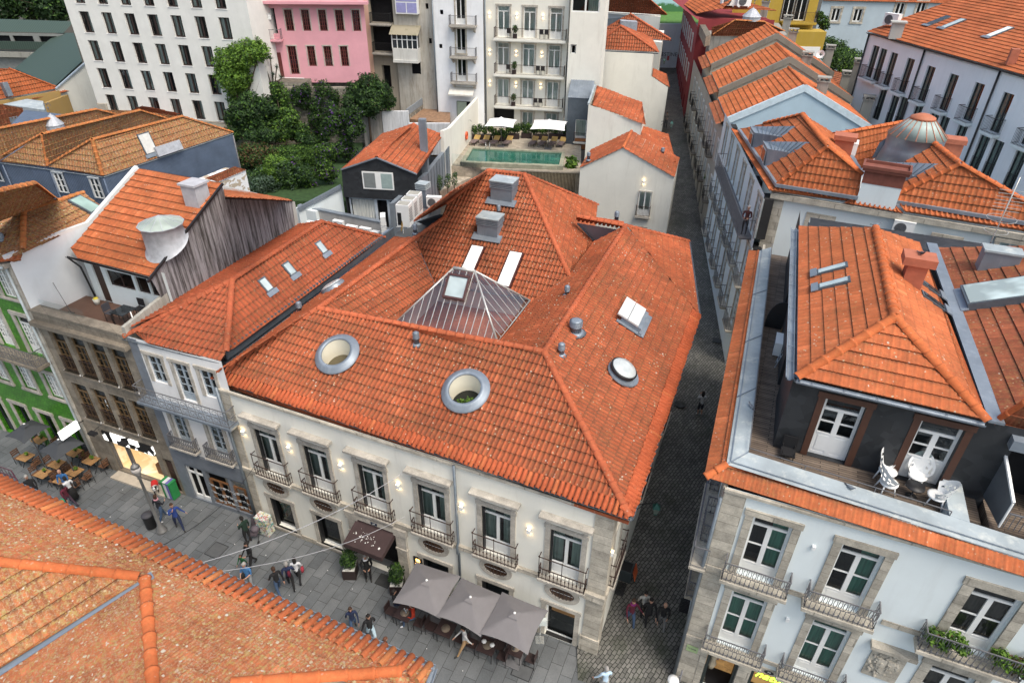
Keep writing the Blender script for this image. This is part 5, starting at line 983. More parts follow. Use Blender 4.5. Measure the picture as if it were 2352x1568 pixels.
b=MB();b.prism([rl(7.2,1.3,0)[:2],rl(12,1.3,0)[:2],rl(12,3.4,0)[:2],rl(7.2,3.4,0)[:2]],10.38,10.78);b.build('terrace_deck',DECKM,rroof)
# slate attic
def m_slate():
 t=NT('black_slate_cladding');w=t.co('World');vo=t.n('ShaderNodeTexVoronoi');vo.inputs['Scale'].default_value=3.2;t.l(w,vo.inputs['Vector']);sp=t.n('ShaderNodeSeparateXYZ');t.l(vo.outputs['Color'],sp.inputs[0]);c=t.mix(sp.outputs[0],(.014,.016,.019),(.028,.031,.036));t.set(c,.6);t.bump(vo.outputs['Distance'],.3,.02);return t.m
SLATE=m_slate();AF=FP(rl(0,2.45,0),-22.5);b=MB();BRW=flat('red_brown_door_recess',(.075,.032,.02),.6)
make_win('rattic',1.14,2.36,.26,.2,BRW,.02,fm=WHITEP,cols=2,rows=2,transom=.45,panel=.75,curtain=None,fr=.09,mun=.05)
ad=[(2.76,10.77),(5.38,10.77)];wall(b,AF,1.15,12,10.3,13.6,holes(ad,'rattic')+[(9.6,10.6,1.6,2.4),(7.8,10.6,1.2,2.3)],.26);ASd=FP(rl(1.15,2.45,0),249.4);wall(b,ASd,-14.5,0,10.3,13.6,[(-3.2,10.55,.9,2.1),(-9,10.55,.9,2.1)],.2);b.build('attic_wall',[SLATE,DARK],rb);wins(rb,AF,ad,'rattic','terrace_door')
b=MB();b.poly([rl(1.2,2.8,13.3),rl(12,2.8,13.3),rl(12,17,13.3),rl(1.2,17,13.3)]);b.build('attic_soffit',SLATE,rb)
aE0,aE1=at(p(6,830,1018),13.7),at(p(6,2100,1312),13.7);pa=Pl(aE0,aE1,at(p(6,1485,620),15.1));ap=pa.hit(p(6,1485,620));b=MB();b.prism([rl(1.1,2.6,0)[:2],rl(12,2.6,0)[:2],rl(12,16,0)[:2],rl(1.1,16,0)[:2]],13.38,13.42);aroof=b.build('attic_roof',SLATE,rb)
tile_face(pa,[aE0,aE1,ap],'roof_slope',T_ORG2,aroof,.24,.42,.018,.05,'mars')
aL=at(p(6,840,10),13.7);pal=Pl(aL,aE0,ap);ar2=pal.hit(p(6,1355,20));tile_face(pal,[aL,aE0,ap,ar2],'roof_slope',T_ORG2,aroof,.24,.42,.018,.035,'mars')
par=PlH(aE1,ar2,ap);aRb=par.hit(p(6,1690,133));tile_face(par,[par.hit(a)for a in(p(6,2100,1312),p(6,1690,133),p(6,1355,20),p(6,1485,620))],'roof_slope',T_ORG2,aroof,.24,.42,.018,.035,'mars')
ridges(aroof,[(ap,aE0),(ap,aE1),(ap,ar2)],RIDGE_O,.15,.5)
gutter(aroof,[aL-(0,0,.08),aE0-(0,0,.08)+RF.out*.08,aE1-(0,0,.08)+RF.out*.08],.1,ZINC)
slab_line(aroof,aE1+(0,0,-.05)+RF.t*.25,aRb+RF.t*.2+(0,0,.05),.4,.08,ZINC,'valley_gutter');gutter(aroof,[aL-RF.t*.2-(0,0,.1),aE0-RF.t*.2-(0,0,.1)],.12,ZINC)
for a in(p(6,1065,302),p(6,1078,400)):skylight(aroof,pal,a,.42,1.1,.1)
for a in(p(6,1705,420),p(6,1735,515)):skylight(aroof,par,a,.42,1.0,.08,DPANE)
C_=par.hit(p(6,1590,380));TERR=flat('terracotta_render',(.40,.13,.075),.85,var=.15);b=MB();obox(b,C_,.32,.3,C_[2]-.6,C_[2]+.75,0,RF.t,nR);obox(b,C_,.52,.4,C_[2]+.75,C_[2]+1.05,0,RF.t,nR);b.build('chimney',TERR,aroof)
def bird(P_,rz,label,name='pigeon',s=1.0,m=None):
 t=thing(name,P_,label,'bird',None,rz=rz or 1e-6);b=MB();n=12
 prof=[(-.2,.02,.03,.02),(-.12,.045,.06,.04),(0,.075,.085,.075),(.08,.085,.07,.065),(.13,.13,.045,.04),(.15,.19,.04,.038),(.19,.2,.028,.028),(.225,.195,.008,.008)]
 vs=[(x+.0*math.cos(a),w_*math.cos(a),z+.04+h*math.sin(a))for x,z,w_,h in prof for a in np.linspace(0,2*math.pi,n,endpoint=False)]
 b.add(vs,[(i*n+j,i*n+(j+1)%n,(i+1)*n+(j+1)%n,(i+1)*n+j)for i in range(len(prof)-1)for j in range(n)]+[tuple(range(n))[::-1],tuple((len(prof)-1)*n+j for j in range(n))],0,True);b.box(-.34,-.12,-.03,.03,.04,.06,1);b.build('body',[m or flat('pigeon_grey',(.2,.22,.25)),flat('pigeon_dark',(.05,.05,.06))],t)
 b=MB();
 for y in(-.025,.025):b.tube([(0.01,y,.06),(.01,y,0),(.05,y,0.004)],.006,4)
 b.build('legs',flat('pink_legs',(.4,.15,.12)),t);t.scale=(s,s,s);return t
bird(at(p(6,513,1225),11.17),1.9,'grey pigeon standing on the zinc parapet above the cobbled alley',s=.7)
bird(at(p(9,1185,265),11.18),-1.2,'grey pigeon standing on the zinc edge in front of the slate attic doors',s=.7)
bird(C_+np.array([0,0,1.05]),-1.5,'dark pigeon perched on the terracotta chimney of the orange roof',s=.75,m=flat('pigeon_dark',(.05,.05,.06)))
b=MB();r0=[uC+(0,0,.2),uA+(0,0,.2),uB+(0,0,.2)];b.tube(r0,.018,4);
for k in(0,.3,.65,1):P_=uA*(1-k)+uB*k;b.tube([P_,P_+(0,0,.2)],.014,4)
b.build('terrace_rail',IRON_G,rb)
# screen panel between the terraces
b=MB();sp0=[rl(7.0,3.2,10.95),rl(7.35,1.25,10.95),rl(7.35,1.25,11.9),rl(7.0,3.2,12.9)];off=RF.t*.05;b.add([x for x in sp0]+[x+off for x in sp0],[(0,1,2,3),(7,6,5,4),(0,4,5,1),(1,5,6,2),(2,6,7,3),(3,7,4,0)]);o=b.build('privacy_screen',flat('ribbed_grey_sheet',(.09,.10,.115),.5),rb)
b=MB();b.tube([sp0[3]+(0,0,.04),sp0[2]+(0,0,.04)],.05,4);b.tube([sp0[2],sp0[1]],.03,4);b.build('edge_trim',WHITEP,o);b=MB();b.fbox(RF,7.4,12,11.5,11.54,-1.28,-1.24);
for k in range(34):b.tube([rl(7.45+k*.13,1.26,10.95),rl(7.45+k*.13,1.26,11.5)],.012,4)
b.build('terrace_rail',IRON_G,rb)
b=MB();cf=FP(rl(0,3.4,0),-22.5)
for x in(8.5,9.15,9.8,10.5):b.fbox(cf,x-.06,x+.06,10.6,13.2,.5,.6)
b.fbox(cf,8.5,10.5,10.6,11.3,.52,.58);b.fbox(cf,8.5,10.5,12.3,12.4,.52,.58);b.build('terrace_door',PVC,rb);b=MB();b.fbox(AF,7.0,12,13.0,13.35,-.02,.3);b.fbox(AF,8.55,8.75,10.6,13.1,-.02,.12,1);b.build('attic_beam',[ZINC,flat('pale_blue_trim',(.35,.42,.5))],rb)
# neighbouring brick-red roof at the right edge
z2=Pl(aE1+RF.t*.45,aRb+RF.t*.45,aE1+RF.t*4.5+(0,0,1.7));b=MB();zr_=[z2.hit(a)for a in(p(6,2165,1330),p(6,1742,155),p(6,2500,140),p(6,2500,1120))];tile_face(z2,zr_,'roof_slope',T_OLD,aroof,.24,.42,.018,.04,'mars')
z3=Pl(at(p(6,2165,1332),13.5),at(p(6,2500,1410),13.5),at(p(6,2500,1120),15.0));tile_face(z3,[z3.hit(a)for a in(p(6,2165,1332),p(6,2500,1412),p(6,2500,1125))],'roof_slope',T_OLD,aroof,.24,.42,.018,.05,'mars');ridges(aroof,[(z3.hit(p(6,2500,1123)),z3.hit(p(6,2165,1330)))],RIDGE_O,.15,.5)
skylight(aroof,z2,p(6,2200,480),1.5,2.2,.3,m_gloss('pale_glazing',(.45,.55,.55),.1));C_=z2.hit(p(6,2165,270));b=MB();obox(b,C_,.6,.3,C_[2]-.5,C_[2]+.6,0,RF.t,nR);obox(b,C_,.66,.36,C_[2]+.6,C_[2]+.68,1,RF.t,nR);b.build('chimney_box',[ZINC,ZINC_L],aroof)
gutter(aroof,[at(p(6,2110,1320),13.42),at(p(6,2500,1412),13.42)],.1,ZINC)
# clutter on the side terrace
b=MB();sc0=rl(.75,10.2,10.76);ht_=thing('round_screen',sc0,'black ribbed half-round screen standing on the narrow side terrace','screen');n=14;pts=[sc0+RF.t*(.55*math.cos(a))+np.array([0,0,.3+1.0*math.sin(a)])for a in np.linspace(0,math.pi,n)];pts=[sc0+RF.t*.55]+pts+[sc0-RF.t*.55];m_=len(pts);b.add(pts+[x+nR*.04 for x in pts],[tuple(range(m_)),tuple(range(2*m_-1,m_-1,-1))]+[(i,(i+1)%m_,m_+(i+1)%m_,m_+i)for i in range(m_)]);b.build('panel',BLACK,ht_);b=MB();b.tube([sc0+RF.t*.15-nR*.3,sc0+RF.t*.3-nR*.05+np.array([0,0,1.3])],.04,4);b.build('plank',flat('pine_plank',(.3,.17,.07)),ht_)
acunit(rl(.85,8.4,10.76),R(-22.5-90),'white air conditioner on the narrow wooden side terrace',s=1.0)
ld=rl(.85,7.2,10.76);t_=thing('folding_ladder',ld,'grey folding ladder leaning on the slate attic wall','ladder');b=MB();[b.tube([ld+nR*y,ld+nR*y+RF.t*.3+np.array([0,0,1.3])],.02,4)for y in(0,.35)];[b.tube([ld+nR*0+(RF.t*.3+np.array([0,0,1.3]))*k/6,ld+nR*.35+(RF.t*.3+np.array([0,0,1.3]))*k/6],.014,4)for k in range(1,6)];b.build('frame',flat('aluminium',(.5,.55,.6),.4,.5),t_)
# white openwork armchairs round a small black table
def shell_chair(P_,rz,label):
 t=thing('armchair',P_,label,'chair','white openwork armchairs on the terrace',rz=rz or 1e-6);b=MB();n,m_=14,7;vs=[]
 for i in range(n+1):
  a=math.pi*(-.62+1.24*i/n)
  for j in range(m_+1):
   u=j/m_;top=.38+.42*max(0,math.cos(a*.8))**1.5;r=.2+.14*u;vs.append((-r*math.cos(a),r*1.05*math.sin(a),.38+(top-.1)*u))
 fs=[(i*(m_+1)+j,(i+1)*(m_+1)+j,(i+1)*(m_+1)+j+1,i*(m_+1)+j+1)for i in range(n)for j in range(m_)if not(j in(2,4)and i%2==1 and 1<i<n-2)and not(j==3 and i in(1,2,n-3,n-2))]
 b.add(vs,fs,0,True);b.build('shell_back',WHITEP,t);b=MB();b.lathe((.04,0,.34),[(.25,0),(.27,.05),(.2,.06),(.001,.05)],16);b.build('seat',WHITEP,t)
 for x,y in((.2,.18),(.2,-.18),(-.18,.18),(-.18,-.18)):b=MB();b.tube([(x*.8,y*.8,.36),(x*1.15,y*1.15,0)],[.028,.018],6);b.build('leg',WHITEP,t)
tc=rl(5.2,1.8,10.76)
for dx,dy,rz,lb in((-.75,.45,-30,'white openwork armchair with tall back, nearest the left attic door'),(.12,.62,-100,'white openwork armchair against the attic wall behind the small black table'),(-.75,-.12,20,'low white openwork armchair left of the small black table'),(.62,-.12,165,'white openwork armchair at the right end of the terrace')):shell_chair(tc+RF.t*dx+nR*dy,R(rz-22.5),lb)
tb=thing('side_table',tc,'small round black table between the white terrace armchairs','table');b=MB();b.lathe(tc,[(.01,.4),(.27,.4),(.27,.43),(.001,.43)],20);b.build('table_top',BLACK,tb);b=MB();b.lathe(tc,[(.16,0),(.16,.02),(.025,.03),(.025,.4)],10);b.build('pedestal',BLACK,tb)
dc=rl(1.6,2.1,10.76);t_=thing('black_chair',dc,'black plastic chair in the corner of the terrace beside the attic','chair');b=MB();obox(b,dc,.22,.22,10.95,11.0,0,RF.t,nR);b.build('seat',BLACK,t_);b=MB();obox(b,dc+nR*.22,.22,.02,11.0,11.45,0,RF.t,nR);b.build('backrest',BLACK,t_)
for x,y in((.18,.18),(.18,-.18),(-.18,.18),(-.18,-.18)):b=MB();c=dc+RF.t*x+nR*y;b.tube([c,c+np.array([0,0,.4])],.018,4);b.build('leg',IRON,t_)
# plants on the right edge balcony
for k,(s,h_)in enumerate(((6.7,.5),(7.2,.6),(8.4,.5),(8.9,.4))):tree(RF.pt(s,7.0,.3),[(0,0,h_,.26),(.2,-.15,h_-.15,.2)],420,.07,[LEAF,LEAF_L,LEAF_R],((0,.5),(1,.45),(2,.05 if k!=3 else .5)),('trailing fern-like plant at the left corner of the lower right planted balcony','bushy bright green plant in the planted balcony at the right edge','green plant behind the balcony rail at the right edge','reddish green plant at the far right of the planted balcony')[k],'plant',name='balcony_plant',trunk=.02)
# ------------------------------------------------------------------ big tiled house with dormers behind
ah=thing('dormer_house',at(p(3,900,1350),0),'large white house with orange hipped roofs, zinc dormers and one big wide chimney','building')
AC=np.array([14.3,34.9,0]);AAf=FP(AC,-26.5);AAs=FP(np.array([13.68,34.24,0]),261.9);zA=12.8
make_win('aaw',.95,1.9,.15,.2,QUOIN,.05,fm=PVC,cols=2,rows=2,curtain=CURT_G,fr=.06);make_win('aas',.95,2.3,.15,.18,QUOIN,.04,fm=PVC,cols=2,rows=4,transom=.4,curtain=CURT_D,fr=.06)
ss=[(-.8-k*2.9,z)for k in range(6)for z in(10.0,7.0,3.9)]
b=MB();wall(b,AAf,0,22,7,zA-.1,[]);wall(b,AAs,-17.5,0,1,zA-.1,holes(ss,'aas'),.15);
b.build('wall',[WHITE,DARK],ah);wins(ah,AAs,ss,'aas')
b=MB();b.fbox(AAf,0,.75,6,zA-.2,-.02,.05);b.fbox(AAf,0,22,zA-.45,zA-.15,-.02,.25);b.build('granite_quoins',QUOIN,ah)
s,z=AAf.sz(p(3,980,1480));b=MB()
for a,c,e,f in((-.75,-.52,-1.4,.35),(.52,.75,-1.4,.35),(-.52,.52,.1,.35)):b.fbox(AAf,s+a,s+c,z+e,z+f,0,.05)
b.build('blind_window',QUOIN,ah)
for a in(p(6,1810,130),p(6,2240,165)):s,z=AAf.sz(a);o=place(ah,AAf,s,z-1.5,'aaw',o=.17)
gl=[(-4-k*3.4)for k in range(0)]
make_balc('aagal',12.5,.75,1.0,.12,IRON_G,IRON_G,'bars',.14);place(ah,AAs,-6.9,9.9,'aagal','balcony');make_balc('aasb',1.5,.45,.9,.1,QUOIN,IRON_G,'bars',.14)
for s,z in ss:
 if z<8:place(ah,AAs,s,z-.05,'aasb','balcony')
b=MB();b.prism([at(a,zA)[:2]for a in(p(3,430,890),p(3,670,1265),p(3,2352,1520),p(3,2352,1400),p(3,1920,1130),p(3,1720,985),p(3,1500,960),p(3,1080,940),p(3,640,850))],8,zA-.05);am=b.build('roof',WHITE,ah)
def r3(*k):return[p(3,*x)for x in k]
e0,e1,e2=at(p(3,385,870),zA),at(p(3,640,1280),zA),at(p(3,1140,1345),zA)
k1=Pl(e0,e1,e0+V3((1,.35,.28)));tile_face(k1,[k1.hit(a)for a in r3((385,870),(640,1282),(690,1248),(440,878))],'eave_tiles',T_ORG,am,.235,.4,.06,.05)
k2=Pl(e1,e2,e1+V3((.4,1,.3)));tile_face(k2,[k2.hit(a)for a in r3((640,1282),(1145,1352),(1240,1332),(690,1248))],'eave_tiles',T_ORG,am,.235,.4,.07,.05)
k3=Pl(at(p(3,1140,1365),zA-.1),at(p(3,1550,1435),zA-.1),at(p(3,1480,1365),zA+.25));tile_face(k3,[k3.hit(a)for a in r3((1140,1365),(1545,1440),(1480,1370),(1215,1325))],'eave_tiles',T_ORG,am,.235,.4,.08,.05)
k4=Pl(at(p(3,1540,1420),zA),at(p(3,2600,1590),zA),at(p(3,2352,1480),zA+.3));tile_face(k4,[k4.hit(a)for a in r3((1545,1425),(2600,1590),(2600,1530),(1500,1355))],'eave_tiles',T_ORG,am,.235,.4,.08,.05)
b=MB();b.tube([at(a,zA+.3)for a in r3((440,875),(692,1246),(1235,1332))],.12,4);b.tube([at(a,zA+.3)for a in r3((1495,1355),(2600,1540))],.12,4);b.build('zinc_gutter',ZINC,am)
g0,g1,g2=at(p(3,450,875),zA+.3),at(p(3,695,1240),zA+.3),at(p(3,1240,1325),zA+.3);q1=Pl(g1,g2,at(p(3,1035,985),15.3));hA=q1.hit(p(3,1035,985));tile_face(q1,[q1.hit(a)for a in r3((695,1243),(1238,1327),(1262,1170),(1035,985))],'roof_slope',T_ORG,am,.25,.42,.03,.05)
q2=Pl(g0,g1,hA);hB=q2.hit(p(3,865,772));tile_face(q2,[q2.hit(a)for a in r3((445,868),(695,1243),(1035,985),(865,772),(610,832))],'roof_slope',T_ORG,am,.25,.42,.028,.045)
q3=PlH(q1.hit(p(3,1262,1172)),hA,hB);tile_face(q3,[q3.hit(a)for a in r3((1035,985),(1262,1170),(1075,900),(865,772))],'roof_slope',T_ORG,am,.25,.42,.028,.045)
ridges(am,[(hB,hA),(hA,q1.hit(p(3,692,1243))),(hA,q1.hit(p(3,1262,1172))),(hB,q2.hit(p(3,610,832)))],RIDGE_O,.15,.45)
h1=Pl(at(p(3,1500,1355),zA+.3),at(p(3,2600,1525),zA+.3),at(p(3,1925,1105),15.2));hC=h1.hit(p(3,1925,1105));tile_face(h1,[h1.hit(a)for a in r3((1500,1355),(2600,1525),(2600,1490),(1925,1105),(1505,1305))],'roof_slope',T_ORG,am,.25,.42,.03,.05)
h2=Pl(at(p(3,1330,1060),13.6),at(p(3,1500,1330),13.2),hC);tile_face(h2,[h2.hit(a)for a in r3((1505,1305),(1925,1105),(1735,955),(1350,1062),(1400,1200))],'roof_slope',T_ORG,am,.25,.42,.028,.045)
h3=Pl(at(p(3,2700,1540),13.4),at(p(3,1900,1030),13.6),hC);ridges(am,[(hC,h2.hit(p(3,1735,955))),(hC,h1.hit(p(3,2600,1492))),(hC,h1.hit(p(3,1502,1307)))],RIDGE_O,.15,.45)
h4=Pl(at(p(3,1220,1080),13.3),at(p(3,1300,1060),13.4),at(p(3,1560,820),15.2));tile_face(h4,[h4.hit(a)for a in r3((1200,1040),(1260,1130),(1350,1065),(1480,900),(1545,820),(1330,850),(1075,905),(1080,920))],'roof_slope',T_ORG,am,.25,.42,.028,.045)
ridges(am,[(h4.hit(p(3,1075,905)),h4.hit(p(3,1545,820)))],RIDGE_O,.13,.45)
def dormer(pl,E_,F_,A_,C2_,tA,tC,pe=None):
 e,f=pl.hit(p(3,*E_)),pl.hit(p(3,*F_));fp=fp2(e,f);a,c=fp.hit(p(3,*A_)),fp.hit(p(3,*C2_));a=V3(e,a[2]);c=V3(f,c[2]);zt=(a[2]+c[2])/2;a[2]=c[2]=zt;g=pl.g*np.array([1,1,0]);g/=np.linalg.norm(g);ends=[(pe or pl).hit(p(3,*x))for x in(tA,tC)];lo=g*-.06
 b=MB();b.add([a+lo,c+lo,ends[1],ends[0],e,f],[(0,1,2,3),(1,5,2),(0,3,4),(0,4,5,1)]);b.tube([a+lo,c+lo],.05,4);o=b.build('dormer',ZINC,am)
 for k in range(1,8):b=MB();t=k/8;b.tube([a*(1-t)+ends[0]*t+(0,0,.02),c*(1-t)+ends[1]*t+(0,0,.02)],.02,4);b.build('standing_seam',ZINC_D,o)
 m=lambda u,v_:(e*(1-u)+f*u)*(1-v_)+(a*(1-u)+c*u)*v_-g*.08;b=MB();b.poly([m(.12,.12),m(.88,.12),m(.88,.88),m(.12,.88)]);w_=b.build('window',PVC,o);b=MB();b.poly([m(.2,.2)-g*.02,m(.8,.2)-g*.02,m(.8,.8)-g*.02,m(.2,.8)-g*.02]);b.build('pane',DPANE,w_)
dormer(q2,(500,956),(525,1004),(534,839),(545,919),(829,848),(732,921));dormer(q2,(582,1068),(609,1128),(627,938),(627,1028),(917,955),(800,1030));dormer(h2,(1144,935),(1172,985),(1180,854),(1191,938),(1472,874),(1337,949),h4);dormer(h2,(1370,1180),(1420,1260),(1404,1073),(1450,1160),(1800,1102),(1640,1190))
cc=at(p(3,1655,850),15.8);b=MB();C2=(cc[0],cc[1],0);n=24;base_l=at(p(3,1480,1055),13.9);
b.lathe((cc[0],cc[1],14.0),[(1.75,-.5),(1.45,.6),(1.45,1.3),(1.5,1.32)],28);o=b.build('drum_lantern',ZINC,am);b=MB();b.lathe((cc[0],cc[1],15.32),[(1.5,0),(.62,.9)],28);b.build('pane',m_gloss('aqua_grey_glass',(.32,.40,.38),.55,.15),o);b=MB()
for k in range(18):t=k*math.pi/9;b.tube([(cc[0]+1.52*math.cos(t),cc[1]+1.52*math.sin(t),15.33),(cc[0]+.6*math.cos(t),cc[1]+.6*math.sin(t),16.25)],.02,4)
b.lathe((cc[0],cc[1],16.2),[(.66,0),(.62,.12),(.3,.26),(.01,.3)],20);b.build('cap',flat('copper_orange',(.42,.14,.07),.6),o)
b=MB();bq=at(p(3,1400,1040),13.9);b.add([at(p(3,*k),z)for k,z in(((1330,1062),13.7),((1485,1050),13.9),((1560,1000),14.6),((1480,890),15.2),((1380,960),14.6))],[(0,1,2,3,4)]);b.build('curved_flashing',ZINC,o)
cl_,cr_=at(p(3,1225,1345),12.95),at(p(3,1487,1390),12.95);CHF=fp2(cl_,cr_);Wc=np.linalg.norm((cr_-cl_)[:2]);z1_,z2_=CHF.sz(p(3,1250,1225))[1],CHF.sz(p(3,1262,1140))[1];b=MB();CH_D=flat('brown_red_render',(.20,.065,.045),.85,var=.2);b.fbox(CHF,0,Wc,12.3,z1_,-.8,0);b.fbox(CHF,-.02,Wc+.02,z1_,z2_,-.82,.02,1);b.fbox(CHF,-.15,Wc+.15,z2_,z2_+.15,-.95,.15,1)
for x0,x1,y0,y1 in((-.2,Wc+.2,.1,.2),(-.2,Wc+.2,-1.0,-.9),(-.2,-.1,-.9,.1),(Wc+.1,Wc+.2,-.9,.1)):b.fbox(CHF,x0,x1,z2_+.15,z2_+.3,y0,y1,1)
b.build('chimney',[WHITE,CH_D],am)
for P_,h_ in((at(p(3,1130,1010),14.2),.9),(at(p(3,1855,1020),14.2),.8)):b=MB();obox(b,P_,.5,.4,13.2,14.2+h_-.25,0,AAf.t,-AAf.out);obox(b,P_,.6,.5,14.2+h_-.25,14.2+h_,0,AAf.t,-AAf.out);b.build('chimney',TERR,am)
s,z=AAf.sz(p(3,1540,1520));acunit(AAf.pt(s,z-.35,.2),R(-26.5),'white air conditioner mounted on the wall below the orange eave, right of the wide chimney',s=1.15);acunit(at(p(3,1195,1035),14.0),R(-116),'white air conditioner beside the small terracotta roof chimney',s=1.1)
s,z=AAf.sz(p(3,1360,1500));bird(rl(4,15.2,15.2)*0+at(p(3,1360,1520),13.75),-.5,'grey pigeon on the ridge end at the back of the orange attic roof',s=.8)
# antenna
an0=at(p(6,2085,215),14.4);an_=thing('tv_antenna',an0,'silver roof antenna with grid and ring elements above the brick-red roof','antenna');b=MB();tp=V3(an0,17.6);b.tube([an0,tp],.025,5);
for k in range(7):z=16.3+k*.13;b.tube([V3(an0,z)-RF.t*.45,V3(an0,z)+RF.t*.45],.012,4)
for z,r_ in((15.5,.4),(16.0,.5)):b.tube([V3(an0,z)+np.array([r_*math.cos(t),r_*math.sin(t),0])for t in np.linspace(0,6.28,13)],.012,4)
b.build('mast',flat('antenna_metal',(.5,.5,.48),.4,.5),an_)
# ------------------------------------------------------------------ gabled row up the alley
def gable_house(fp,sL,zL,sA,zA_,sR,zR,depth,wallm,tilem,label,z0,name='gabled_house',band=None,skirt=True):
 g=thing(name,fp.pt((sL+sR)/2,0),label,'building');bk=-fp.out*depth;b=MB();L=[(sL,z0),(sR,z0),(sR,zR),(sA,zA_),(sL,zL)]
 F0=[fp.pt(*x)for x in L];F1=[x+bk for x in F0];b.add(F0+F1,[(0,1,2,3,4),(9,8,7,6,5),(4,9,5,0),(1,6,7,2)]);b.build('wall',wallm,g)
 b=MB();b.add([F0[4]+(0,0,-.02),F0[3]+(0,0,-.02),F0[2]+(0,0,-.02),F1[4],F1[3],F1[2]],[(0,1,4,3),(1,2,5,4)]);rf=b.build('roof',wallm,g)
 o_=fp.out*.12;l0=F0[4]+o_;a0=F0[3]+o_;r0=F0[2]+o_
 pl_=Pl(F1[4],l0,a0);tile_face(pl_,[l0,a0,F1[3],F1[4]],'roof_slope',tilem,rf,.25,.42,.04,.05);pr_=Pl(r0,F1[2],a0);tile_face(pr_,[r0,F1[2],F1[3],a0],'roof_slope',tilem,rf,.25,.42,.04,.05)
 ridges(rf,[(a0,F1[3])],RIDGE_O,.11,.45)
 if band:
  b=MB()
  for A_,B_ in((l0,a0),(a0,r0)):b.add([A_+(0,0,.1),B_+(0,0,.1),B_-(0,0,.42),A_-(0,0,.42),A_+(0,0,.1)-o_*2.5,B_+(0,0,.1)-o_*2.5],[(3,2,1,0),(0,1,5,4)])
  b.build('verge_band',band,rf)
 return g,rf,pl_
LB=m_stucco('light_blue_stucco',(.40,.52,.60),.08);BEI=m_stucco('beige_stucco',(.46,.41,.33),.35,(.3,.26,.2));MOSS=m_stucco('mossy_grey_band',(.22,.21,.18),.6,(.1,.1,.08))
B1=FP(at(p(3,345,800),12.0),-9);B2=FP(at(p(3,300,605),12.6),-9);B3=FP(at(p(3,245,440),13.2),-9)
def gz3(fp,*k):return[v for a in k for v in fp.sz(p(3,*a))]
for fp_,pts_,dep,wm,lab,z0_,bd in((B1,((355,800),(885,575),(1330,852)),7.0,LB,'light blue gabled house with orange tiled roof, first of the gabled row along the alley',1.5,flat('pale_blue_band',(.5,.6,.66))),(B2,((303,605),(785,388),(1200,660)),7.2,BEI,'beige gabled house with mossy verge, middle of the gabled row',2.5,MOSS),(B3,((250,438),(695,230),(1075,490)),6.5,BEI,'beige gabled house at the far end of the gabled row',3.5,MOSS)):
 v_=gz3(fp_,*pts_);g_,rf_,pl_=gable_house(fp_,v_[0],v_[1],v_[2],v_[3],v_[4],v_[5],dep,wm,T_ORG,lab,z0_,band=bd)
 # eave skirt towards the alley
 E_a,E_b=fp_.pt(v_[0]-.75,v_[1]-.45,.1),fp_.pt(v_[0]-.75,v_[1]-.45,-dep*.95);ks=Pl(E_b,E_a,fp_.pt(v_[0]+.1,v_[1]-.05,.1));tile_face(ks,[E_a,fp_.pt(v_[0],v_[1]-.08,.1),fp_.pt(v_[0],v_[1]-.08,-dep*.95),E_b],'eave_tiles',T_OLD,rf_,.25,.42,.04,.05)
# alley fronts of the gabled row with narrow windows, balconies and pots
AS=fp2(np.array([19.86,76.85,0]),np.array([15.95,50.1,0]));OLDW=m_stucco('alley_old_render',(.36,.34,.30),.5,(.2,.19,.17))
af_h=thing('alley_house',AS.pt(13,0),'narrow old house front with small iron balconies and potted plants along the alley','building');make_win('alw',.8,1.8,.12,.14,flat('pale_window_trim',(.55,.56,.55)),.04,cols=2,rows=2,curtain=CURT,fr=.06)
aw=[(1.5+k*2.6,z)for k in range(10)for z in(5.6,8.6)];b=MB();wall(b,AS,-3,27.0,1.0,11.6,holes(aw,'alw')+[(1.5+k*2.6,3.0,1.0,2.1)for k in range(9)],.12);b.build('wall',[OLDW,DARK],af_h);wins(af_h,AS,aw,'alw')
make_balc('alb',1.4,.55,.9,.1,GRAN_D,IRON,'bars',.15)
for k,(s,z)in enumerate(aw):
 if k%3!=1:place(af_h,AS,s,z-.05,'alb','balcony')
for k,a in enumerate(((190,605),(240,775),(290,985),(235,1230),(155,860))):
 P_=at(p(3,*a),(8.9,8.6,8.6,5.6,5.2)[k]);tree(P_,[(0,0,.5,.5,.4,.45),(.1,.2,.8,.35)]if k!=4 else[(0,0,1.2,.7,.6,1.0)],500 if k!=4 else 1200,.1,[LEAF,LEAF_L,LEAF_R],((0,.7),(1,.2),(2,.1)),('spiky potted plant on the highest alley balcony','potted plant with red blooms on a balcony beside the light blue gable end','leafy pot on a balcony left of the light blue gable','low potted plant on the balcony below the light blue wall corner','tall bushy potted shrub standing along the alley wall')[k],'plant',name='potted_plant',trunk=.03)
# parapet house behind the third gable
ph=thing('parapet_house',at(p(3,400,230),0),'old house with stone parapet and glass lantern on a hipped roof, behind the gabled row','building');z_=14.4
v0=[at(p(3,*k),z_)for k in((250,240),(620,240),(760,235),(560,150),(250,180))];b=MB();b.prism([x[:2]for x in(v0[0],v0[1],v0[2],at(p(3,700,150),z_),at(p(3,215,170),z_))],3,z_);b.build('wall',m_stucco('blackened_render',(.3,.29,.27),.9,(.06,.06,.06)),ph)
ph1=Pl(at(p(3,250,243),z_),at(p(3,560,243),z_),at(p(3,410,140),16));tile_face(ph1,[ph1.hit(a)for a in r3((250,243),(560,243),(740,210),(600,148),(410,136),(255,185))],'roof_slope',T_OLD,ph,.25,.42,.04,.05);ridges(ph,[(ph1.hit(p(3,262,235)),ph1.hit(p(3,410,138))),(ph1.hit(p(3,410,138)),ph1.hit(p(3,600,148))),(ph1.hit(p(3,600,148)),ph1.hit(p(3,740,212)))],RIDGE_L,.12,.45)
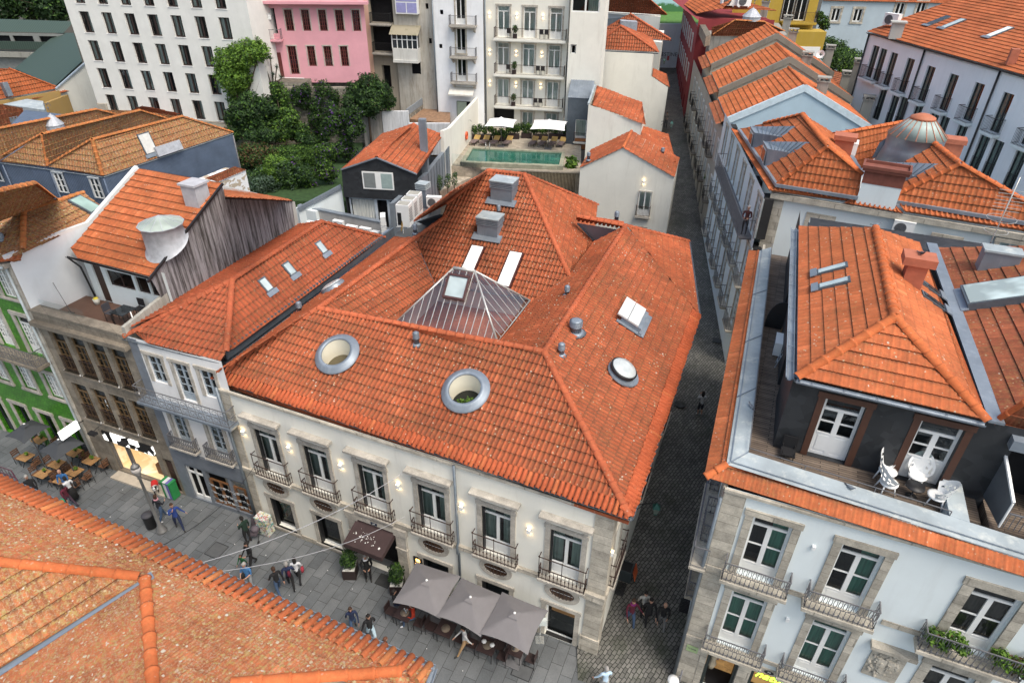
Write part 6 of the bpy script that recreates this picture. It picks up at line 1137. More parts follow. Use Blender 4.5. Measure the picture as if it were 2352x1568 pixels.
finial_lantern(ph,at(p(3,518,140),15.9),.95,1.3,flat('pale_zinc',(.4,.42,.46)));b=MB();pp=[at(p(3,*k),15.0)for k in((175,165),(215,245),(250,235),(205,155))];b.prism([x[:2]for x in pp],14.0,15.0);b.build('parapet',GRAN_D,ph)
# red house at the end of the alley, ochre and blue-grey houses behind
RH=fp2(np.array([24.0,104.5,0]),np.array([19.86,76.85,0]));redm=m_stucco('oxblood_stucco',(.24,.04,.045),.15,(.14,.05,.05));rh=thing('red_house',RH.pt(5,0),'dark red house with white-framed windows at the far end of the alley','building')
make_win('redw',.9,1.9,.1,.14,flat('pale_window_trim',(.55,.56,.55)),.05,cols=2,rows=2,fr=.06);rw=[(2+k*3.0,z)for k in range(7)for z in(8.3,11.6)];b=MB();zr2=14.8;wall(b,RH,-.2,23.6,4.2,zr2,holes(rw,'redw')+[(2+k*3,4.9-k*.1,1.2,2.4)for k in range(7)],.1)
Fa=RH.pt(23.6,0);RG=FP(Fa,-3);rr0=RG.sz(p(3,690,75));wall(b,RG,0,max(6,rr0[0]),4,15.6,[]);b.poly([RG.pt(0,15.4),RG.pt(rr0[0],15.4),RG.pt(rr0[0],15.4,-24),RG.pt(0,15.4,-24)]);b.build('wall',[redm,DARK],rh);wins(rh,RH,rw,'redw')
rt=Pl(at(p(3,150,95),15.6),at(p(3,70,40),15.4),at(p(3,320,5),17.0));tile_face(rt,[rt.hit(a)for a in r3((150,95),(68,35),(150,-40),(430,-40),(330,60))],'roof_slope',T_FAR,rh,.26,.42,.04,.05);rt2=Pl(RG.pt(2,15.7),RG.pt(rr0[0],15.7),RG.pt(4,17.2,-5));tile_face(rt2,[rt2.hit(a)for a in r3((330,65),(690,74),(500,20),(430,-30),(330,-20))],'roof_slope',T_FAR,rh,.26,.42,.04,.05)
for k,a in enumerate(((358,45),(460,48))):acunit(at(p(3,*a),16.6),R(8),('left of the two white air conditioners on the red house roof','right of the two white air conditioners on the red house roof')[k],s=1.9)
YM=m_stucco('ochre_yellow_stucco',(.42,.29,.05),.12);yh=thing('ochre_house',at(p(3,800,160),6),'ochre yellow house with a brown railed balcony behind the red house','building');YF=FP(at(p(3,720,270),12.5),-4)
a0_,a1_=YF.sz(p(3,690,0))[0],YF.sz(p(3,975,0))[0];b=MB();make_win('yw',1.3,2.7,.2,.12,flat('dark_trim',(.06,.05,.05)),.04,cols=2,rows=1,fr=.08);yw=[(YF.sz(p(3,750,140))[0],YF.sz(p(3,750,140))[1]),(YF.sz(p(3,835,140))[0],YF.sz(p(3,835,140))[1])];ztop=YF.sz(p(3,800,-60))[1]
wall(b,YF,a0_-5,a1_,6,ztop,holes(yw,'yw'),.2);b.poly([YF.pt(a1_,6),YF.pt(a1_,6,-8),YF.pt(a1_,ztop,-8),YF.pt(a1_,ztop)]);b.build('wall',[YM,DARK],yh);wins(yh,YF,yw,'yw');make_balc('yb',4.0,1.2,1.1,.2,YM,IRON_B,'bars',.16);place(yh,YF,sum(x[0]for x in yw)/2+.6,yw[0][1]-.05,'yb','balcony')
b=MB();e0_,e1_=YF.sz(p(3,680,170)),YF.sz(p(3,990,165));b.fbox(YF,e0_[0],e1_[0],6,e1_[1]-.5,0,2.5);b.fbox(YF,(e0_[0]+e1_[0])/2,(e0_[0]+e1_[0])/2+2.4,9.5,12.2,2.5,2.56,1);b.build('extension',[YM,WHITEP],yh)
BG=m_stucco('blue_grey_stucco',(.42,.50,.56),.1);gb=thing('blue_grey_house',at(p(3,1300,200),6),'blue-grey house with small white windows at the top right, behind the gardens','building');BGF=FP(at(p(3,1000,250),10),-6)
make_win('bgw',1.2,1.75,.15,.28,QUOIN,.06,cols=2,rows=1,fr=.12,mun=.06,sill=.28);bw=[BGF.sz(p(3,*k))for k in((1075,145),(1222,148),(1503,108),(1645,105))];zt_=BGF.sz(p(3,1100,5))[1];s0_,s1_=BGF.sz(p(3,975,100))[0],BGF.sz(p(3,1900,60))[0]
b=MB();wall(b,BGF,s0_,s1_,5,zt_,holes(bw,'bgw'),.15);b.build('wall',[BG,DARK],gb);wins(gb,BGF,bw,'bgw');bt=Pl(BGF.pt(s0_,zt_,.3),BGF.pt(s1_,zt_,.3),BGF.pt(s0_,zt_+2.4,-5));tile_face(bt,[BGF.pt(s0_,zt_,.3),BGF.pt(s1_,zt_,.3),BGF.pt(s1_,zt_+2.4,-5),BGF.pt(s0_,zt_+2.4,-5)],'roof_slope',T_FAR,gb,.26,.42,.05,.05)
# ------------------------------------------------------------------ long white apartment block
C0,C1=at(p(3,1320,215),17),at(p(3,2352,500),17);CF=fp2(C0,C1);cb=thing('apartment_block',CF.pt(10,0),'long white apartment block with black-railed balconies and wide orange roof, upper right','building')
make_win('cw',.95,2.55,.2,0,None,0,fm=flat('anthracite_frame',(.035,.045,.05),.5),cols=2,rows=1,fr=.05,curtain=CURT_G,cfrac=[(0,.5)]);c1=[(1.45,13.55),(2.6,13.5),(4.15,13.45),(6.4,13.4),(9.0,13.3),(11.65,13.25),(14.35,13.2),(17.1,13.15),(20,13.1),(23,13.1)];c2=[(4.2,10.65),(6.0,10.6),(7.15,10.6),(9.1,10.5),(11.1,10.45),(12.3,10.4),(14.3,10.3),(16.6,10.25),(17.9,10.25),(20,10.2),(22.5,10.1)]
c3=[(s,z-3.1)for s,z in c2];b=MB();wall(b,CF,0,30,3,16.9,holes(c1,'cw')+holes(c2,'cw')+holes(c3,'cw'),.22);b.build('wall',[m_stucco('white_rendered_block',(.78,.81,.85),.25,(.6,.62,.65),.03,.12,(.55,.57,.6)),DARK],cb)
for l_ in(c1,c2,c3):wins(cb,CF,l_,'cw')
make_balc('cbal',1.35,.55,1.0,.14,WHITE,IRON,'bars',.11);make_balc('cbalw',2.2,.55,1.0,.14,WHITE,IRON,'bars',.11);place(cb,CF,1.95,13.5,'cbalw','balcony')
for s,z in c1[2:]:place(cb,CF,s,z-.03,'cbal','balcony')
for s,z in c2+c3:b=MB();[b.tube([CF.pt(s-.36+k*.09,z+.02,.03),CF.pt(s-.36+k*.09,z+1.0,.03)],.01,4)for k in range(9)];b.tube([CF.pt(s-.38,z+1,.03),CF.pt(s+.38,z+1,.03)],.018,4);b.build('railing',IRON,cb)
for s in(0.05,7.75,15.75):pipe(cb,[CF.pt(s,16.9,.1),CF.pt(s,4,.1)],.07,IRON)
b=MB();b.prism([CF.pt(0,0)[:2],CF.pt(30,0)[:2],(CF.pt(30,0)-CF.out*20)[:2],(CF.pt(0,0)-CF.out*20)[:2]],16.7,16.9);cr=b.build('roof',WHITE,cb);cp=Pl(CF.pt(0,17,.2),CF.pt(30,17,.2),CF.pt(5,20.2,-8));tile_face(cp,[CF.pt(-.2,17,.2),CF.pt(30,17,.2),CF.pt(30,23.8,-17),cp.hit(p(3,1950,-60)),cp.hit(p(3,1880,0))],'roof_slope',T_FAR,cr,.3,.42,.02,.04,'mars')
gutter(cr,[CF.pt(0,16.95,.28),CF.pt(30,16.95,.28)],.09,IRON)
for a,g_ in((1772,145),DPANE),((1875,165),SKYG),((2185,222),flat('bright_skylight',(.75,.8,.8),.2)):skylight(cr,cp,p(3,*a),.62,1.75,.1,g_)
for k,(a,zz)in enumerate((((1455,175),17.6),)):acunit(at(p(3,*a),zz),R(-60),'white air conditioner on the corner of the wide orange roof, upper right',s=1.5)
b=MB();obox(b,at(p(3,1490,225),17.4),.45,.4,17.0,18.2,0);obox(b,at(p(3,1490,225),17.4),.6,.55,18.2,18.3,0);b.build('chimney',m_stucco('mossy_grey_band',(.4,.4,.38)),cr);b=MB();obox(b,cp.hit(p(3,2260,430)),.25,.25,17.2,18.2,0);b.build('chimney',TERR,cr)
# rear chimneys, low roofs and courtyard bits between the gabled row and the block
CHM=m_stucco('sooty_render',(.32,.31,.28),.9,(.07,.07,.06));chs=[((885,430),14.2,1.5),((990,610),14.0,1.5),((790,270),14.8,1.6),((1035,390),13.0,2.0),((1145,560),11.5,1.8),((1215,530),12.5,3.2),((1340,690),11.5,2.2),((1285,750),11.2,2.2),((755,170),15,1.5),((612,45),16.5,1)]
nm=['short chimney on the beige mossy verge, middle gable','short chimney on the light blue gable house right slope','chimney behind the farthest gable top','slim chimney beside the white satellite dish','brick chimney stack left of the tall sooty chimney','tall sooty peeling chimney near the white block','wide grey chimney above the low red roofs','mossy narrow chimney behind the light blue gable verge','low chimney in front of the ochre house','small grey roof chimney beside the red house']
for(a,z,h_),lb in zip(chs,nm):
 P_=at(p(3,*a),z);t=thing('chimney_stack',V3(P_,z-1.2),lb,'chimney','sooty chimneys behind the gabled row');b=MB();obox(b,P_,.4,.32,z-1.6,z+h_*.45,0);obox(b,P_,.48,.4,z+h_*.45,z+h_*.45+.1,0);b.build('shaft',CHM,t);b=MB();[obox(b,P_+V3((dx,0,0)),.07,.3,z+h_*.45+.1,z+h_*.45+.28,0)for dx in(-.36,0,.36)];obox(b,P_,.5,.42,z+h_*.45+.28,z+h_*.45+.36,0);b.build('cap',CHM,t)
dsh=at(p(3,985,365),13.6);t=thing('satellite_dish',dsh,'round white satellite dish behind the gabled row','satellite dish');b=MB();n=20;nv=np.array([-.55,-.75,.35]);nv/=np.linalg.norm(nv);u_=np.cross(nv,[0,0,1]);u_/=np.linalg.norm(u_);v_=np.cross(u_,nv);b.add([dsh+nv*(-.12*(1-(k/3)**2))+(u_*math.cos(a)+v_*math.sin(a))*.4*k/3 for k in range(1,4)for a in np.linspace(0,2*math.pi,n,endpoint=False)],[(i*n+j,i*n+(j+1)%n,(i+1)*n+(j+1)%n,(i+1)*n+j)for i in range(2)for j in range(n)]+[tuple(range(n))],0,True);b.build('dish',WHITEP,t);b=MB();b.tube([dsh-nv*.15,V3(dsh-nv*.2,12.5)],.03,5);b.build('pole',IRON_G,t)
lows=[(((1040,470),(1320,540),(1290,640),(1000,560)),10.8,T_OLD,'low brick-red shed roof between the gabled row and the white block',11.0),(((1150,640),(1440,740),(1400,800),(1150,720)),10.2,T_OLD,'small red tiled roof behind the light blue gable',10.5),(((1290,790),(1510,830),(1400,850),(1250,830)),10.0,T_NEI,'striped red and white low roof beside the orange house',10.2)]
for pts_,z,tm,lb,_ in lows:
 t=thing('shed_roof',at(p(3,*pts_[0]),z-2),lb,'roof');P4=[at(p(3,*k),z)for k in pts_];pl_=Pl(P4[3],P4[2],V3(P4[0],z+1.0));q4=[pl_.hit(p(3,*k))for k in pts_];tile_face(pl_,q4,'roof_slope',tm,t,.26,.42,.04,.05);b=MB();b.prism([x[:2]for x in q4],z-6,[x[2]-.05 for x in q4]);b.build('wall',m_stucco('dirty_white_render',(.5,.5,.48),.7,(.2,.2,.19)),t)
# ------------------------------------------------------------------ hotel rear wing with balconies above the pool
G0=at(D(1100,290),6.0);GA=FP(G0,-10)
def off(fp,o):return FP(fp.pt(0,0,o),math.degrees(fp.ang))
rw_=thing('hotel_rear_wing',GA.pt(5,0),'cream hotel wing with three long balconies and wall lamps above the pool','building')
make_win('gw',1.2,2.75,.2,.17,GRAN,.04,transom=.45,panel=.5,curtain=CURT,cols=2,fr=.08,mun=.04)
gs1=[(2.68,14.98),(5.28,14.96),(7.9,14.94)];gs2=[(2.66,11.66),(5.26,11.64),(7.86,11.62)];gs3=[(2.64,8.55),(5.24,8.53),(7.84,8.5)];gs4=[(5.3,6.02),(7.84,6.02)]
make_win('gwl',1.2,1.75,.2,.17,GRAN,.04,panel=.35,curtain=CURT,cols=2,fr=.08)
b=MB();wall(b,GA,.75,9.1,5.9,19.2,holes(gs1+gs2,'gw')+[(s,z,1.2,2.4)for s,z in gs3]+holes(gs4,'gwl')+[(2.75,6.0,2.2,2.3)],.2,room=.6);b.build('wall',[CREAM,DARK],rw_)
make_win('gw3',1.2,2.4,.2,.17,GRAN,.04,transom=0,panel=.5,curtain=CURT,cols=2,fr=.08,mun=.04);wins(rw_,GA,gs1+gs2,'gw');wins(rw_,GA,gs3,'gw3');wins(rw_,GA,gs4,'gwl')
make_balc('gb',7.2,1.0,.95,.2,CREAM,IRON_B,'bars',.13)
for z in(14.93,11.6,8.48):place(rw_,GA,5.45,z,'gb','balcony')
for z0 in(16.9,13.5,10.5):
 for s in(1.25,4.0,6.6):wall_lamp(rw_,GA,s,z0,.5)
pipe(rw_,[GA.pt(.85,19,.12),GA.pt(.85,6,.12)],.07,GUT);b=MB();b.poly([GA.pt(.75,5),GA.pt(.75,5,-6),GA.pt(.75,19.2,-6),GA.pt(.75,19.2)]);b.build('side_wall',CREAM,rw_)
# things on the balconies
def potplant(P_,label,h=.9,pot=.22,mats=None,r=.32,name='potted_plant',n=420,box=True):
 t=thing(name,P_,label,'plant');b=MB();c=np.array(P_);b.prism([(c[0]-pot,c[1]-pot),(c[0]+pot,c[1]-pot),(c[0]+pot,c[1]+pot),(c[0]-pot,c[1]+pot)],c[2],c[2]+pot*1.9);b.build('planter',flat('dark_brown_planter',(.03,.018,.018),.5),t)
 b=MB();b.prism([(c[0]-pot+.03,c[1]-pot+.03),(c[0]+pot-.03,c[1]-pot+.03),(c[0]+pot-.03,c[1]+pot-.03),(c[0]-pot+.03,c[1]+pot-.03)],c[2]+pot*1.9,c[2]+pot*1.9+.02);b.build('gravel',flat('white_gravel',(.55,.55,.52),.9,var=.3),t)
 b=MB();z0=c[2]+pot*1.8;b.tube([(c[0],c[1],z0),(c[0],c[1],z0+h*.5)],.025,5);leaves(b,[(c[0],c[1],z0+h*.45,r,r,h*.45),(c[0]+.05,c[1],z0+h*.75,r*.7,r*.7,h*.3)],n,.07,((0,.6),(1,.4)),shell=.2);b.build('foliage',mats or[LEAF_D,LEAF],t);return t
for(s,z,f)in((3.95,14.95,'top'),(3.9,11.62,'middle'),(3.85,8.5,'lowest')):potplant(GA.pt(s,z,.6),'small tree in a brown planter on the %s balcony of the hotel rear wing'%f,.8)
def cafe_chair(P_,rz,label,group,m=None,s=1.0,arms=False,fold=False):
 t=thing('chair',P_,label,'chair',group,rz=rz or 1e-6);m=m or BLACK;b=MB();b.box(-.2,.2,-.2,.2,.43,.46);b.build('seat',m,t);b=MB()
 if fold:[b.box(-.2,.2,.2,.22,z,z+.07)for z in(.6,.72,.84)]
 else:b.box(-.2,.2,.19,.22,.5,.88)
 b.build('backrest',m,t)
 for x in(-.18,.18):
  for y0,y1,z in((.21,.2,.88),(-.18,-.18,.44)):b=MB();b.tube([(x,y1+(.04 if fold else 0),0),(x,y0,z)],.014,4);b.build('leg',IRON,t)
 t.scale=(s,s,s);return t
for s,z,lb in((3.35,14.95,'dark chair left of the top balcony plant'),(6.6,14.95,'dark chair between the right doors on the top balcony, left of two'),(7.1,14.95,'dark chair between the right doors on the top balcony, right of two'),(3.3,11.62,'dark chair left of the middle balcony plant'),(6.35,11.62,'dark chair between the right doors on the middle balcony, left of two'),(6.85,11.62,'dark chair between the right doors on the middle balcony, right of two'),(6.2,8.5,'dark chair on the lowest hotel balcony, left of two'),(6.7,8.5,'dark chair on the lowest hotel balcony, right of two')):cafe_chair(GA.pt(s,z,.5),R(170),lb,'dark chairs on the hotel balconies')
# white tower block and zinc box beside it
TWm=off(GA,1.5);s0_,s1_=TWm.sz(p(2,1556,300))[0],TWm.sz(p(2,1785,300))[0];tw=thing('stair_tower',TWm.pt((s0_+s1_)/2,0),'cream stair tower with a large top window, right of the hotel balconies','building');make_win('tww',2.6,1.75,.12,0,None,0,cols=2,rows=1,fr=.1,mun=.05,curtain=CURT_G,cfrac=(.6,1));make_win('tws',.42,.75,.12,.04,BLACK,.02,cols=1,fr=.05)
wt,ws_=TWm.sz(p(2,1668,85)),TWm.sz(p(2,1587,360));b=MB();wall(b,TWm,s0_,s1_,5.5,20,[(wt[0],wt[1],2.6,1.75),(ws_[0],ws_[1],.42,.75)],.12);b.poly([TWm.pt(s0_,5.5),TWm.pt(s0_,5.5,-3),TWm.pt(s0_,20,-3),TWm.pt(s0_,20)]);b.poly([TWm.pt(s1_,5.5),TWm.pt(s1_,20),TWm.pt(s1_,20,-6),TWm.pt(s1_,5.5,-6)]);b.build('wall',[CREAM,DARK],tw);place(tw,TWm,*wt,'tww');place(tw,TWm,*ws_,'tws')
ZB=off(GA,4.2);z0_,z1_=ZB.sz(p(2,1553,655)),ZB.sz(p(2,1690,665));zx=thing('zinc_bay',ZB.pt(z0_[0]+1,5),'dark zinc-clad bay with lit window beside the pool, below the cream tower','building');wz=ZB.sz(p(2,1632,950));wz2=ZB.sz(p(2,1625,1130));make_win('zw',1.1,2.1,.15,0,None,0,panel=.4,cols=1,fr=.07,curtain=CURT);b=MB();wall(b,ZB,z0_[0],z1_[0]+.3,5.4,z0_[1],[(wz[0],wz[1],1.1,2.1)],.12);b.add([ZB.pt(z0_[0],5.4),ZB.pt(z0_[0],5.4,-4),ZB.pt(z0_[0],z0_[1]+1.6,-4),ZB.pt(z0_[0],z0_[1])],[(0,1,2,3)]);ZP=MATS.get('seamed')or flat('seamed_dark_zinc',(.085,.105,.13),.5,.3,.15);b.build('wall',[ZP,DARK],zx);place(zx,ZB,*wz,'zw');b=MB();b.add([ZB.pt(z0_[0]-.05,z0_[1],.05),ZB.pt(z1_[0]+.3,z0_[1],.05),ZB.pt(z1_[0]+.3,z0_[1]+1.6,-4),ZB.pt(z0_[0]-.05,z0_[1]+1.6,-4)],[(0,1,2,3)]);
for k in range(9):s=z0_[0]+(z1_[0]-z0_[0])*k/8;b.tube([ZB.pt(s,z0_[1]+.02,.05),ZB.pt(s,z0_[1]+1.62,-4)],.025,4)
b.build('roof',ZINC,zx);make_balc('zb',1.3,.4,.9,.1,CREAM,IRON_B,'bars',.12);place(zx,ZB,wz[0],wz[1],'zb','balcony');b=MB();b.fbox(ZB,wz[0]-.5,wz[0]+.6,5.5,6.6,.0,.05);b.build('orange_door',flat('orange_door_paint',(.35,.14,.05),.5),zx)  # lower door in plain orange, without emission
# ------------------------------------------------------------------ pool terrace
b=MB();tz=5.95;ter=[at(p(2,*k),tz)for k in((720,1115),(1640,1155),(1640,800),(990,760))];b.prism([x[:2]for x in ter],0,tz);PALE=m_stone('pale_travertine',(.42,.37,.30),(.6,.3),.75,.15,.008);tag(b.build('pool_terrace',PALE),kind='structure')
pw_=[at(p(2,*k),6.35)for k in((825,1090),(1520,1118),(1532,1020),(895,985))];iw=[at(p(2,*k),6.35)for k in((862,1080),(1492,1106),(1512,1022),(912,995))]
po_=thing('swimming_pool',V3(sum(pw_)/4,5.4),'raised rectangular pool with green water and pale stone rim','swimming pool');b=MB();lo4=[V3(x,5.3)for x in pw_];dn=[V3(x,5.4)for x in iw]
b.add(pw_+iw+lo4+dn,[(i,(i+1)%4,4+(i+1)%4,4+i)for i in range(4)]+[(8+i,8+(i+1)%4,(i+1)%4,i)for i in range(4)]+[(4+i,4+(i+1)%4,12+(i+1)%4,12+i)for i in range(4)]+[(12,13,14,15)]);b.build('basin',m_stone('mossy_pool_stone',(.33,.33,.25),(.9,.5),.7,.15,.006),po_)
wm=NT('pool_water');wm.set(wm.mix(wm.ramp(wm.noise(wm.co('World'),.7,3),[(.35,0),(.65,1)]),(.012,.085,.062),(.03,.14,.10)),.04,spec=.5);wm.bump(wm.noise(wm.co('World'),5,2),.06,.02);b=MB();b.poly([V3(x,6.22)for x in iw]);tag(b.build('pool_water',wm.m),kind='structure')
ld_=at(p(2,1000,1000),6.35);t=thing('pool_ladder',ld_,'curved steel pool ladder at the left end of the pool','ladder');b=MB()
for dx in(0,.38):b.tube([ld_+V3((dx,.3,0)),ld_+V3((dx,.2,.55)),ld_+V3((dx,-.05,.6)),ld_+V3((dx,-.25,.3)),ld_+V3((dx,-.25,-.4))],.022,6)
b.build('rails',flat('steel',(.6,.62,.62),.25,.8),t)
# white side wall, buoy, shower
PWf=fp2(at(p(2,772,1112),tz),at(p(2,905,935),tz));sw_t=[PWf.sz(p(2,*k))for k in((715,880),(760,862),(985,618))];t=thing('garden_wall',PWf.pt(3,5),'white wall stepping up along the left side of the pool','wall');b=MB();pts=[(sw_t[0][0],4.5),(14.5,4.5),(14.5,sw_t[2][1]+.5),sw_t[2],sw_t[1],sw_t[0]];F0=[PWf.pt(*x)for x in pts];F1=[x-PWf.out*.3 for x in F0];b.add(F0+F1,[tuple(range(6)),tuple(range(11,5,-1))]+[((i+1)%6,i,6+i,6+(i+1)%6)for i in range(6)]);b.build('render',CREAM,t)
s,z=PWf.sz(p(2,865,912));t=thing('life_buoy',PWf.pt(s,z,.08),'orange life buoy hanging on the white pool wall','life buoy');b=MB();b.tube([PWf.pt(s+.33*math.cos(a),z+.33*math.sin(a),.1)for a in np.linspace(0,2*math.pi,17)],.08,8,cap=False);b.build('ring',flat('buoy_orange',(.7,.12,.04),.5),t)
b=MB();sh=at(p(2,880,960),tz);t=thing('outdoor_shower',sh,'slim steel outdoor shower by the pool wall','shower');b.tube([sh,sh+V3((0,0,2.2)),sh+V3((.3,-.05,2.25)),sh+V3((.4,-.05,2.1))],.025,6);b.build('column',IRON_G,t)
# loungers
def lounger(P_,rz,label):
 t=thing('sun_lounger',P_,label,'sun lounger','sun loungers by the pool',rz=rz or 1e-6);b=MB();b.box(-.3,.3,-.9,.3,.28,.33);b.build('mattress',flat('taupe_mattress',(.16,.12,.12),.8),t);b=MB();b.add([(-.3,.3,.3),(.3,.3,.3),(.3,.85,.62),(-.3,.85,.62),(-.3,.3,.25),(.3,.3,.25),(.3,.87,.57),(-.3,.87,.57)],[(0,1,2,3),(7,6,5,4),(0,4,5,1),(2,6,7,3),(1,5,6,2),(3,7,4,0)]);b.build('backrest',flat('ochre_mattress',(.38,.25,.08),.8),t)
 for x in(-.28,.28):
  for y in(-.85,.25):b=MB();b.box(x-.02,x+.02,y-.02,y+.02,0,.28);b.build('leg',BLACK,t)
 return t
for k,x in enumerate((925,990,1060,1148,1322,1385,1452,1512)):
 lounger(at(p(2,x,975+k*2),tz+.1)+V3((0,.9,-.1)),R(-18),('leftmost sun lounger by the pool, next to the shower','second sun lounger from the pool wall','third sun lounger from the pool wall, behind the ladder','fourth sun lounger, left of the paved gap','fifth sun lounger, right of the paved gap','sixth sun lounger on the right half of the pool edge','seventh sun lounger, second from the zinc bay','rightmost sun lounger, beside the zinc bay')[k])
# hedge planters
for k,(x0,x1,y,lb)in enumerate(((908,1045,905,'leafy hedge in dark planters left of the white umbrella pole'),(1045,1140,915,'low yellowish hedge planter below the left white umbrella'),(1140,1225,900,'tall hedge planter right of the left white umbrella'),(1235,1310,895,'hedge planter in front of the lower hotel window, centre'),(1310,1420,905,'hedge planter under the right white umbrella'),(1420,1542,900,'rightmost dark hedge planter by the zinc bay'))):
 A_,B_=at(p(2,x0,y+35),tz),at(p(2,x1,y+38),tz);t=thing('hedge_planter',(A_+B_)/2,lb,'planter','hedge planters behind the loungers');fpp=fp2(A_,B_);L_=np.linalg.norm(B_-A_);b=MB();b.fbox(fpp,0.03,L_-.03,tz,tz+.5,-.5,0);b.build('planter',flat('dark_brown_planter',(.03,.018,.018),.5),t)
 b=MB();bl=[(*fpp.pt(L_*(j+.5)/4,tz+.95+.15*((k+j)%2)-(.3 if k==1 else 0),-.25),.32,.3,.5)for j in range(4)];leaves(b,bl,1300,.085,((0,.5),(1,.35),(2,.15)),shell=.3);b.build('foliage',[LEAF_D,LEAF,LEAF_L],t)
def parasol(P_,half,zr,drop,mat,label,rz,name='parasol',cap=True,group=None,sag=.12,pole=.03):
 t=thing(name,P_,label,'umbrella',group,rz=rz or 1e-6);b=MB();n=8;vs=[(0,0,zr)];cs=[(-1,-1),(1,-1),(1,1),(-1,1)];K=6
 for i in range(1,K+1):
  f=i/K
  for c in range(4):
   a_,d_=np.array(cs[c]),np.array(cs[(c+1)%4])
   for j in range(n):
    u=j/n;m_=a_*(1-u)+d_*u;s_=4*u*(1-u);vs.append((*(m_*half*f*(1-.07*s_*f)),zr-drop*f**1.15+sag*s_*.6*f*f))
 N=4*n;fs=[(0,1+j,1+(j+1)%N)for j in range(N)]+[(1+(i-1)*N+j,1+i*N+j,1+i*N+(j+1)%N,1+(i-1)*N+(j+1)%N)for i in range(1,K)for j in range(N)]
 b.add(vs,fs,0,True);b.build('canopy',mat,t);b=MB();b.tube([(0,0,0),(0,0,zr+.06)],pole,8);b.box(-.35,.35,-.35,.35,0,.06);b.build('pole',IRON_G,t)
 for c in cs:b=MB();b.tube([(0,0,zr-.12),(c[0]*half*.97,c[1]*half*.97,zr-drop-.02)],.012,4);b.build('rib',IRON_G,t)
 if cap:b=MB();b.add([(x*.2,y*.2,zr-.02)for x,y in cs]+[(0,0,zr+.07)],[(0,1,4),(1,2,4),(2,3,4),(3,0,4)]);b.lathe((0,0,zr+.06),[(.05,0),(.06,.03),(.01,.07)],8,1);b.build('vent_cap',[mat,WHITEP],t)
 return t
UW=flat('white_canvas',(.80,.80,.80),.8,var=.02)
for x,y,h_,lb in((1103,835,1.4,'left white parasol behind the pool hedge'),(1425,850,1.65,'right white parasol behind the pool hedge')):c=at(p(2,x,y),8.1);parasol(V3(c,tz),h_,2.75,.5,UW,lb,R(-8))
# slatted fence below the pool
SA,SB=at(p(2,975,1138),5.9),at(p(2,1628,1163),5.9);SFp=fp2(SA,SB);LS=np.linalg.norm(SB-SA);t=thing('slat_fence',SFp.pt(LS/2,2),'vertical timber slat fence below the pool terrace','fence');b=MB()
for k in range(int(LS/.13)):b.fbox(SFp,k*.13,k*.13+.055,2.2,5.9,0,.06)
b.build('slats',flat('pale_slats',(.30,.25,.17),.7,var=.25),t);b=MB();b.fbox(SFp,0,LS,2,5.85,-.3,-.2);b.build('backing',flat('dark_backing',(.06,.035,.02),.8),t);b=MB();b.fbox(SFp,-.1,LS+.1,5.88,6.0,-.3,.1);b.build('cap',PALE,t)
b=MB();g_=[at(p(2,775,1110),6),at(p(2,975,1138),5.9)];b.poly([g_[0],g_[1],g_[1]+V3((0,0,1.0)),g_[0]+V3((0,0,1.1))]);tg=thing('glass_balustrade',g_[0],'clear glass balustrade at the left front of the pool','railing');b.build('pane',GLASS_C,tg)
gt=thing('broad_leaf_plant',at(p(2,1580,1110),5.9),'bright broad-leaved plant at the right end of the pool','plant');b=MB();c=at(p(2,1575,1130),5.9);leaves(b,[(c[0],c[1],6.4,.55,.4,.6)],300,.22,((0,.5),(1,.5)),shell=.1);b.build('foliage',[LEAF,LEAF_L],gt)
# lower travertine yard with shrubs
b=MB();yd=[at(p(2,*k),5.0)for k in((560,1300),(640,1310),(960,1165),(760,1125))];b.prism([x[:2]for x in yd],0,5.0);tag(b.build('lower_terrace',PALE),kind='structure')
for k,(x,y,lb)in enumerate(((690,1300,'leafy olive shrub, leftmost of three behind the red roof'),(745,1290,'leafy olive shrub, middle of three behind the red roof'),(790,1275,'leafy olive shrub, rightmost of three behind the red roof'))):tree(at(p(2,x,y),5.0),[(0,0,.9,.3,.3,.55),(.1,0,1.4,.22)],350,.07,[LEAF,LEAF_B],((0,.5),(1,.5)),lb,'shrub','olive shrubs on the lower terrace','shrub',.03)
# ------------------------------------------------------------------ buildings left of the hotel wing
Hf=off(GA,1.2);hs0,hs1=Hf.sz(p(2,650,300))[0],Hf.sz(p(2,985,300))[0];wh=thing('white_narrow_house',Hf.pt((hs0+hs1)/2,0),'narrow white house with three stone balconies and awning, left of the pool wing','building')
make_win('hw',.95,2.5,.25,.15,QUOIN,.04,cols=2,rows=1,transom=0,panel=.4,fr=.07,curtain=CURT_D,cfrac=(0,.4));hwl=[Hf.sz(p(2,*k))for k in((832,165),(835,375),(840,545))];hsm=[Hf.sz(p(2,*k))for k in((703,100),(697,328))]
b=MB();wall(b,Hf,hs0,hs1,5.5,20,[(s,z,.95,2.5)for s,z in hwl]+[(s,z,.35,.42)for s,z in hsm]+[(Hf.sz(p(2,850,750))[0],6.8,1.5,2.0)],.25);b.build('wall',[m_stucco('bright_white_wall',(.78,.80,.83),.2),DARK],wh);[place(wh,Hf,s,z,'hw','balcony_door')for s,z in hwl]
make_balc('hb',2.7,.8,.85,.16,GRAN,IRON_G,'bars',.1,brackets=True)
for s,z in hwl:place(wh,Hf,s+.3,z,'hb','balcony')
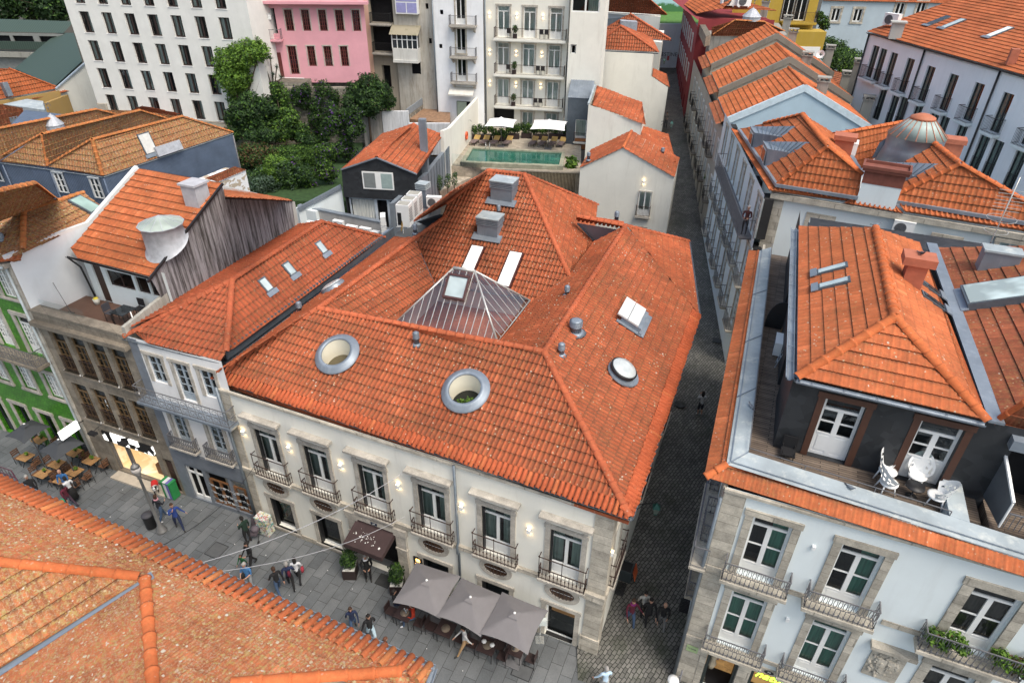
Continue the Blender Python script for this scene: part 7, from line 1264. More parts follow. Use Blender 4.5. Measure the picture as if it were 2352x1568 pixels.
b=MB();s,z=Hf.sz(p(2,845,590));b.add([Hf.pt(s-1.3,z+.1,.05),Hf.pt(s+1.3,z+.1,.05),Hf.pt(s+1.3,z-.45,1.1),Hf.pt(s-1.3,z-.45,1.1),Hf.pt(s-1.3,z-.6,1.1),Hf.pt(s+1.3,z-.6,1.1)],[(0,3,2,1),(3,4,5,2)]);b.build('awning',flat('pale_awning',(.6,.58,.53)),wh);pipe(wh,[Hf.pt(hs0+.1,19,.1),Hf.pt(hs0+.1,6,.1)],.07,GUT)
b=MB();b.fbox(Hf,Hf.sz(p(2,850,750))[0]-.7,Hf.sz(p(2,850,750))[0]+.3,6.8,8.7,-.2,-.15);b.build('shutter',flat('pale_green_blind',(.5,.58,.45)),wh)
If=off(GA,.4);i0,i1=If.sz(p(2,395,300))[0],If.sz(p(2,655,300))[0];oh=thing('weathered_house',If.pt((i0+i1)/2,0),'weathered granite and peeling plaster house with a boxed-in balcony room','building');PEEL=m_stucco('peeling_plaster',(.50,.48,.43),.9,(.20,.16,.11),.15,.35,(.25,.2,.15))
b=MB();dk=[If.sz(p(2,*k))for k in((535,500),(605,62),(628,295))];wall(b,If,i0,i1,5.5,20,[(dk[0][0],dk[0][1],1.0,1.3),(dk[1][0],dk[1][1],.3,.5),(dk[2][0],dk[2][1],.3,.5)],.2);b.build('wall',[PEEL,DARK],oh)
bx0,bx1=If.sz(p(2,400,390)),If.sz(p(2,565,390));zt2=If.sz(p(2,480,225))[1];b=MB();b.fbox(If,bx0[0],bx1[0],bx0[1],bx0[1]+1.1,0,1.0);b.fbox(If,bx0[0],bx1[0],bx0[1]-.25,bx0[1],0,1.1,0);b.build('balcony_room',m_stucco('stained_white',(.6,.6,.57),.6),oh);b=MB();b.fbox(If,bx0[0]+.05,bx1[0]-.05,bx0[1]+1.1,zt2,.1,.9,1);n_=5
for k in range(n_+1):s=bx0[0]+(bx1[0]-bx0[0])*k/n_;b.fbox(If,s-.04,s+.04,bx0[1]+1.1,zt2,.9,.97)
b.fbox(If,bx0[0],bx1[0],zt2-.5,zt2-.44,.9,.98);b.build('window',[WHITEP,DPANE],oh);b=MB();b.add([If.pt(bx0[0]-.2,zt2,1.2),If.pt(bx1[0]+.2,zt2,1.2),If.pt(bx1[0]+.2,zt2+.75,0),If.pt(bx0[0]-.2,zt2+.75,0)],[(0,1,2,3)]);b.build('lean_to_roof',m_stucco('mossy_sheet',(.3,.27,.2),.8,(.12,.12,.06)),oh)
wu=If.sz(p(2,480,92));b=MB();b.fbox(If,wu[0]-1.15,wu[0]+1.15,wu[1],wu[1]+2.4,0,.5);b.fbox(If,wu[0]-1.05,wu[0]-.05,wu[1]+.12,wu[1]+1.0,.5,.52,1);b.fbox(If,wu[0]+.05,wu[0]+1.05,wu[1]+.12,wu[1]+1.0,.5,.52,1);b.fbox(If,wu[0]-1.05,wu[0]+1.05,wu[1]+1.12,wu[1]+2.0,.5,.52,1);b.build('window',[WHITEP,flat('lilac_blinds',(.30,.30,.55),.4)],oh)
Jf=off(GA,.2);j0,jm,j1=Jf.sz(p(2,90,300))[0],Jf.sz(p(2,235,300))[0],Jf.sz(p(2,395,300))[0];jh=thing('peach_house',Jf.pt(jm,0),'peach plastered house with two dark recessed balconies beside the granite house','building');PEACH=m_stucco('peach_stucco',(.62,.40,.31),.12,(.45,.33,.26))
jb=[Jf.sz(p(2,*k))for k in((318,155),(325,350))];b=MB();wall(b,Jf,j0,jm,5.5,20,[(Jf.sz(p(2,*k))[0],Jf.sz(p(2,*k))[1],.25,.5)for k in((158,70),(186,272))],.15);wall(b,Jf,jm,j1,5.5,20,[((jm+j1)/2,z,(j1-jm)-.1,2.6)for s,z in jb]+[((jm+j1)/2,jb[1][1]-3.6,.95,2.3)],.6,m=2,room=.6);b.build('wall',[PEACH,DARK,m_stucco('grimy_granite',(.34,.30,.24),.6,(.15,.13,.1))],jh)
make_balc('jb',2.2,.7,.95,.16,GRAN,IRON,'bars',.1);[place(jh,Jf,(jm+j1)/2,z,'jb','balcony')for s,z in jb]
K0=at(p(1,1920,520),11.3);KF=FP(K0,3);PINK=m_stucco('pink_stucco',(.66,.33,.38),.12,(.5,.3,.32));pk_=thing('pink_house',KF.pt(3,8),'pink house with dark red lattice windows above the walled garden','building');DRED=flat('dark_red_wood',(.11,.022,.02),.5)
make_win('kw',.72,1.85,.12,.1,GRAN,.03,fm=DRED,cols=3,rows=5,fr=.09,mun=.045);kw=[(1.25+k*1.6,15.55)for k in range(5)];kl=[(1.05,11.95),(2.9,12.0),(4.5,12.0),(6.1,12.0)];b=MB();wall(b,KF,-2.6,8.5,10.8,21,holes(kw,'kw')+[(kl[0][0],11.6,.8,2.6),(-.35,15.3,.7,2.2)]+[(s,z+.35,.72,1.85)for s,z in kl[1:]],.12);b.fbox(KF,-1.2,9,17.95,18.2,0,.9)
b.build('wall',[PINK,DARK],pk_);wins(pk_,KF,kw,'kw');make_win('kd',.8,2.6,.12,.1,GRAN,.03,fm=DRED,cols=3,rows=6,fr=.09,mun=.045);place(pk_,KF,kl[0][0],11.6,'kd','door');[place(pk_,KF,s,z+.35,'kw')for s,z in kl[1:]];make_balc('kb',2.0,.8,.9,.15,PINK,IRON_G,'bars',.12);place(pk_,KF,-.6,14.85,'kb','balcony')
b=MB();b.fbox(KF,-.55,-.1,11.2,13.6,0,.04);b.build('door',DRED,pk_)
for k,(dx,dz)in enumerate(((-1.25,16.3),(-.65,16.55),(-.9,17.25))):acunit(KF.pt(dx,dz,.3),R(3),('lower left of three air conditioners on the pink house','lower right of three air conditioners on the pink house','topmost of three air conditioners on the pink house')[k],s=.75)
# garden retaining walls and brick ruin
RUB=m_stone('rubble_stone',(.28,.26,.22),(.45,.28),.6,.35,.02);BRK=m_stone('orange_brick',(.38,.15,.07),(.22,.09),.7,.25,.008)
b=MB();kb0,kb1=at(p(1,1640,545),11.2),at(p(1,2050,560),11.2);b.prism([kb0[:2],kb1[:2],(kb1+V3((0,4,0)))[:2],(kb0+V3((0,4,0)))[:2]],5.5,11.2);t=thing('retaining_wall',V3(kb0,6),'grey rubble retaining wall with white rail below the pink house','wall');b.build('masonry',RUB,t);b=MB();b.tube([kb0+V3((0,0,.45)),kb1+V3((0,0,.45))],.03,5);b.build('rail',WHITEP,t)
rf_=FP(at(p(1,2020,520),11.0)+V3((0,-.8,0)),4);r_=[rf_.sz(p(1,*k))for k in((2010,400),(2352,315),(2020,550))];re_=rf_.sz(p(2,135,300));t=thing('brick_ruin',rf_.pt(r_[0][0],8),'ruined outbuilding wall of orange brick over stone with small red windows','wall');b=MB();zt3,zt4=r_[0][1],re_[1];mid=(r_[0][0]+re_[0])/2;b.add([rf_.pt(r_[0][0],7),rf_.pt(re_[0],7),rf_.pt(re_[0],zt4-1.0),rf_.pt(r_[0][0],zt3-.9)],[(0,1,2,3)],1);b.add([rf_.pt(r_[0][0],zt3-.9),rf_.pt(re_[0],zt4-1),rf_.pt(re_[0],zt4),rf_.pt(r_[0][0],zt3)],[(0,1,2,3)],0);b.add([rf_.pt(r_[0][0],zt3),rf_.pt(re_[0],zt4),rf_.pt(re_[0],zt4,-.4),rf_.pt(r_[0][0],zt3,-.4)],[(0,1,2,3)],2);b.build('masonry',[BRK,RUB,flat('pale_coping',(.45,.45,.43))],t)
make_win('rws',.62,1.0,.04,.08,DRED,.04,fm=DRED,cols=3,rows=3,fr=.06)
for a in((2110,545),(2242,555)):s,z=rf_.sz(p(1,*a));place(t,rf_,s,z,'rws',o=.05)
for nm_,pts_,z1_,lab in(('garden_wall',((170,850),(300,905),(480,830),(300,745)),None,None),):pass
cw_=FP(at(p(2,300,900),6.6),2);c_=[cw_.sz(p(2,*k))for k in((165,748),(300,748),(480,760),(760,875))];t=thing('garden_wall',cw_.pt(1,6),'stained grey and white concrete garden wall behind the black slate house','wall');b=MB();b.fbox(cw_,c_[0][0],c_[1][0],4.5,c_[0][1],-.3,0,0);b.fbox(cw_,c_[1][0],c_[2][0],4.5,c_[1][1],-.3,.1,1);b.fbox(cw_,c_[2][0],c_[3][0],4.5,c_[2][1]-1.0,-.3,.1,1);b.build('render',[m_stucco('black_stained_concrete',(.36,.34,.32),.9,(.1,.09,.08),.1,.8),m_stucco('streaky_white',(.62,.64,.67),.6,(.3,.3,.32),.05,.5,(.3,.3,.32))],t)
dz=at(p(2,600,800),7.6);b=MB();b.prism([at(p(2,*k),7.6)[:2]for k in((490,800),(760,830),(760,640),(560,620))],4,7.6);tag(b.build('garden_yard',flat('yard_clay',(.25,.15,.09),.9,var=.3)),kind='structure');t=thing('stone_parapet',at(p(2,490,800),6),'low rubble wall with grey fence panel by the weathered house','wall');pf_=fp2(at(p(2,485,830),7.2),at(p(2,668,665),7.6));b=MB();b.fbox(pf_,0,5,5,8.0,-.3,0);b.build('masonry',RUB,t);b=MB();b.fbox(pf_,-.4,5,8.05,8.7,-.1,0);b.build('panel',flat('grey_fence_panel',(.22,.25,.28),.6),t)
# ------------------------------------------------------------------ grid-windowed white hotel
L0=at(p(1,1300,800),7.6);LF=FP(L0,-11.5);lh=thing('white_grid_hotel',LF.pt(0,6),'large plain white building with a grid of dark-framed windows, upper left','building')
make_win('lw',1.1,1.85,.26,0,None,0,fm=flat('dark_bronze_frame',(.035,.02,.018),.4),cols=2,rows=1,fr=.09,mun=.05,curtain=CURT,cfrac=(.0,.65),sill=.05);make_win('lw2',1.1,1.85,.26,0,None,0,fm=MATS['dark_bronze_frame'],cols=2,rows=1,fr=.09,mun=.05,curtain=CURT,cfrac=(.35,.95),sill=.05);make_win('lw3',1.1,1.85,.26,0,None,0,fm=MATS['dark_bronze_frame'],cols=2,rows=1,fr=.09,mun=.05,curtain=CURT,cfrac=(.0,.2),sill=.05)
lw=[(-9.0+k*2.46,z,('lw','lw2','lw','lw3','lw2','lw','lw3')[(k+j)%7])for j,z in enumerate((17.75,15.2,12.66,10.12,7.6))for k in range(7)];b=MB();wall(b,LF,-10.75,8.4,5,21,[(s,z,1.1,1.85)for s,z,_ in lw],.26,room=.35);b.poly([LF.pt(-10.75,5),LF.pt(-10.75,21),LF.pt(-10.75,21,-12),LF.pt(-10.75,5,-12)]);b.poly([LF.pt(8.4,5),LF.pt(8.4,5,-12),LF.pt(8.4,21,-12),LF.pt(8.4,21)]);b.build('wall',[m_stucco('smooth_off_white',(.72,.72,.69),.1),DARK],lh)
for s,z,k in lw:place(lh,LF,s,z,k)
b=MB();t_=[LF.pt(-11.5,0,0),LF.pt(9,0,0),LF.pt(9,0,3.2),LF.pt(-11.5,0,3.2)];b.prism([x[:2]for x in t_],4,7.5);tag(b.build('hotel_terrace',PALE),kind='structure');t=thing('glass_balustrade',LF.pt(0,7.5,3.1),'glass balustrade along the terrace at the foot of the white grid hotel','railing');b=MB();b.poly([LF.pt(-9,7.5,3.1),LF.pt(9,7.5,3.1),LF.pt(9,8.3,3.1),LF.pt(-9,8.3,3.1)]);b.build('pane',GLASS_C,t);b=MB();b.tube([LF.pt(-9,8.3,3.1),LF.pt(9,8.3,3.1)],.02,4);b.build('handrail',IRON_G,t)
for k,(a,lb)in enumerate((((1235,770),'dark terrace chair, leftmost of the row below the white grid hotel'),((1295,780),'dark terrace chair left of centre at the foot of the grid hotel'),((1375,785),'dark terrace chair right of centre at the foot of the grid hotel'),((1450,785),'dark terrace chair nearest the garden at the foot of the grid hotel'),((835,745),'dark terrace chair by the beige partition of the grid hotel'))):cafe_chair(at(p(1,*a),7.7),R(200+40*k),lb,'terrace chairs at the grid hotel',s=1.15)
t=thing('partition_wall',LF.pt(-8.3,7.5,1.5),'short beige partition on the grid hotel terrace','wall');b=MB();s,z=LF.sz(p(1,780,720));b.fbox(LF,s-.5,s+.5,7.5,9.0,1.6,1.8);b.build('render',flat('beige_partition',(.4,.36,.3)),t)
# ------------------------------------------------------------------ low green-roofed hall and houses at the upper left
gh2=thing('green_roofed_hall',at(p(1,300,400),5),'low hall with dark green sheet roof beside the white grid hotel','building');GRR=NT('green_ribbed_sheet');gw_=GRR.co('World');gx=GRR.n('ShaderNodeSeparateXYZ');GRR.l(gw_,gx.inputs[0]);GRR.set(GRR.mix(GRR.ramp(GRR.math('SINE',GRR.math('MULTIPLY',gx.outputs[0],22)),[(0,0),(1,1)]),(.035,.06,.048),(.055,.085,.068)),.6);GRR=GRR.m
h_=Pl(at(p(1,95,462),9.4),at(p(1,372,578),9.4),at(p(1,500,225),12.6));q_=[h_.hit(p(1,*k))for k in((95,462),(372,578),(552,412),(495,222),(385,222))];b=MB();b.poly(q_);b.poly([x-np.array([0,0,.15])for x in q_[::-1]]);b.build('roof',GRR,gh2)
b=MB();v_=[h_.hit(p(1,380,590)),h_.hit(p(1,565,420))];b.add([v_[0]-(0,0,.1),v_[1]-(0,0,.1),V3(LF.pt(-10.7,0),5),LF.pt(-5,5,0),LF.pt(-5,9.5,.02)*1],[(0,1,2)]);vf=fp2(v_[0],v_[1]);Lv=np.linalg.norm((v_[1]-v_[0])[:2]);b=MB();b.add([vf.pt(-.2,4),vf.pt(Lv+1,4),vf.pt(Lv+1,v_[1][2]+.2),vf.pt(Lv,v_[1][2]-.1),vf.pt(-.2,v_[0][2]-.1)],[(0,1,2,3,4)]);b.build('wall',MATS.get('x')or CREAM,gh2);b=MB();b.tube([vf.pt(-.2,v_[0][2]-.05,.08),vf.pt(Lv,v_[1][2]-.05,.08)],.09,4);b.build('verge_trim',flat('pale_blue_trim',(.35,.42,.5)),gh2)
ih=thing('industrial_shed',at(p(1,200,200),5),'long dark grey-roofed shed with a strip of windows at the top left','building');s1=Pl(at(p(1,0,215),12.5),at(p(1,400,222),12.5),at(p(1,200,130),13.6));b=MB();q_=[s1.hit(p(1,*k))for k in((-100,212),(425,224),(500,145),(-100,125))];b.poly(q_);b.build('roof',GRR,ih)
sf=fp2(q_[0],q_[1]);Ls=np.linalg.norm(q_[1]-q_[0]);b=MB();wall(b,sf,0,Ls,5,12.4,[(Ls*f,11.0,Ls*.26,1.1)for f in(.16,.46,.8)],.15,room=.4);b.build('wall',[flat('pale_grey_frames',(.22,.23,.22)),DARK],ih);z_s=sf.sz(p(1,200,330));b=MB();b.fbox(sf,0,Ls*.8,z_s[1],z_s[1]+.9,.3,.5);b.fbox(sf,0,Ls*.8,z_s[1]-.9,z_s[1]-.3,.2,.6,1);b.build('parapet',[GRR,m_stucco('dirty_concrete',(.3,.3,.27),.8,(.1,.1,.08))],ih)
nh=thing('ochre_side_house',at(p(1,200,650),5),'small ochre house with bright orange tiled roof below the green hall','building');n1=Pl(at(p(1,0,668),9.2),at(p(1,395,592),9.2),at(p(1,200,510),10.8));tile_face(n1,[n1.hit(p(1,*k))for k in((-200,705),(395,592),(60,462),(-200,455))],'roof_slope',T_ORG,nh,.26,.42,.04,.06);ridges(nh,[(n1.hit(p(1,60,462)),n1.hit(p(1,390,590)))],RIDGE_O,.12,.45);n2=Pl(at(p(1,215,665),8.8),at(p(1,460,615),8.8),at(p(1,410,590),9.1));tile_face(n2,[n2.hit(p(1,*k))for k in((215,668),(465,615),(415,598),(230,650))],'roof_slope',T_ORG,nh,.26,.42,.05,.05)
nf=fp2(at(p(1,0,680),9.1),at(p(1,400,610),9.1));b=MB();Ln=np.linalg.norm(at(p(1,0,680),9.1)-at(p(1,400,610),9.1));b.fbox(nf,-5,Ln,3,9.1,-.2,0);n3=fp2(at(p(1,310,690),8.6),at(p(1,445,640),8.6));b.fbox(n3,0,3.4,3,8.6,-.2,.1);b.build('wall',m_stucco('dull_ochre',(.36,.24,.09),.2),nh);C_=n1.hit(p(1,30,600));b=MB();slope_box(b,n1,C_,.5,1.3,0,.7);b.build('dormer_box',ZINC,nh)
o1=thing('brick_red_roof_house',at(p(1,200,800),4),'house with dull brick-red roof and grey vents behind the lichen roofs','building');r1=Pl(at(p(1,0,870),8.4),at(p(1,440,785),8.4),at(p(1,100,712),10.2));tile_face(r1,[r1.hit(p(1,*k))for k in((-200,905),(445,778),(20,703),(-200,690))],'roof_slope',T_OLD,o1,.26,.42,.04,.05);C_=r1.hit(p(1,95,805));b=MB();slope_box(b,r1,C_,.7,.5,0,.5);b.build('roof_vent',ZINC,o1);b=MB();gq=[at(p(1,*k),10.0)for k in((20,700),(300,740),(290,680),(180,665))];b.prism([x[:2]for x in gq],9,10.0);b.build('flat_roof',ZINC_L,o1);b=MB();b.prism([x[:2]for x in(r1.hit(p(1,-200,905)),r1.hit(p(1,445,778)),r1.hit(p(1,20,703)))],2,8.3);b.build('wall',WHITE,o1)
o2=thing('salmon_roof_house',at(p(1,1000,760),4),'low salmon-tiled roof between the lichen roofs and the hotel terrace','building');r2=Pl(at(p(1,790,775),8.0),at(p(1,1200,775),8.0),at(p(1,960,712),9.2));tile_face(r2,[r2.hit(p(1,*k))for k in((780,785),(1120,805),(1210,765),(955,712))],'roof_slope',T_NEI,o2,.26,.42,.04,.05);b=MB();b.prism([x[:2]for x in(r2.hit(p(1,780,785)),r2.hit(p(1,1120,805)),r2.hit(p(1,1210,765)))],2,7.9);b.build('wall',WHITE,o2)
# ------------------------------------------------------------------ stepped cream annexes along the alley
bA=np.array([13.0,51.0,0]);BFp=FP(bA,-16);sL_,sA_,sR_=BFp.sz(p(2,1635,1125)),BFp.sz(p(2,1922,992)),BFp.sz(p(2,2268,1190))
an,anr,_=gable_house(BFp,sL_[0],sL_[1],sA_[0],sA_[1],sR_[0],sR_[1],5.0,CREAM,T_MAIN,'cream gabled annex with one balcony window and lamp, beside the alley',1.5,name='gabled_annex');wn=BFp.sz(p(2,2055,1445));make_win('anw',1.0,2.1,.15,.05,GRAN,.01,fm=PVC,cols=2,panel=.4,fr=.07,curtain=CURT_D,cfrac=[(0,.35),(.7,1)]);place(an,BFp,wn[0],wn[1],'anw',o=.18);make_balc('anb',1.25,.4,.85,.16,GRAN,IRON_B,'bars',.11);place(an,BFp,wn[0]-.02,wn[1],'anb','balcony');wl_=BFp.sz(p(2,2062,1222));wall_lamp(an,BFp,wl_[0],wl_[1],.6);wn2=BFp.sz(p(2,2035,1570));place(an,BFp,wn2[0],wn2[1]-1.4,'anw',o=.18)
vent(anr,BFp.pt(*BFp.sz(p(2,1680,1090)),-.6),.45,.13);vent(anr,at(p(2,2185,1040),8.3),.4,.14)
bm=thing('lean_annex',at(p(2,2150,950),3),'low tiled lean-to between the cream annexes, sloping to the alley','building');m1=Pl(at(p(2,2275,1090),7.9),at(p(2,2225,905),7.9),at(p(2,2050,850),8.8));tile_face(m1,[m1.hit(p(2,*k))for k in((2275,1095),(2225,905),(2045,845),(2010,950))],'roof_slope',T_MAIN,bm,.27,.42,.05,.05);b=MB();b.prism([m1.hit(p(2,*k))[:2]for k in((2270,1090),(2220,905),(2045,845),(2010,950))],2,7.7);b.build('wall',CREAM,bm)
Cf=FP(np.array([13.9,57.6,0]),-14);cz=[Cf.sz(p(2,*k))for k in((1690,703),(2045,828))];cm=thing('middle_annex',Cf.pt(-2,3),'cream annex with single red tiled slope, behind the gabled annex','building');dC=5.5;b=MB();sC=cz[0][0];sD=cz[1][0];F0=[Cf.pt(sC,4),Cf.pt(sD,4),Cf.pt(sD,cz[1][1]),Cf.pt(sC,cz[0][1])];F1=[x-Cf.out*dC for x in F0];b.add(F0+F1,[(0,1,2,3),(1,5,6,2),(7,4,0,3)]);b.build('wall',CREAM,cm)
m2=Pl(Cf.pt(sD,cz[1][1]+.02,.1),Cf.pt(sD,cz[1][1]+.02,-dC),Cf.pt(sC,cz[0][1]+.02,.1));tile_face(m2,[m2.hit(p(2,*k))for k in((1715,708),(2075,842),(2050,690),(1745,577))],'roof_slope',T_MAIN,cm,.27,.42,.05,.05);b=MB();b.tube([m2.hit(p(2,1690,700)),m2.hit(p(2,1735,572))],.12,4);b.build('zinc_verge',ZINC_L,cm)
Df=FP(np.array([16.5,73.5,0]),-12);dz_=[Df.sz(p(2,*k))for k in((1735,345),(2125,362),(2110,512),(2225,588),(2180,885),(1725,570))];dm=thing('hip_roofed_tower',Df.pt(-3,3),'tall cream annex with its own hipped red roof beside the alley','building');b=MB();zt_=(dz_[0][1]+dz_[1][1])/2;b.add([Df.pt(dz_[0][0],4),Df.pt(dz_[4][0]+.0,4),Df.pt(dz_[3][0],dz_[3][1]),Df.pt(dz_[2][0],dz_[2][1]),Df.pt(dz_[1][0],zt_),Df.pt(dz_[0][0],zt_)],[(0,1,2,3,4,5)]);b.add([Df.pt(dz_[0][0],4),Df.pt(dz_[0][0],4,-6),Df.pt(dz_[0][0],zt_,-6),Df.pt(dz_[0][0],zt_)],[(0,3,2,1)]);b.add([Df.pt(dz_[1][0],4),Df.pt(dz_[1][0],4,-6),Df.pt(dz_[1][0],zt_,-6),Df.pt(dz_[1][0],zt_)],[(0,1,2,3)]);b.add([Df.pt(dz_[3][0],4),Df.pt(dz_[3][0],4,-6),Df.pt(dz_[3][0],dz_[3][1],-6),Df.pt(*dz_[3])],[(0,1,2,3)]);b.build('wall',CREAM,dm)
d0,d1=at(p(2,1705,330),zt_+.05),at(p(2,2160,352),zt_+.05);dp=Pl(d0,d1,at(p(2,1910,175),zt_+2.2));da=dp.hit(p(2,1905,175));tile_face(dp,[d0,d1,da],'roof_slope',T_MAIN,dm,.27,.42,.07,.05);dr=at(p(2,2115,262),zt_+.05);dp2=Pl(d1,dr,da);tile_face(dp2,[d1,dr,da],'roof_slope',T_MAIN,dm,.27,.42,.07,.05);dl=at(p(2,1710,262),zt_+.05);dp3=Pl(dl,d0,da);tile_face(dp3,[dl,d0,da],'roof_slope',T_MAIN,dm,.27,.42,.06,.05);ridges(dm,[(da,d1),(da,d0),(da,dr)],RIDGE,.14,.4);gutter(dm,[d0-(0,0,.1),d1-(0,0,.1)],.09)
pipe(dm,[Df.pt(dz_[0][0]+.35,zt_-.1,.12),Df.pt(dz_[0][0]+.35,dz_[5][1]-1,.12)],.07);m3=Pl(Df.pt(dz_[3][0],dz_[3][1]),Df.pt(dz_[3][0],dz_[3][1],-6),Df.pt(*dz_[2]));tile_face(m3,[m3.hit(p(2,*k))for k in((2110,512),(2235,590),(2215,500),(2120,460))],'roof_slope',T_MAIN,dm,.27,.42,.05,.05)
em=thing('rear_annex',at(p(2,2000,250),3),'cream annex with hipped red roof and flat dormer, behind the tower annex','building');ze=13.1;e0,e1=at(p(2,1728,232),ze),at(p(2,2248,275),ze);ep=Pl(e0,e1,at(p(2,1930,118),ze+1.9));tile_face(ep,[ep.hit(p(2,*k))for k in((1728,232),(2248,275),(2200,230),(1970,95),(1925,118))],'roof_slope',T_MAIN,em,.27,.42,.07,.05);ridges(em,[(ep.hit(p(2,1970,95)),ep.hit(p(2,2240,265)))],RIDGE,.14,.4);b=MB();b.prism([at(p(2,*k),ze)[:2]for k in((1740,235),(2185,280),(2200,200),(1760,180))],4,ze-.1);b.build('wall',CREAM,em)
b=MB();P_=ep.hit(p(2,1955,190));obox(b,P_,1.0,.6,P_[2]-.3,P_[2]+.8,0,ep.e*np.array([1,1,0]),np.array([0,1,0]));b.build('dormer',flat('pale_zinc',(.4,.42,.46)),em);pipe(em,[at(p(2,2175,285),ze-.3),V3(at(p(2,2175,285),ze-.3),5)],.07,CREAM)
fm_=thing('farthest_annex',at(p(2,2050,120),3),'cream house with hipped red roof at the top, left of the alley end','building');zf=13.6;f0,f1=at(p(2,1790,75),zf),at(p(2,2215,102),zf);fpn=Pl(f0,f1,at(p(2,2000,-30),zf+2.4));tile_face(fpn,[fpn.hit(p(2,*k))for k in((1790,75),(2218,104),(2090,-10),(1830,-10))],'roof_slope',T_MAIN,fm_,.27,.42,.07,.05);ridges(fm_,[(fpn.hit(p(2,2090,-10)),fpn.hit(p(2,2215,100)))],RIDGE,.14,.4);b=MB();b.prism([at(p(2,*k),zf)[:2]for k in((1800,80),(2175,108),(2180,40),(1820,20))],5,zf-.1);b.build('wall',CREAM,fm_);b=MB();b.prism([at(p(2,*k),13.4)[:2]for k in((1780,130),(1960,115),(1955,80),(1790,85))],8,13.4);b.build('zinc_roof_box',ZINC_D,fm_)
# end of the alley: pale painted wall, lawn and mural
EW=FP(np.array([24,103.5,0]),0);zt5=EW.sz(p(2,2180,160))[1];t=thing('painted_wall',EW.pt(0,6),'pale blue-white wall with graffiti closing the end of the alley','wall');b=MB();b.fbox(EW,-8,3,5.5,zt5,-.3,0);b.build('render',m_stucco('pale_blue_white',(.55,.60,.66),.3),t);s,z=EW.sz(p(2,2225,368));text_obj('LESTINE',.75,BLACK,t,EW.pt(s,z,.02),0,name='graffiti');b=MB();s,z=EW.sz(p(2,2225,392));b.fbox(EW,s-.15,s+.15,z-.3,z+.3,.0,.02);b.build('poster',flat('red_poster',(.4,.05,.05)),t)
b=MB();b.box(10,40,103.6,125,5,zt5-.1);tag(b.build('lawn',flat('lawn_green',(.07,.17,.03),.95,var=.3)),kind='structure');M2=FP(np.array([24,118,0]),0);t=thing('mural_wall',M2.pt(0,8),'light blue painted wall with green foliage mural above the lawn','wall');zz0=zt5-.1;b=MB();b.fbox(M2,-14,16,zz0,zz0+9,-.3,0);mu=NT('mural_paint');mw=mu.co('World');mz=mu.n('ShaderNodeSeparateXYZ');mu.l(mw,mz.inputs[0]);mu.set(mu.mix(mu.ramp(mu.math('ADD',mu.math('MULTIPLY',mu.math('SUBTRACT',mz.outputs[2],zz0),.28),mu.math('MULTIPLY',mu.noise(mw,.8,3),.5)),[(.5,0),(.6,1)]),(.05,.16,.06),(.36,.54,.62)),.8);b.build('render',mu.m,t)
# ------------------------------------------------------------------ black slate house, yard walls and air conditioners
UB=at(p(2,200,1332),6.9);u0,u1=at(p(2,45,1325),6.9),at(p(2,355,1342),6.9);UF=fp2(u0,u1);uh=thing('slate_clad_house',UF.pt(2,3),'small house clad in black hexagonal slates with red tiled gable roof, behind the hotel','building')
uL,uA,uR,uB_=[UF.sz(p(2,*k))for k in((30,1137),(270,1057),(540,1168),(355,1345))];wu_=UF.sz(p(2,283,1272));b=MB();s0=UF.sz(p(2,45,1325))[0];ru=5.6
b.add([UF.pt(s0,6.9),UF.pt(uR[0],6.9),UF.pt(*uR),UF.pt(*uA),UF.pt(uL[0],uL[1])],[(0,1,2,3,4)]);b.add([UF.pt(uL[0],3),UF.pt(*uL),UF.pt(uL[0],uL[1],-ru),UF.pt(uL[0],3,-ru)],[(0,1,2,3)],0);b.build('slate_gable',SLATE,uh)
b=MB();wall(b,UF,s0+.3,uR[0],4.2,6.9,[(s0+1.35,4.4,1.9,2.3),(s0+2.9,4.4,.8,2.3),(s0+3.8,4.4,.5,2.3)],.15,o=-.3);b.build('wall',[flat('pale_blue_white_frame',(.5,.56,.62)),DARK],uh);b=MB();n_=24;vs=[]
for i in range(n_+1):x=s0+.45+1.8*i/n_;vs+=[UF.pt(x,4.45,-.5-.04*math.sin(i*2)),UF.pt(x,6.65,-.5-.04*math.sin(i*2))]
b.add(vs,[(2*i,2*i+2,2*i+3,2*i+1)for i in range(n_)],0,True);b.build('curtain',CURT,uh)
b=MB();b.fbox(UF,wu_[0]-1.2,wu_[0]+1.2,wu_[1],wu_[1]+1.35,.0,.06);b.fbox(UF,wu_[0]-1.1,wu_[0]-.2,wu_[1]+.1,wu_[1]+1.25,.06,.07,1);b.fbox(UF,wu_[0]+.25,wu_[0]+1.1,wu_[1]+.1,wu_[1]+1.25,.06,.07,2);b.build('window',[PVC,flat('grey_blind',(.18,.20,.2)),flat('green_grey_blind',(.28,.36,.35))],uh)
b=MB();bk=[UF.pt(*x,-ru)for x in(uL,uA,uR)];f_=[UF.pt(*x,.1)for x in(uL,uA,uR)];b.add(f_+bk,[(0,1,4,3),(1,2,5,4)]);ur=b.build('roof',SLATE,uh);aBk=UF.pt(uA[0],uA[1],-ru);ul=Pl(bk[0],f_[0],f_[1]);tile_face(ul,[f_[0],f_[1],ul.hit(p(2,515,835)),ul.hit(p(2,300,905))],'roof_slope',T_MAIN,ur,.26,.42,.06,.05);urp=Pl(f_[2],bk[2],f_[1]);tile_face(urp,[f_[2],urp.hit(p(2,715,905)),urp.hit(p(2,515,835)),f_[1]],'roof_slope',T_MAIN,ur,.26,.42,.06,.05);ridges(ur,[(f_[1],urp.hit(p(2,515,835)))],RIDGE,.14,.4)
b=MB();b.tube([UF.pt(*uL,.12),UF.pt(*uA,.12),UF.pt(*uR,.12)],.07,4);b.build('verge_trim',ZINC,ur)
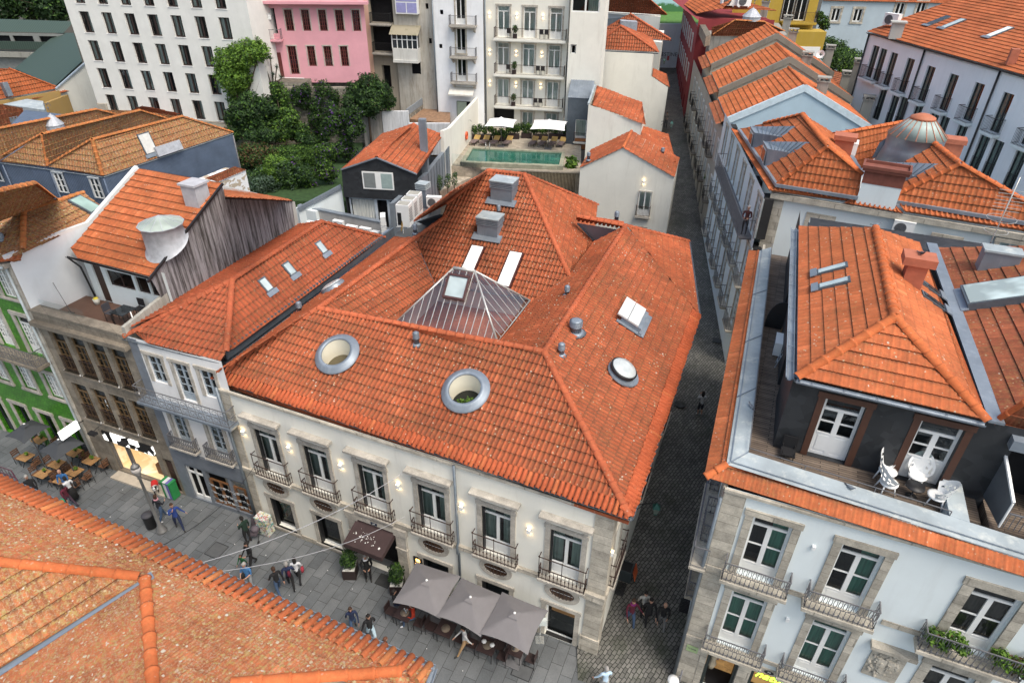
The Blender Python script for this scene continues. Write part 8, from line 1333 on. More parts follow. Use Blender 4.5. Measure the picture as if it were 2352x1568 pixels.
# tall zinc flue, raised zinc wall
fl=at(p(2,600,1230),6.6);b=MB();obox(b,fl,.27,.25,3,UF.sz(p(2,600,950))[1]+.3,0,UF.t,-UF.out);b.build('flue',ZINC,uh);zwl=[at(p(2,*k),z)for k,z in(((350,1368),7.2),((580,1165),7.6),((725,985),8.0))];b=MB();
for i in range(2):A_,B_=zwl[i],zwl[i+1];b.add([A_,B_,V3(B_,3),V3(A_,3),A_+V3((.35,.1,0)),B_+V3((.35,.1,0)),V3(B_+V3((.35,.1,0)),3),V3(A_+V3((.35,.1,0)),3)],[(3,2,1,0),(4,5,6,7),(0,1,5,4),(0,4,7,3)])
b.build('zinc_wall',ZINC,uh)
for k in range(9):b=MB();t_=k/8;A_=zwl[1]*(1-t_)+zwl[2]*t_+V3((.38,.1,0));b.tube([A_,V3(A_,4)],.025,4);b.build('standing_seam',ZINC_D,uh)
WY=FP(at(p(2,-80,1420)if False else q(1180,700,520/2352,420,640),5.9),-23.5);yq=lambda x,y:q(1180,700,520/2352,x,y)
y0,y1=WY.sz(yq(420,625)),WY.sz(yq(1530,775));t=thing('yard_wall',WY.pt(2,3),'low grey and white yard wall with zinc coping behind the small air conditioners','wall');b=MB();b.fbox(WY,y0[0],y1[0],3,y0[1]-.05,-.25,0);b.fbox(WY,y0[0]-1.9,y0[0],3,y0[1]-.05,-.1,.35,1);b.build('render',[m_stucco('damp_grey_render',(.42,.41,.40),.6,(.25,.24,.22)),WHITE],t);b=MB();b.fbox(WY,y0[0]-2,y1[0],y0[1]-.05,y0[1]+.02,-.32,.06);b.build('coping',ZINC,t)
wq=[at(yq(*k),z)for k,z in(((60,620),6.0),((840,205),7.6))];t=thing('white_side_wall',V3(wq[0],4),'white sloping wall with blue-grey coping left of the black slate house','wall');sf_=fp2(wq[0],wq[1]);Lw=np.linalg.norm((wq[1]-wq[0])[:2]);b=MB();b.add([sf_.pt(0,3),sf_.pt(Lw,3),sf_.pt(Lw,wq[1][2]),sf_.pt(0,wq[0][2])],[(0,1,2,3)]);b.build('render',WHITE,t);b=MB();b.tube([wq[0]-(0,0,.0),wq[1]],.2,4);b.build('coping',ZINC,t)
b=MB();b.prism([at(yq(*k),4.35)[:2]for k in((60,900),(1700,1150),(1300,500),(200,500))],0,4.2);tag(b.build('yard_floor',flat('grey_yard',(.25,.25,.25),.9)),kind='structure')
b=MB();b.prism([at(yq(*k),5.0)[:2]for k in((150,870),(1650,1130),(1560,860),(420,760))],0,4.95);b.prism([at(yq(*k),8.0)[:2]for k in((1680,1120),(2200,950),(2450,700),(1850,860))],0,7.4);tag(b.build('flat_roof',flat('dark_felt',(.06,.065,.07),.8)),'dark felt flat roof carrying the air conditioners behind the hotel','roof')
for k,(x,y,w_,h_,lb)in enumerate(((300,850,.7,.5,'small white air conditioner, leftmost in the row behind the neighbour roof ridge'),(490,840,.75,.5,'second white air conditioner from the left behind the neighbour roof ridge'),(795,900,.85,.8,'tallest single white air conditioner in the row behind the neighbour roof'),(1035,970,.9,.7,'fourth white air conditioner in the row, right of the tallest'),(1280,1010,.9,.7,'fifth white air conditioner in the row behind the neighbour roof'),(1470,1050,.6,.6,'sixth white air conditioner, low beside the stacked unit'))):acunit(at(yq(x,y+40),5.35)-(0,0,.3),R(-20),lb,w=w_,h=h_,s=1.0)
acunit(at(yq(1620,1060),5.6),R(-80),'lower of the two stacked air conditioners at the end of the row',s=1.1);acunit(at(yq(1620,1060),5.6)+(0,0,.75),R(-80),'upper of the two stacked air conditioners at the end of the row',s=1.1)
def vrf(P_,rz,label):
 t=thing('cooling_unit',P_,label,'cooling unit','tall rooftop cooling units',rz=rz);b=MB();b.box(-.45,.45,-.38,.38,0,1.55);b.build('casing',WHITEP,t);b=MB();b.box(-.38,.38,-.31,.31,1.552,1.57);b.build('fan_grille',flat('tan_grille',(.33,.32,.28)),t);b=MB();[b.box(.452,.46,-.3,.3,.35+k*.11,.4+k*.11)for k in range(9)];b.build('louvres',flat('fan_dark',(.12,.13,.14)),t);b=MB();b.box(-.38,-.1,-.39,-.382,.1,1.0);b.build('panel',BLACK,t);return t
for k,(x,y)in enumerate(((2000,900),(2090,800),(2180,700))):vrf(at(yq(x,y),7.4),R(-12),('nearest','middle','farthest')[k]+' of three tall white cooling units behind the hotel roof')
acunit(at(p(2,655,1390),7.4),R(-5),'single white air conditioner right of the grey duct box behind the hotel',s=1.25);bq_=at(p(2,585,1370),7.4);t=thing('duct_box',bq_,'grey louvred duct box beside the tall cooling units','duct');b=MB();obox(b,bq_,.38,.35,7.2,8.6,0);[obox(b,bq_,.43,.4,8.6+k*.12,8.66+k*.12,1)for k in range(4)];b.build('casing',[ZINC,ZINC_L],t)
ds=at(yq(1950,930),7.9);t=thing('satellite_dish',ds,'small rusty yellow satellite dish beside the valley gutter','satellite dish');b=MB();nv=np.array([-.95,-.2,.2]);nv/=np.linalg.norm(nv);u_=np.cross(nv,[0,0,1]);v_=np.cross(u_,nv);b.add([ds+nv*(.08*(k/3)**2)+(u_*math.cos(a)+v_*math.sin(a))*.38*k/3 for k in range(1,4)for a in np.linspace(0,2*math.pi,16,endpoint=False)],[(i*16+j,i*16+(j+1)%16,(i+1)*16+(j+1)%16,(i+1)*16+j)for i in range(2)for j in range(16)]+[tuple(range(16))],0,True);b.build('dish',flat('rusty_yellow',(.45,.25,.05)),t);b=MB();b.tube([ds,ds+nv*.45-(0,0,.1)],.015,4);b.tube([ds,ds-(0,0,.8)],.02,4);b.build('arm',WHITEP,t)
# ------------------------------------------------------------------ gardens
b=MB();gp=[at(p(1,*k),5.4)[:2]for k in((1500,1350),(2352,1350),(2500,700),(1500,820))];b.prism(gp,0,5.4);tag(b.build('garden_lawn',flat('dark_lawn',(.025,.06,.016),.95,var=.35)),kind='structure')  # dark green lawn with random tone variation
def G1(x,y,z=5.4):return at(p(1,x,y),z)
def bush(a,z,blobs,n,size,mats,mix,label,cat='shrub',name='shrub',group=None,trunk=.06):P_=at(p(1,*a),z);return tree(P_,blobs,n,size,mats,mix,label,cat,group,name,trunk)
M3=[LEAF_D,LEAF,LEAF_L]
KT=.0153
def gtree(c,Y,z0,bl,n,size,mats,mix,label,cat='tree',name='leafy_tree',trunk=.1,T=1):
 """crown blobs given as (x, y, radius[, squash]) sightings at distance Y"""
 P_=V3(aty(p(T,*c),Y),z0);ab=[]
 for i_,x in enumerate(bl):w_=aty(p(T,x[0],x[1]),Y+random.uniform(-.8,.8))-P_;r_=x[2]*KT*Y/66;ab.append((w_[0],w_[1],w_[2],r_,r_*.9,r_*(x[3]if len(x)>3 else .95)))
 return tree(P_,ab,n,size,mats,mix,label,cat,None,name,trunk)
random.seed(4)
gtree((1590,600),66,5.4,[(1540,420,95),(1620,380,85),(1690,340,85),(1745,345,60),(1560,520,100),(1630,500,80),(1600,610,80),(1590,680,55),(1500,470,50)],13000,.13,[LEAF,LEAF_L],((0,.35),(1,.65)),'bright green leafy tree standing between the white grid hotel and the pink house',trunk=.16)
yu=at(p(1,1830,560),11.2);t=thing('yucca',yu,'spiky yucca clump on the terrace in front of the pink house','plant');b=MB();random.seed(11)
for dx,dz in((-1.0,.6),(-.4,1.7),(.15,2.1),(.7,1.4),(.2,.7),(.95,.5),(-.6,1.0)):
 c=yu+V3((dx,random.uniform(-.3,.3),dz));b.tube([yu+V3((dx*.3,0,-.2)),c],.06,5,1)
 for k in range(46):
  d_=RNG.normal(size=3);d_/=np.linalg.norm(d_);d_[2]=abs(d_[2])*.8+.1 if k%3 else d_[2];w_=np.cross(d_,[0,0,1.]);w_=w_/(np.linalg.norm(w_)+1e-6)*.03;b.add([c-w_,c+w_,c+d_*.55],[(0,1,2)],0)
b.build('rosettes',[LEAF_B,BARK],t)
def ivy(name,fp,s0,s1,z0,z1,n,label,mats,mix,o0=.0,o1=.5,size=.11,lump=1.0):
 t=thing(name,fp.pt((s0+s1)/2,z0),label,'climbing plant');b=MB();bl=[];k=max(3,int((s1-s0)*(z1-z0)/1.1))
 for _ in range(k):bl.append((*fp.pt(random.uniform(s0+.3,s1-.3),random.uniform(z0+.2,z1-.2),random.uniform(o0,o1)),random.uniform(.45,.9)*lump,.4,random.uniform(.5,.9)*lump))
 leaves(b,bl,n,size,mix);b.build('foliage',mats,t);return t
IVM=[LEAF_D,LEAF,LEAF_V];imx=((0,.62),(1,.33),(2,.05))
IV1=FP(aty(p(1,2100,750),66.5),4);s_=lambda fp,a:fp.sz(p(1,*a));a0,a1=s_(IV1,(1960,760)),s_(IV1,(2260,560));ivy('ivy',IV1,a0[0],a1[0],5.6,a1[1],8500,'dark ivy with violet flowers covering the wall below the brick ruin',IVM,imx,-.3,.5)
b=MB();b.fbox(IV1,a0[0]-3.5,a1[0]+3,4.5,a1[1]-.5,-.9,-.5);t=thing('garden_wall',IV1.pt(0,5),'rubble wall behind the dark ivy in the garden','wall');b.build('masonry',RUB,t)
IV2=FP(aty(p(1,2230,900),61),-12);a0,a1=s_(IV2,(2125,1000)),s_(IV2,(2440,740));ivy('ivy',IV2,a0[0],a1[0],5.0,a1[1],13000,'tall rounded mass of flowering ivy along the garden edge',IVM,((0,.5),(1,.42),(2,.08)),-.4,.6)
IV3=FP(aty(p(1,2100,1200),55),10);a0,a1=s_(IV3,(1960,1250)),s_(IV3,(2230,1010));ivy('ivy',IV3,a0[0],a1[0],5.0,a1[1]+.4,9500,'ivy tumbling over the wall beside the white side wall',[LEAF,LEAF_L,LEAF_V,LEAF_D],((0,.4),(1,.2),(2,.08),(3,.32)),-.4,.8)
gtree((210,760),66,5.4,[(215,570,75),(140,620,75),(290,620,75),(215,680,95),(340,680,55),(90,690,60),(150,730,60)],11000,.13,[LEAF_D,LEAF],((0,.75),(1,.25)),'dark green dense tree in front of the peach house',name='dark_tree',T=2)
gtree((1700,850),63,5.4,[(1620,760,90),(1720,760,95),(1680,680,70),(1800,720,80),(1760,850,90),(1650,860,80),(1570,800,60),(1840,850,80)],12000,.13,M3,((0,.7),(1,.28),(2,.02)),'dark leafy tree mass left of centre in the walled garden')
gtree((1900,850),62.5,5.4,[(1890,640,55,1.3),(1880,720,75),(1930,790,80),(1960,870,75),(1880,880,80),(1850,600,35,1.4),(2020,880,60)],9000,.12,M3,((0,.3),(1,.5),(2,.2)),'upright mid-green tree in front of the garden retaining wall')
gtree((1850,1300),54,5.4,[(1700,1210,75),(1830,1240,80),(1950,1210,80),(2040,1170,70),(1780,1170,70),(1900,1140,70)],8000,.1,[LEAF,LEAF_D,LEAF_B],((0,.45),(1,.4),(2,.15)),'mixed dark green bushes at the near end of the walled garden','shrub','shrub',.05)
gtree((1780,900),61,5.4,[(1700,910,60,.6),(1800,905,70,.6),(1560,900,55),(2040,930,55,.8),(2090,950,50,.8)],4500,.12,M3,((0,.8),(1,.2)),'low dark shrubbery behind the small lawn with the yellow chairs','shrub','shrub',.05)
for a,z,bl,n,sz_,ms,mx,lb in(((1620,1010),5.4,[(0,0,.7,1.0,.9,.8),(.8,-.3,.6,.8,.8,.6)],2500,.1,[LEAF_B,LEAF],((0,.7),(1,.3)),'bluish feathery shrub by the blue house corner'),((1760,1130),5.4,[(0,0,.9,1.5,1.2,.9),(-.9,.1,1.0,.9,.9,.8)],3500,.1,[LEAF_R,LEAF,LEAF_D],((0,.35),(1,.3),(2,.35)),'reddish brown shrub in the middle of the garden'),((1990,1110),5.4,[(0,0,.7,1.6,.9,.7),(1.3,.2,.8,1.3,.9,.8),(-.9,.1,.7,1.0,.9,.7)],6500,.08,[LEAF,LEAF_L,LEAF_D],((0,.6),(1,.15),(2,.25)),'clipped green hedge curving below the small lawn'),((1740,1280),5.4,[(0,0,.5,1.4,1.0,.6)],2500,.09,[LEAF_B,LEAF_D],((0,.6),(1,.4)),'low blue-green juniper near the lean-to'),((1880,1250),5.4,[(0,0,1.1,.9,.8,1.1),(.5,.2,.8,.8,.7,.8)],3500,.09,[LEAF_L,LEAF],((0,.6),(1,.4)),'bright yellow-green bushy shrub near the lean-to'),((1600,900),5.4,[(0,0,.8,.9,.8,.9)],1500,.14,[LEAF_D,LEAF],((0,.5),(1,.5)),'dark spiky shrub by the corner of the lichen roof'),((2060,1010),5.4,[(0,0,.8,.7,.6,.8)],1500,.1,[LEAF_R,LEAF_D],((0,.5),(1,.5)),'dark reddish shrub at the right of the small lawn')):bush(a,z,[(x[0]*1.2,x[1],x[2]*1.25,*[r_*1.3 for r_ in x[3:]])for x in bl],int(n*1.5),sz_,ms,mx,lb)
for k,(a,col,lb)in enumerate((((1810,960),(.45,.38,.22),'pale wooden garden chair left of the white stool on the lawn'),((1910,975),(.75,.50,.03),'yellow garden lounge chair on the lawn'),((1755,955),(.30,.42,.06),'small lime green stool chair at the left of the lawn'))):cafe_chair(G1(*a),R(30+60*k),lb,None,flat('garden_chair_%d'%k if False else('pale_wood','chair_yellow','chair_lime')[k],col),1.1)
t=thing('stool',G1(1872,985),'small white stool between the garden chairs','stool');b=MB();b.lathe(G1(1872,985),[(.01,.42),(.2,.42),(.2,.46),(.001,.46)],12);b.build('seat',WHITEP,t)
for k in range(3):b=MB();c=G1(1872,985);an_=k*2.1;b.tube([c+V3((.1*math.cos(an_),.1*math.sin(an_),.42)),c+V3((.2*math.cos(an_),.2*math.sin(an_),0))],.018,5);b.build('leg',WHITEP,t)
# climbing plant on the pink house, dark trees at the far top left, far right garden
ivy('climbing_plant',off(KF,.1),-2.4,-.9,14.2,17.0,900,'bright climbing plant on the left corner of the pink house',[LEAF_L,LEAF],((0,.6),(1,.4)),0,.3,.1,.6)
for k,(x,y,r_,lb)in enumerate(((60,60,2.6,'dark tree at the far top left corner'),(230,50,2.8,'dark tree behind the grey shed, beside the first'),(390,70,2.4,'dark tree next to the white grid hotel, far top left'))):P_=at(p(1,x,y+80),11);tree(V3(P_,10),[(0,0,3,r_,r_,2.2),(1.5,0,4.6,r_*.8,r_*.8,1.8),(-1.5,.5,4.4,r_*.8,r_*.8,1.8),(0,.5,6.3,r_*.8,r_,1.6)],4500,.3,[LEAF_D,LEAF],((0,.85),(1,.15)),lb,group=None,name='dark_tree',trunk=.25)
for k,(a,z,r_,n,lb)in enumerate((((1080,330),10.5,1.6,3000,'green climber over the courtyard wall below the ochre house'),((1130,440),9.5,2.2,4500,'dark hedge mass left of the white apartment block'),((1235,420),9.5,1.8,3000,'dark ivy-covered corner beside the white apartment block'),((1000,140),14.0,.8,1200,'small round climber on the corner of the ochre house'))):P_=at(p(3,*a),z);tree(V3(P_,z-2),[(0,0,2,r_,r_*.8,r_*.8),(r_*.6,.3,1.4,r_*.8,r_*.7,r_*.7),(-r_*.6,.2,2.6,r_*.6,r_*.6,r_*.6)],n,.15,[LEAF_D,LEAF,LEAF_L],((0,.5),(1,.4),(2,.1)),lb,'shrub',name='climbing_shrub')
# ------------------------------------------------------------------ foreground roof across the street
fh=thing('foreground_house',(-9,8,0),'house with wide mottled orange tiled roof in the bottom left foreground','building');zf0=9.5
FA,FB=at(p(7,0,195),zf0),at(p(8,640,1478),zf0);dF=(FA-FB);dF/=np.linalg.norm(dF);FA2=FA+dF*5
ap7=p(7,975,868);za=zpitch(ap7,FA,FB,.42);pM=Pl(FA,FB,at(ap7,za));M_=lambda t,x,y:pM.hit(p(t,x,y))
b=MB();b.prism([(FA2+V3((.2,-.4,0)))[:2],(FB+V3((-.3,-.5,0)))[:2],(FB+V3((-3.2,-7.5,0)))[:2],(FA2+V3((-3.4,-8,0)))[:2]],0,zf0-.25);b.build('wall',m_stucco('plain_house_wall',(.6,.58,.52)),fh)
fro=MB();fro.tube([FA2,FB],.05,4);fro=fro.build('roof',ZINC,fh)
for mp_ in([pM.hit(p(7,-500,-25)),M_(7,950,615),M_(7,975,868),M_(7,930,850),M_(7,0,755),M_(7,-500,705)],[M_(7,950,615),FB,M_(8,430,1488),M_(7,1600,1567),M_(7,1500,1800),M_(7,1040,1800),M_(7,975,868)]):tile_face(pM,mp_,'roof_slope',T_FORE,fro,.22,.38,.022,.022,'mars',eave=0)
cover_tiles(pM,FA2,FB,fro,T_EAVEO,T_EAVEP)
hl,ha=M_(7,0,755),M_(7,930,850);zv=ha[2]-.2;pY=Pl(hl,ha,at(p(7,0,1510),hl[2]-1.1));Y_=lambda x,y:pY.hit(p(7,x,y));v1,v0=Y_(0,1505),Y_(1000,850)
pY2=Pl(v1,v0,hl);tile_face(pY2,[pY2.hit(p(7,*k))for k in((-400,1760),(1000,845),(930,855),(0,760),(-500,712),(-900,1500))],'roof_slope',T_FORE2,fro,.22,.44,.022,.05,'mars')
h2a,h2b=M_(7,975,868),M_(7,1030,1567);pW=Pl(v1,v0,h2b);tile_face(pW,[pW.hit(p(7,*k))for k in((-400,1790),(1010,862),(975,880),(1035,1567),(1050,1800),(0,2100))],'roof_slope',T_FORE,fro,.22,.38,.022,.022,'mars')
b=MB();vv0,vv1=pY2.hit(p(7,1030,845)),pY2.hit(p(7,-400,1775));sd=np.cross((vv1-vv0)/np.linalg.norm(vv1-vv0),[0,0,1]);b.add([vv0+sd*.15+(0,0,.05),vv0-sd*.15+(0,0,.05),vv1-sd*.17+(0,0,.05),vv1+sd*.17+(0,0,.05)],[(0,1,2,3)]);b.build('valley_flashing',ZINC,fro)
ridges(fro,[(M_(7,-500,705),ha),(h2a,M_(7,1040,1750)),(M_(8,430,1488),M_(7,1560,1570))],RIDGE_O,.14,.6)
pEn=Pl(FB,at(p(8,560,1640),zf0),M_(8,430,1488));tile_face(pEn,[pEn.hit(p(8,*k))for k in((635,1480),(560,1640),(-50,1660),(100,1540),(430,1490))],'roof_slope',T_FORE,fro,.24,.4,.06,.04)
gutter(fro,[FA2+(0,0,-.06)-pM.e*0+np.array([MF.t[1],-MF.t[0],0])*-.1,FB+(0,0,-.06)-np.array([MF.t[1],-MF.t[0],0])*.1,at(p(8,590,1650),zf0-.05)],.09,ZINC)
# ------------------------------------------------------------------ parasols and cafe furniture
GREYC=flat('taupe_grey_canvas',(.17,.163,.172),.85,var=.05);DARKC=flat('charcoal_canvas',(.045,.05,.058),.85,var=.06);TW_=flat('slatted_wood',(.34,.19,.08),.6,var=.25)
def para_at(cs,z,drop,mat,lb,group,**k):
 P4=[at(c,z)for c in cs];c=sum(P4)/4;d=P4[1]-P4[0];hf=sum(np.linalg.norm(P4[i]-P4[(i+1)%4])for i in range(4))/8;return parasol(V3(c,0),hf,z+drop,drop,mat,lb,math.atan2(d[1],d[0]),group=group,**k),c
g3='grey parasols in front of the hotel'
para_at([p(8,*k)for k in((545,755),(845,850),(668,1138),(370,1018))],2.5,.5,GREYC,'left grey parasol of three, nearest the brown awning',g3);para_at([p(8,*k)for k in((845,850),(1120,970),(945,1265),(680,1130))],2.56,.5,GREYC,'middle grey parasol of the three before the hotel',g3);para_at([p(8,*k)for k in((1120,950),(1425,1075),(1262,1380),(960,1240))],2.62,.5,GREYC,'right grey parasol of three, beside the corner door',g3)
q1=lambda x,y:q(0,1500,.3189,x,y)
para_at([q1(*k)for k in((60,775),(400,560),(655,635),(285,865))],2.4,.45,DARKC,'dark grey parasol nearest the left edge by the green house','dark parasols by the green house',cap=True);para_at([q1(*k)for k in((475,960),(835,745),(1095,845),(700,1070))],2.4,.45,DARKC,'dark grey parasol in front of the granite house pipes','dark parasols by the green house')
def table(P_,rz,label,mat=TW_,w=.7,d=.62,plant=False,dark=False,group='wooden cafe tables'):
 t=thing('cafe_table',P_,label,'table',group,rz=rz);b=MB()
 if dark:b.box(-w/2,w/2,-d/2,d/2,.7,.74)
 else:[b.box(-w/2,w/2,-d/2+k*d/6+.006,-d/2+(k+1)*d/6-.006,.7,.73)for k in range(6)]
 b.build('table_top',mat,t)
 for x in(-w*.4,w*.4):
  for y in(-d*.38,d*.38):b=MB();b.tube([(x,y,.7),(x*.9,-y,0)if not dark else(x,y,0)],.016,4);b.build('leg',IRON,t)
 return t
fr=math.radians(-21);tl_=[((320,1020),'wooden cafe table at the far left beside the dark parasol'),((540,1230),'wooden cafe table nearest the foreground roof'),((715,1110),'wooden cafe table under the front edge of the dark parasol'),((935,1205),'wooden cafe table right of the parasol pole'),((780,1310),'wooden cafe table beside the standing group of people'),((1140,1065),'wooden cafe table beside the granite house wall'),((930,965),'wooden cafe table under the right dark parasol, half hidden'),((500,805),'wooden cafe table under the left dark parasol')]
for k,(a,lb)in enumerate(tl_):
 c=at(q1(*a),.72);c[2]=0;table(c,fr,lb);pl_=c+V3((.05,.08,.73));t=thing('herb_pot',pl_,'small green herb pot on the '+lb.replace('wooden cafe ','').replace('the ','the ',1),'plant','herb pots on the cafe tables');b=MB();b.lathe(pl_,[(.04,0),(.055,.09)],8);b.build('pot',BLACK,t);b=MB();leaves(b,[(pl_[0],pl_[1],pl_[2]+.16,.11,.11,.1)],90,.04,((0,1),),shell=.2);b.build('foliage',LEAF_L,t)
 for sgn,sd_ in((-1,'left'),(1,'right')):cafe_chair(c+NF.t*sgn*.62+vN*.03*k,fr+(R(90)if sgn<0 else R(-90)),'%s chair at the %s'%(sd_,lb.replace('wooden cafe ','')),'folding chairs at the wooden tables',flat('brown_slat_chair',(.13,.06,.03)),fold=True)
dt=[((455,1095),'dark cafe table with glasses under the left grey parasol'),((730,1200),'dark cafe table between the left and middle grey parasols'),((1010,1315),'dark cafe table with two white napkins'),((1200,1330),'dark cafe table under the right grey parasol')]
for k,(a,lb)in enumerate(dt):
 c=at(p(8,*a),.72);c[2]=0;table(c,MF.ang,lb,flat('dark_brown_table',(.035,.02,.02),.5),.72,.7,dark=True,group='dark cafe tables');b=MB();t=thing('place_mat',c+V3((0,0,.742)),'woven mat on the '+lb,'place mat','woven mats on the dark tables');b.lathe(c+V3((0,0,.742)),[(.01,0),(.19,.0),(.19,.012),(.001,.012)],16);b.build('weave',flat('woven_mat',(.16,.13,.10),.9,var=.3),t)
 for sgn,sd_ in((-1,'left'),(1,'right')):cafe_chair(c+MF.t*sgn*.68,MF.ang+(R(90)if sgn<0 else R(-90)),'%s chair at the %s'%(sd_,lb),'dark chairs under the grey parasols',flat('dark_brown_table',(.035,.02,.02)))
for a,lb in(((988,1285),'left white folded napkin on the dark table'),((1043,1310),'right white folded napkin on the dark table')):c=at(p(8,*a),.76);t=thing('napkin',c,lb,'napkin');b=MB();b.lathe(c,[(.11,0),(.09,.03),(.03,.06),(.001,.07)],7);b.build('cloth',WHITEP,t)
c=at(p(8,460,1085),.76);t=thing('glasses',c,'cluster of glasses on the left dark cafe table','glassware');b=MB();[b.lathe(c+V3((dx,dy,0)),[(.03,0),(.035,.1)],8)for dx,dy in((0,0),(.08,.03),(-.05,.07),(.04,-.07))];b.build('glass',m_gloss('glassware',(.35,.38,.4),.1),t)
ms=at(p(8,1362,1278),0);t=thing('menu_stand',ms,'steel menu stand beside the corner door','sign');b=MB();b.box(ms[0]-.18,ms[0]+.18,ms[1]-.18,ms[1]+.18,0,.03);b.tube([ms,ms+V3((0,0,1.15))],.02,6);b.build('pole',flat('steel',(.6,.62,.62),.25,.8),t);b=MB();b.box(ms[0]-.25,ms[0]+.25,ms[1]-.1,ms[1]+.05,1.15,1.5);b.build('panel',flat('pale_menu',(.6,.65,.64),.4),t)
for a,lb in(((95,838),'bushy plant in a square brown planter left of the awning'),((410,940),'bushy plant in a square brown planter right of the awning doorway')):potplant(at(p(8,*a),0),lb,1.15,.3,r=.36,n=1300)
# ------------------------------------------------------------------ street furniture
lp=at(p(7,1088,545),0);t=thing('street_lamp',lp,'old cast iron street lamp with glass globe in the paved street','street lamp');hz=3.9
b=MB();b.lathe(lp,[(.26,0),(.26,.08),(.2,.12),(.18,.3),(.13,.36),(.11,.5),(.09,.55),(.075,2.0),(.06,hz-.35),(.1,hz-.3),(.06,hz-.25),(.12,hz-.1),(.14,hz)],14);b.build('post',flat('grey_cast_iron',(.19,.19,.19),.5,.3),t);b=MB();b.lathe(lp,[(.13,hz),(.2,hz+.12),(.22,hz+.25),(.18,hz+.38)],14);b.build('globe',flat('frosted_globe',(.45,.43,.42),.3),t);b=MB();b.lathe(lp,[(.2,hz+.38),(.16,hz+.48),(.05,hz+.54),(.03,hz+.6),(.001,hz+.66)],14);b.build('cap',flat('grey_cast_iron',(.19,.19,.19)),t)
bn=at(p(7,1022,518),0);t=thing('litter_bin',bn,'black cylindrical litter bin beside the street lamp','bin');b=MB();b.lathe(bn,[(.2,0),(.24,.05),(.25,.8),(.26,.82)],16);b.build('drum',BLACK,t);b=MB();b.lathe(bn,[(.27,.82),(.27,.88),(.2,.95),(.001,.97)],16);b.build('lid',flat('pigeon_dark',(.05,.05,.06)),t)
def m_graff(name,cols,sc_=3):
 t=NT(name);w=t.co('World');vo=t.n('ShaderNodeTexVoronoi');vo.inputs['Scale'].default_value=sc_;t.l(t.noise(w,2.2,3,out='Color'),vo.inputs['Vector']);g=t.n('ShaderNodeSeparateXYZ');t.l(vo.outputs['Color'],g.inputs[0]);t.set(t.ramp(g.outputs[0],[(i/len(cols),c)for i,c in enumerate(cols)],'CONSTANT'),.6);return t.m
for a,w_,d_,h_,m_,lb in(((1160,318),.62,.42,1.1,flat('cabinet_green',(.02,.22,.06)),'green, violet and white painted street cabinet left of the glass shop door'),((1790,560),.66,.45,1.1,m_graff('painted_cabinet_white',[(.6,.62,.6),(.55,.55,.55),(.08,.3,.28),(.6,.6,.58),(.4,.12,.12),(.62,.6,.3)],14),'white graffiti-covered street cabinet at the grey corner downpipe')):
 c=at(p(7,*a),0);t=thing('utility_cabinet',c,lb,'cabinet','painted utility cabinets');b=MB();obox(b,c+MF.out*-.05,w_/2,d_/2,.05,h_,0,MF.t,MS.t);b.build('body',m_,t)
 if h_>1.09 and w_<.65:b=MB();obox(b,c+MF.out*-.05-MF.t*.05,.1,d_/2+.006,.05,h_+.055,0,MF.t,MS.t);obox(b,c+MF.out*-.05+MF.t*.12,.08,d_/2+.006,.05,h_+.055,1,MF.t,MS.t);b.build('painted_stripe',[flat('cabinet_white',(.6,.6,.62)),flat('cabinet_violet',(.14,.11,.36))],t)
 b=MB();obox(b,c+MF.out*-.05,w_/2+.02,d_/2+.02,h_,h_+.05,0,MF.t,MS.t);b.build('lid',m_,t)
wb=at(p(8,1935,870),gz(0)+.1);t=thing('wheeled_bin',wb,'dark wheeled waste bin with orange lid hanging open in the alley','bin');b=MB();obox(b,wb,.3,.28,.06,1.0,0,MS.t,MF.t);obox(b,wb,.25,.23,.99,1.005,1,MS.t,MF.t);b.build('body',[flat('dark_grey_bin',(.035,.045,.05),.5),DARK],t);b=MB();c=wb+MF.t*.36;b.add([c+MS.t*.28+V3((0,0,.98)),c-MS.t*.28+V3((0,0,.98)),c-MS.t*.28+MF.t*.12+V3((0,0,.45)),c+MS.t*.28+MF.t*.12+V3((0,0,.45)),c+MS.t*.28+V3((0,0,.98))-MF.t*.03,c-MS.t*.28+V3((0,0,.98))-MF.t*.03,c-MS.t*.28+MF.t*.09+V3((0,0,.45)),c+MS.t*.28+MF.t*.09+V3((0,0,.45))],[(0,1,2,3),(7,6,5,4),(0,3,7,4),(1,5,6,2)]);b.build('lid',flat('orange_bin_lid',(.65,.12,.03),.5),t)
for dy in(-.22,.22):b=MB();c=wb+MS.t*dy-MF.t*.3;b.tube([c+V3((0,0,.09))-MS.t*.03,c+V3((0,0,.09))+MS.t*.03],.09,10);b.build('wheel',BLACK,t)
def lantern(P_,wallp,lb):
 t=thing('wall_lantern',P_,lb,'street lamp','green wall lanterns in the alley');b=MB();b.tube([wallp,P_+V3((0,0,.45)),P_+V3((0,0,.3))],.025,6);b.tube([wallp-V3((0,0,.4)),(np.array(wallp)*.5+np.array(P_)*.5)+V3((0,0,.3))],.015,5);b.build('bracket',IRON,t);b=MB();b.lathe(P_,[(.1,-.25),(.2,.12)],4,ang=.6,smooth=False);b.build('glass_box',flat('dull_lantern_glass',(.2,.25,.22),.3),t);b=MB();b.lathe(P_,[(.24,.12),(.08,.3),(.03,.38),(.001,.42)],4,ang=.6,smooth=False);b.lathe(P_,[(.12,-.3),(.1,-.25)],4,ang=.6);b.build('hood',flat('verdigris_green',(.02,.12,.10),.5),t)
wl2=MS.hit(p(8,2010,370));lantern(wl2+MS.out*.9+V3((0,0,.1)),wl2,'green wall lantern on the side of the corner hotel above the alley');lf_=at(q(2500,100,.3189,585,1250),gz(75)+3);lantern(lf_,lf_+V3((-1.1,0,.3)),'green wall lantern far up the alley beside the cream annex')
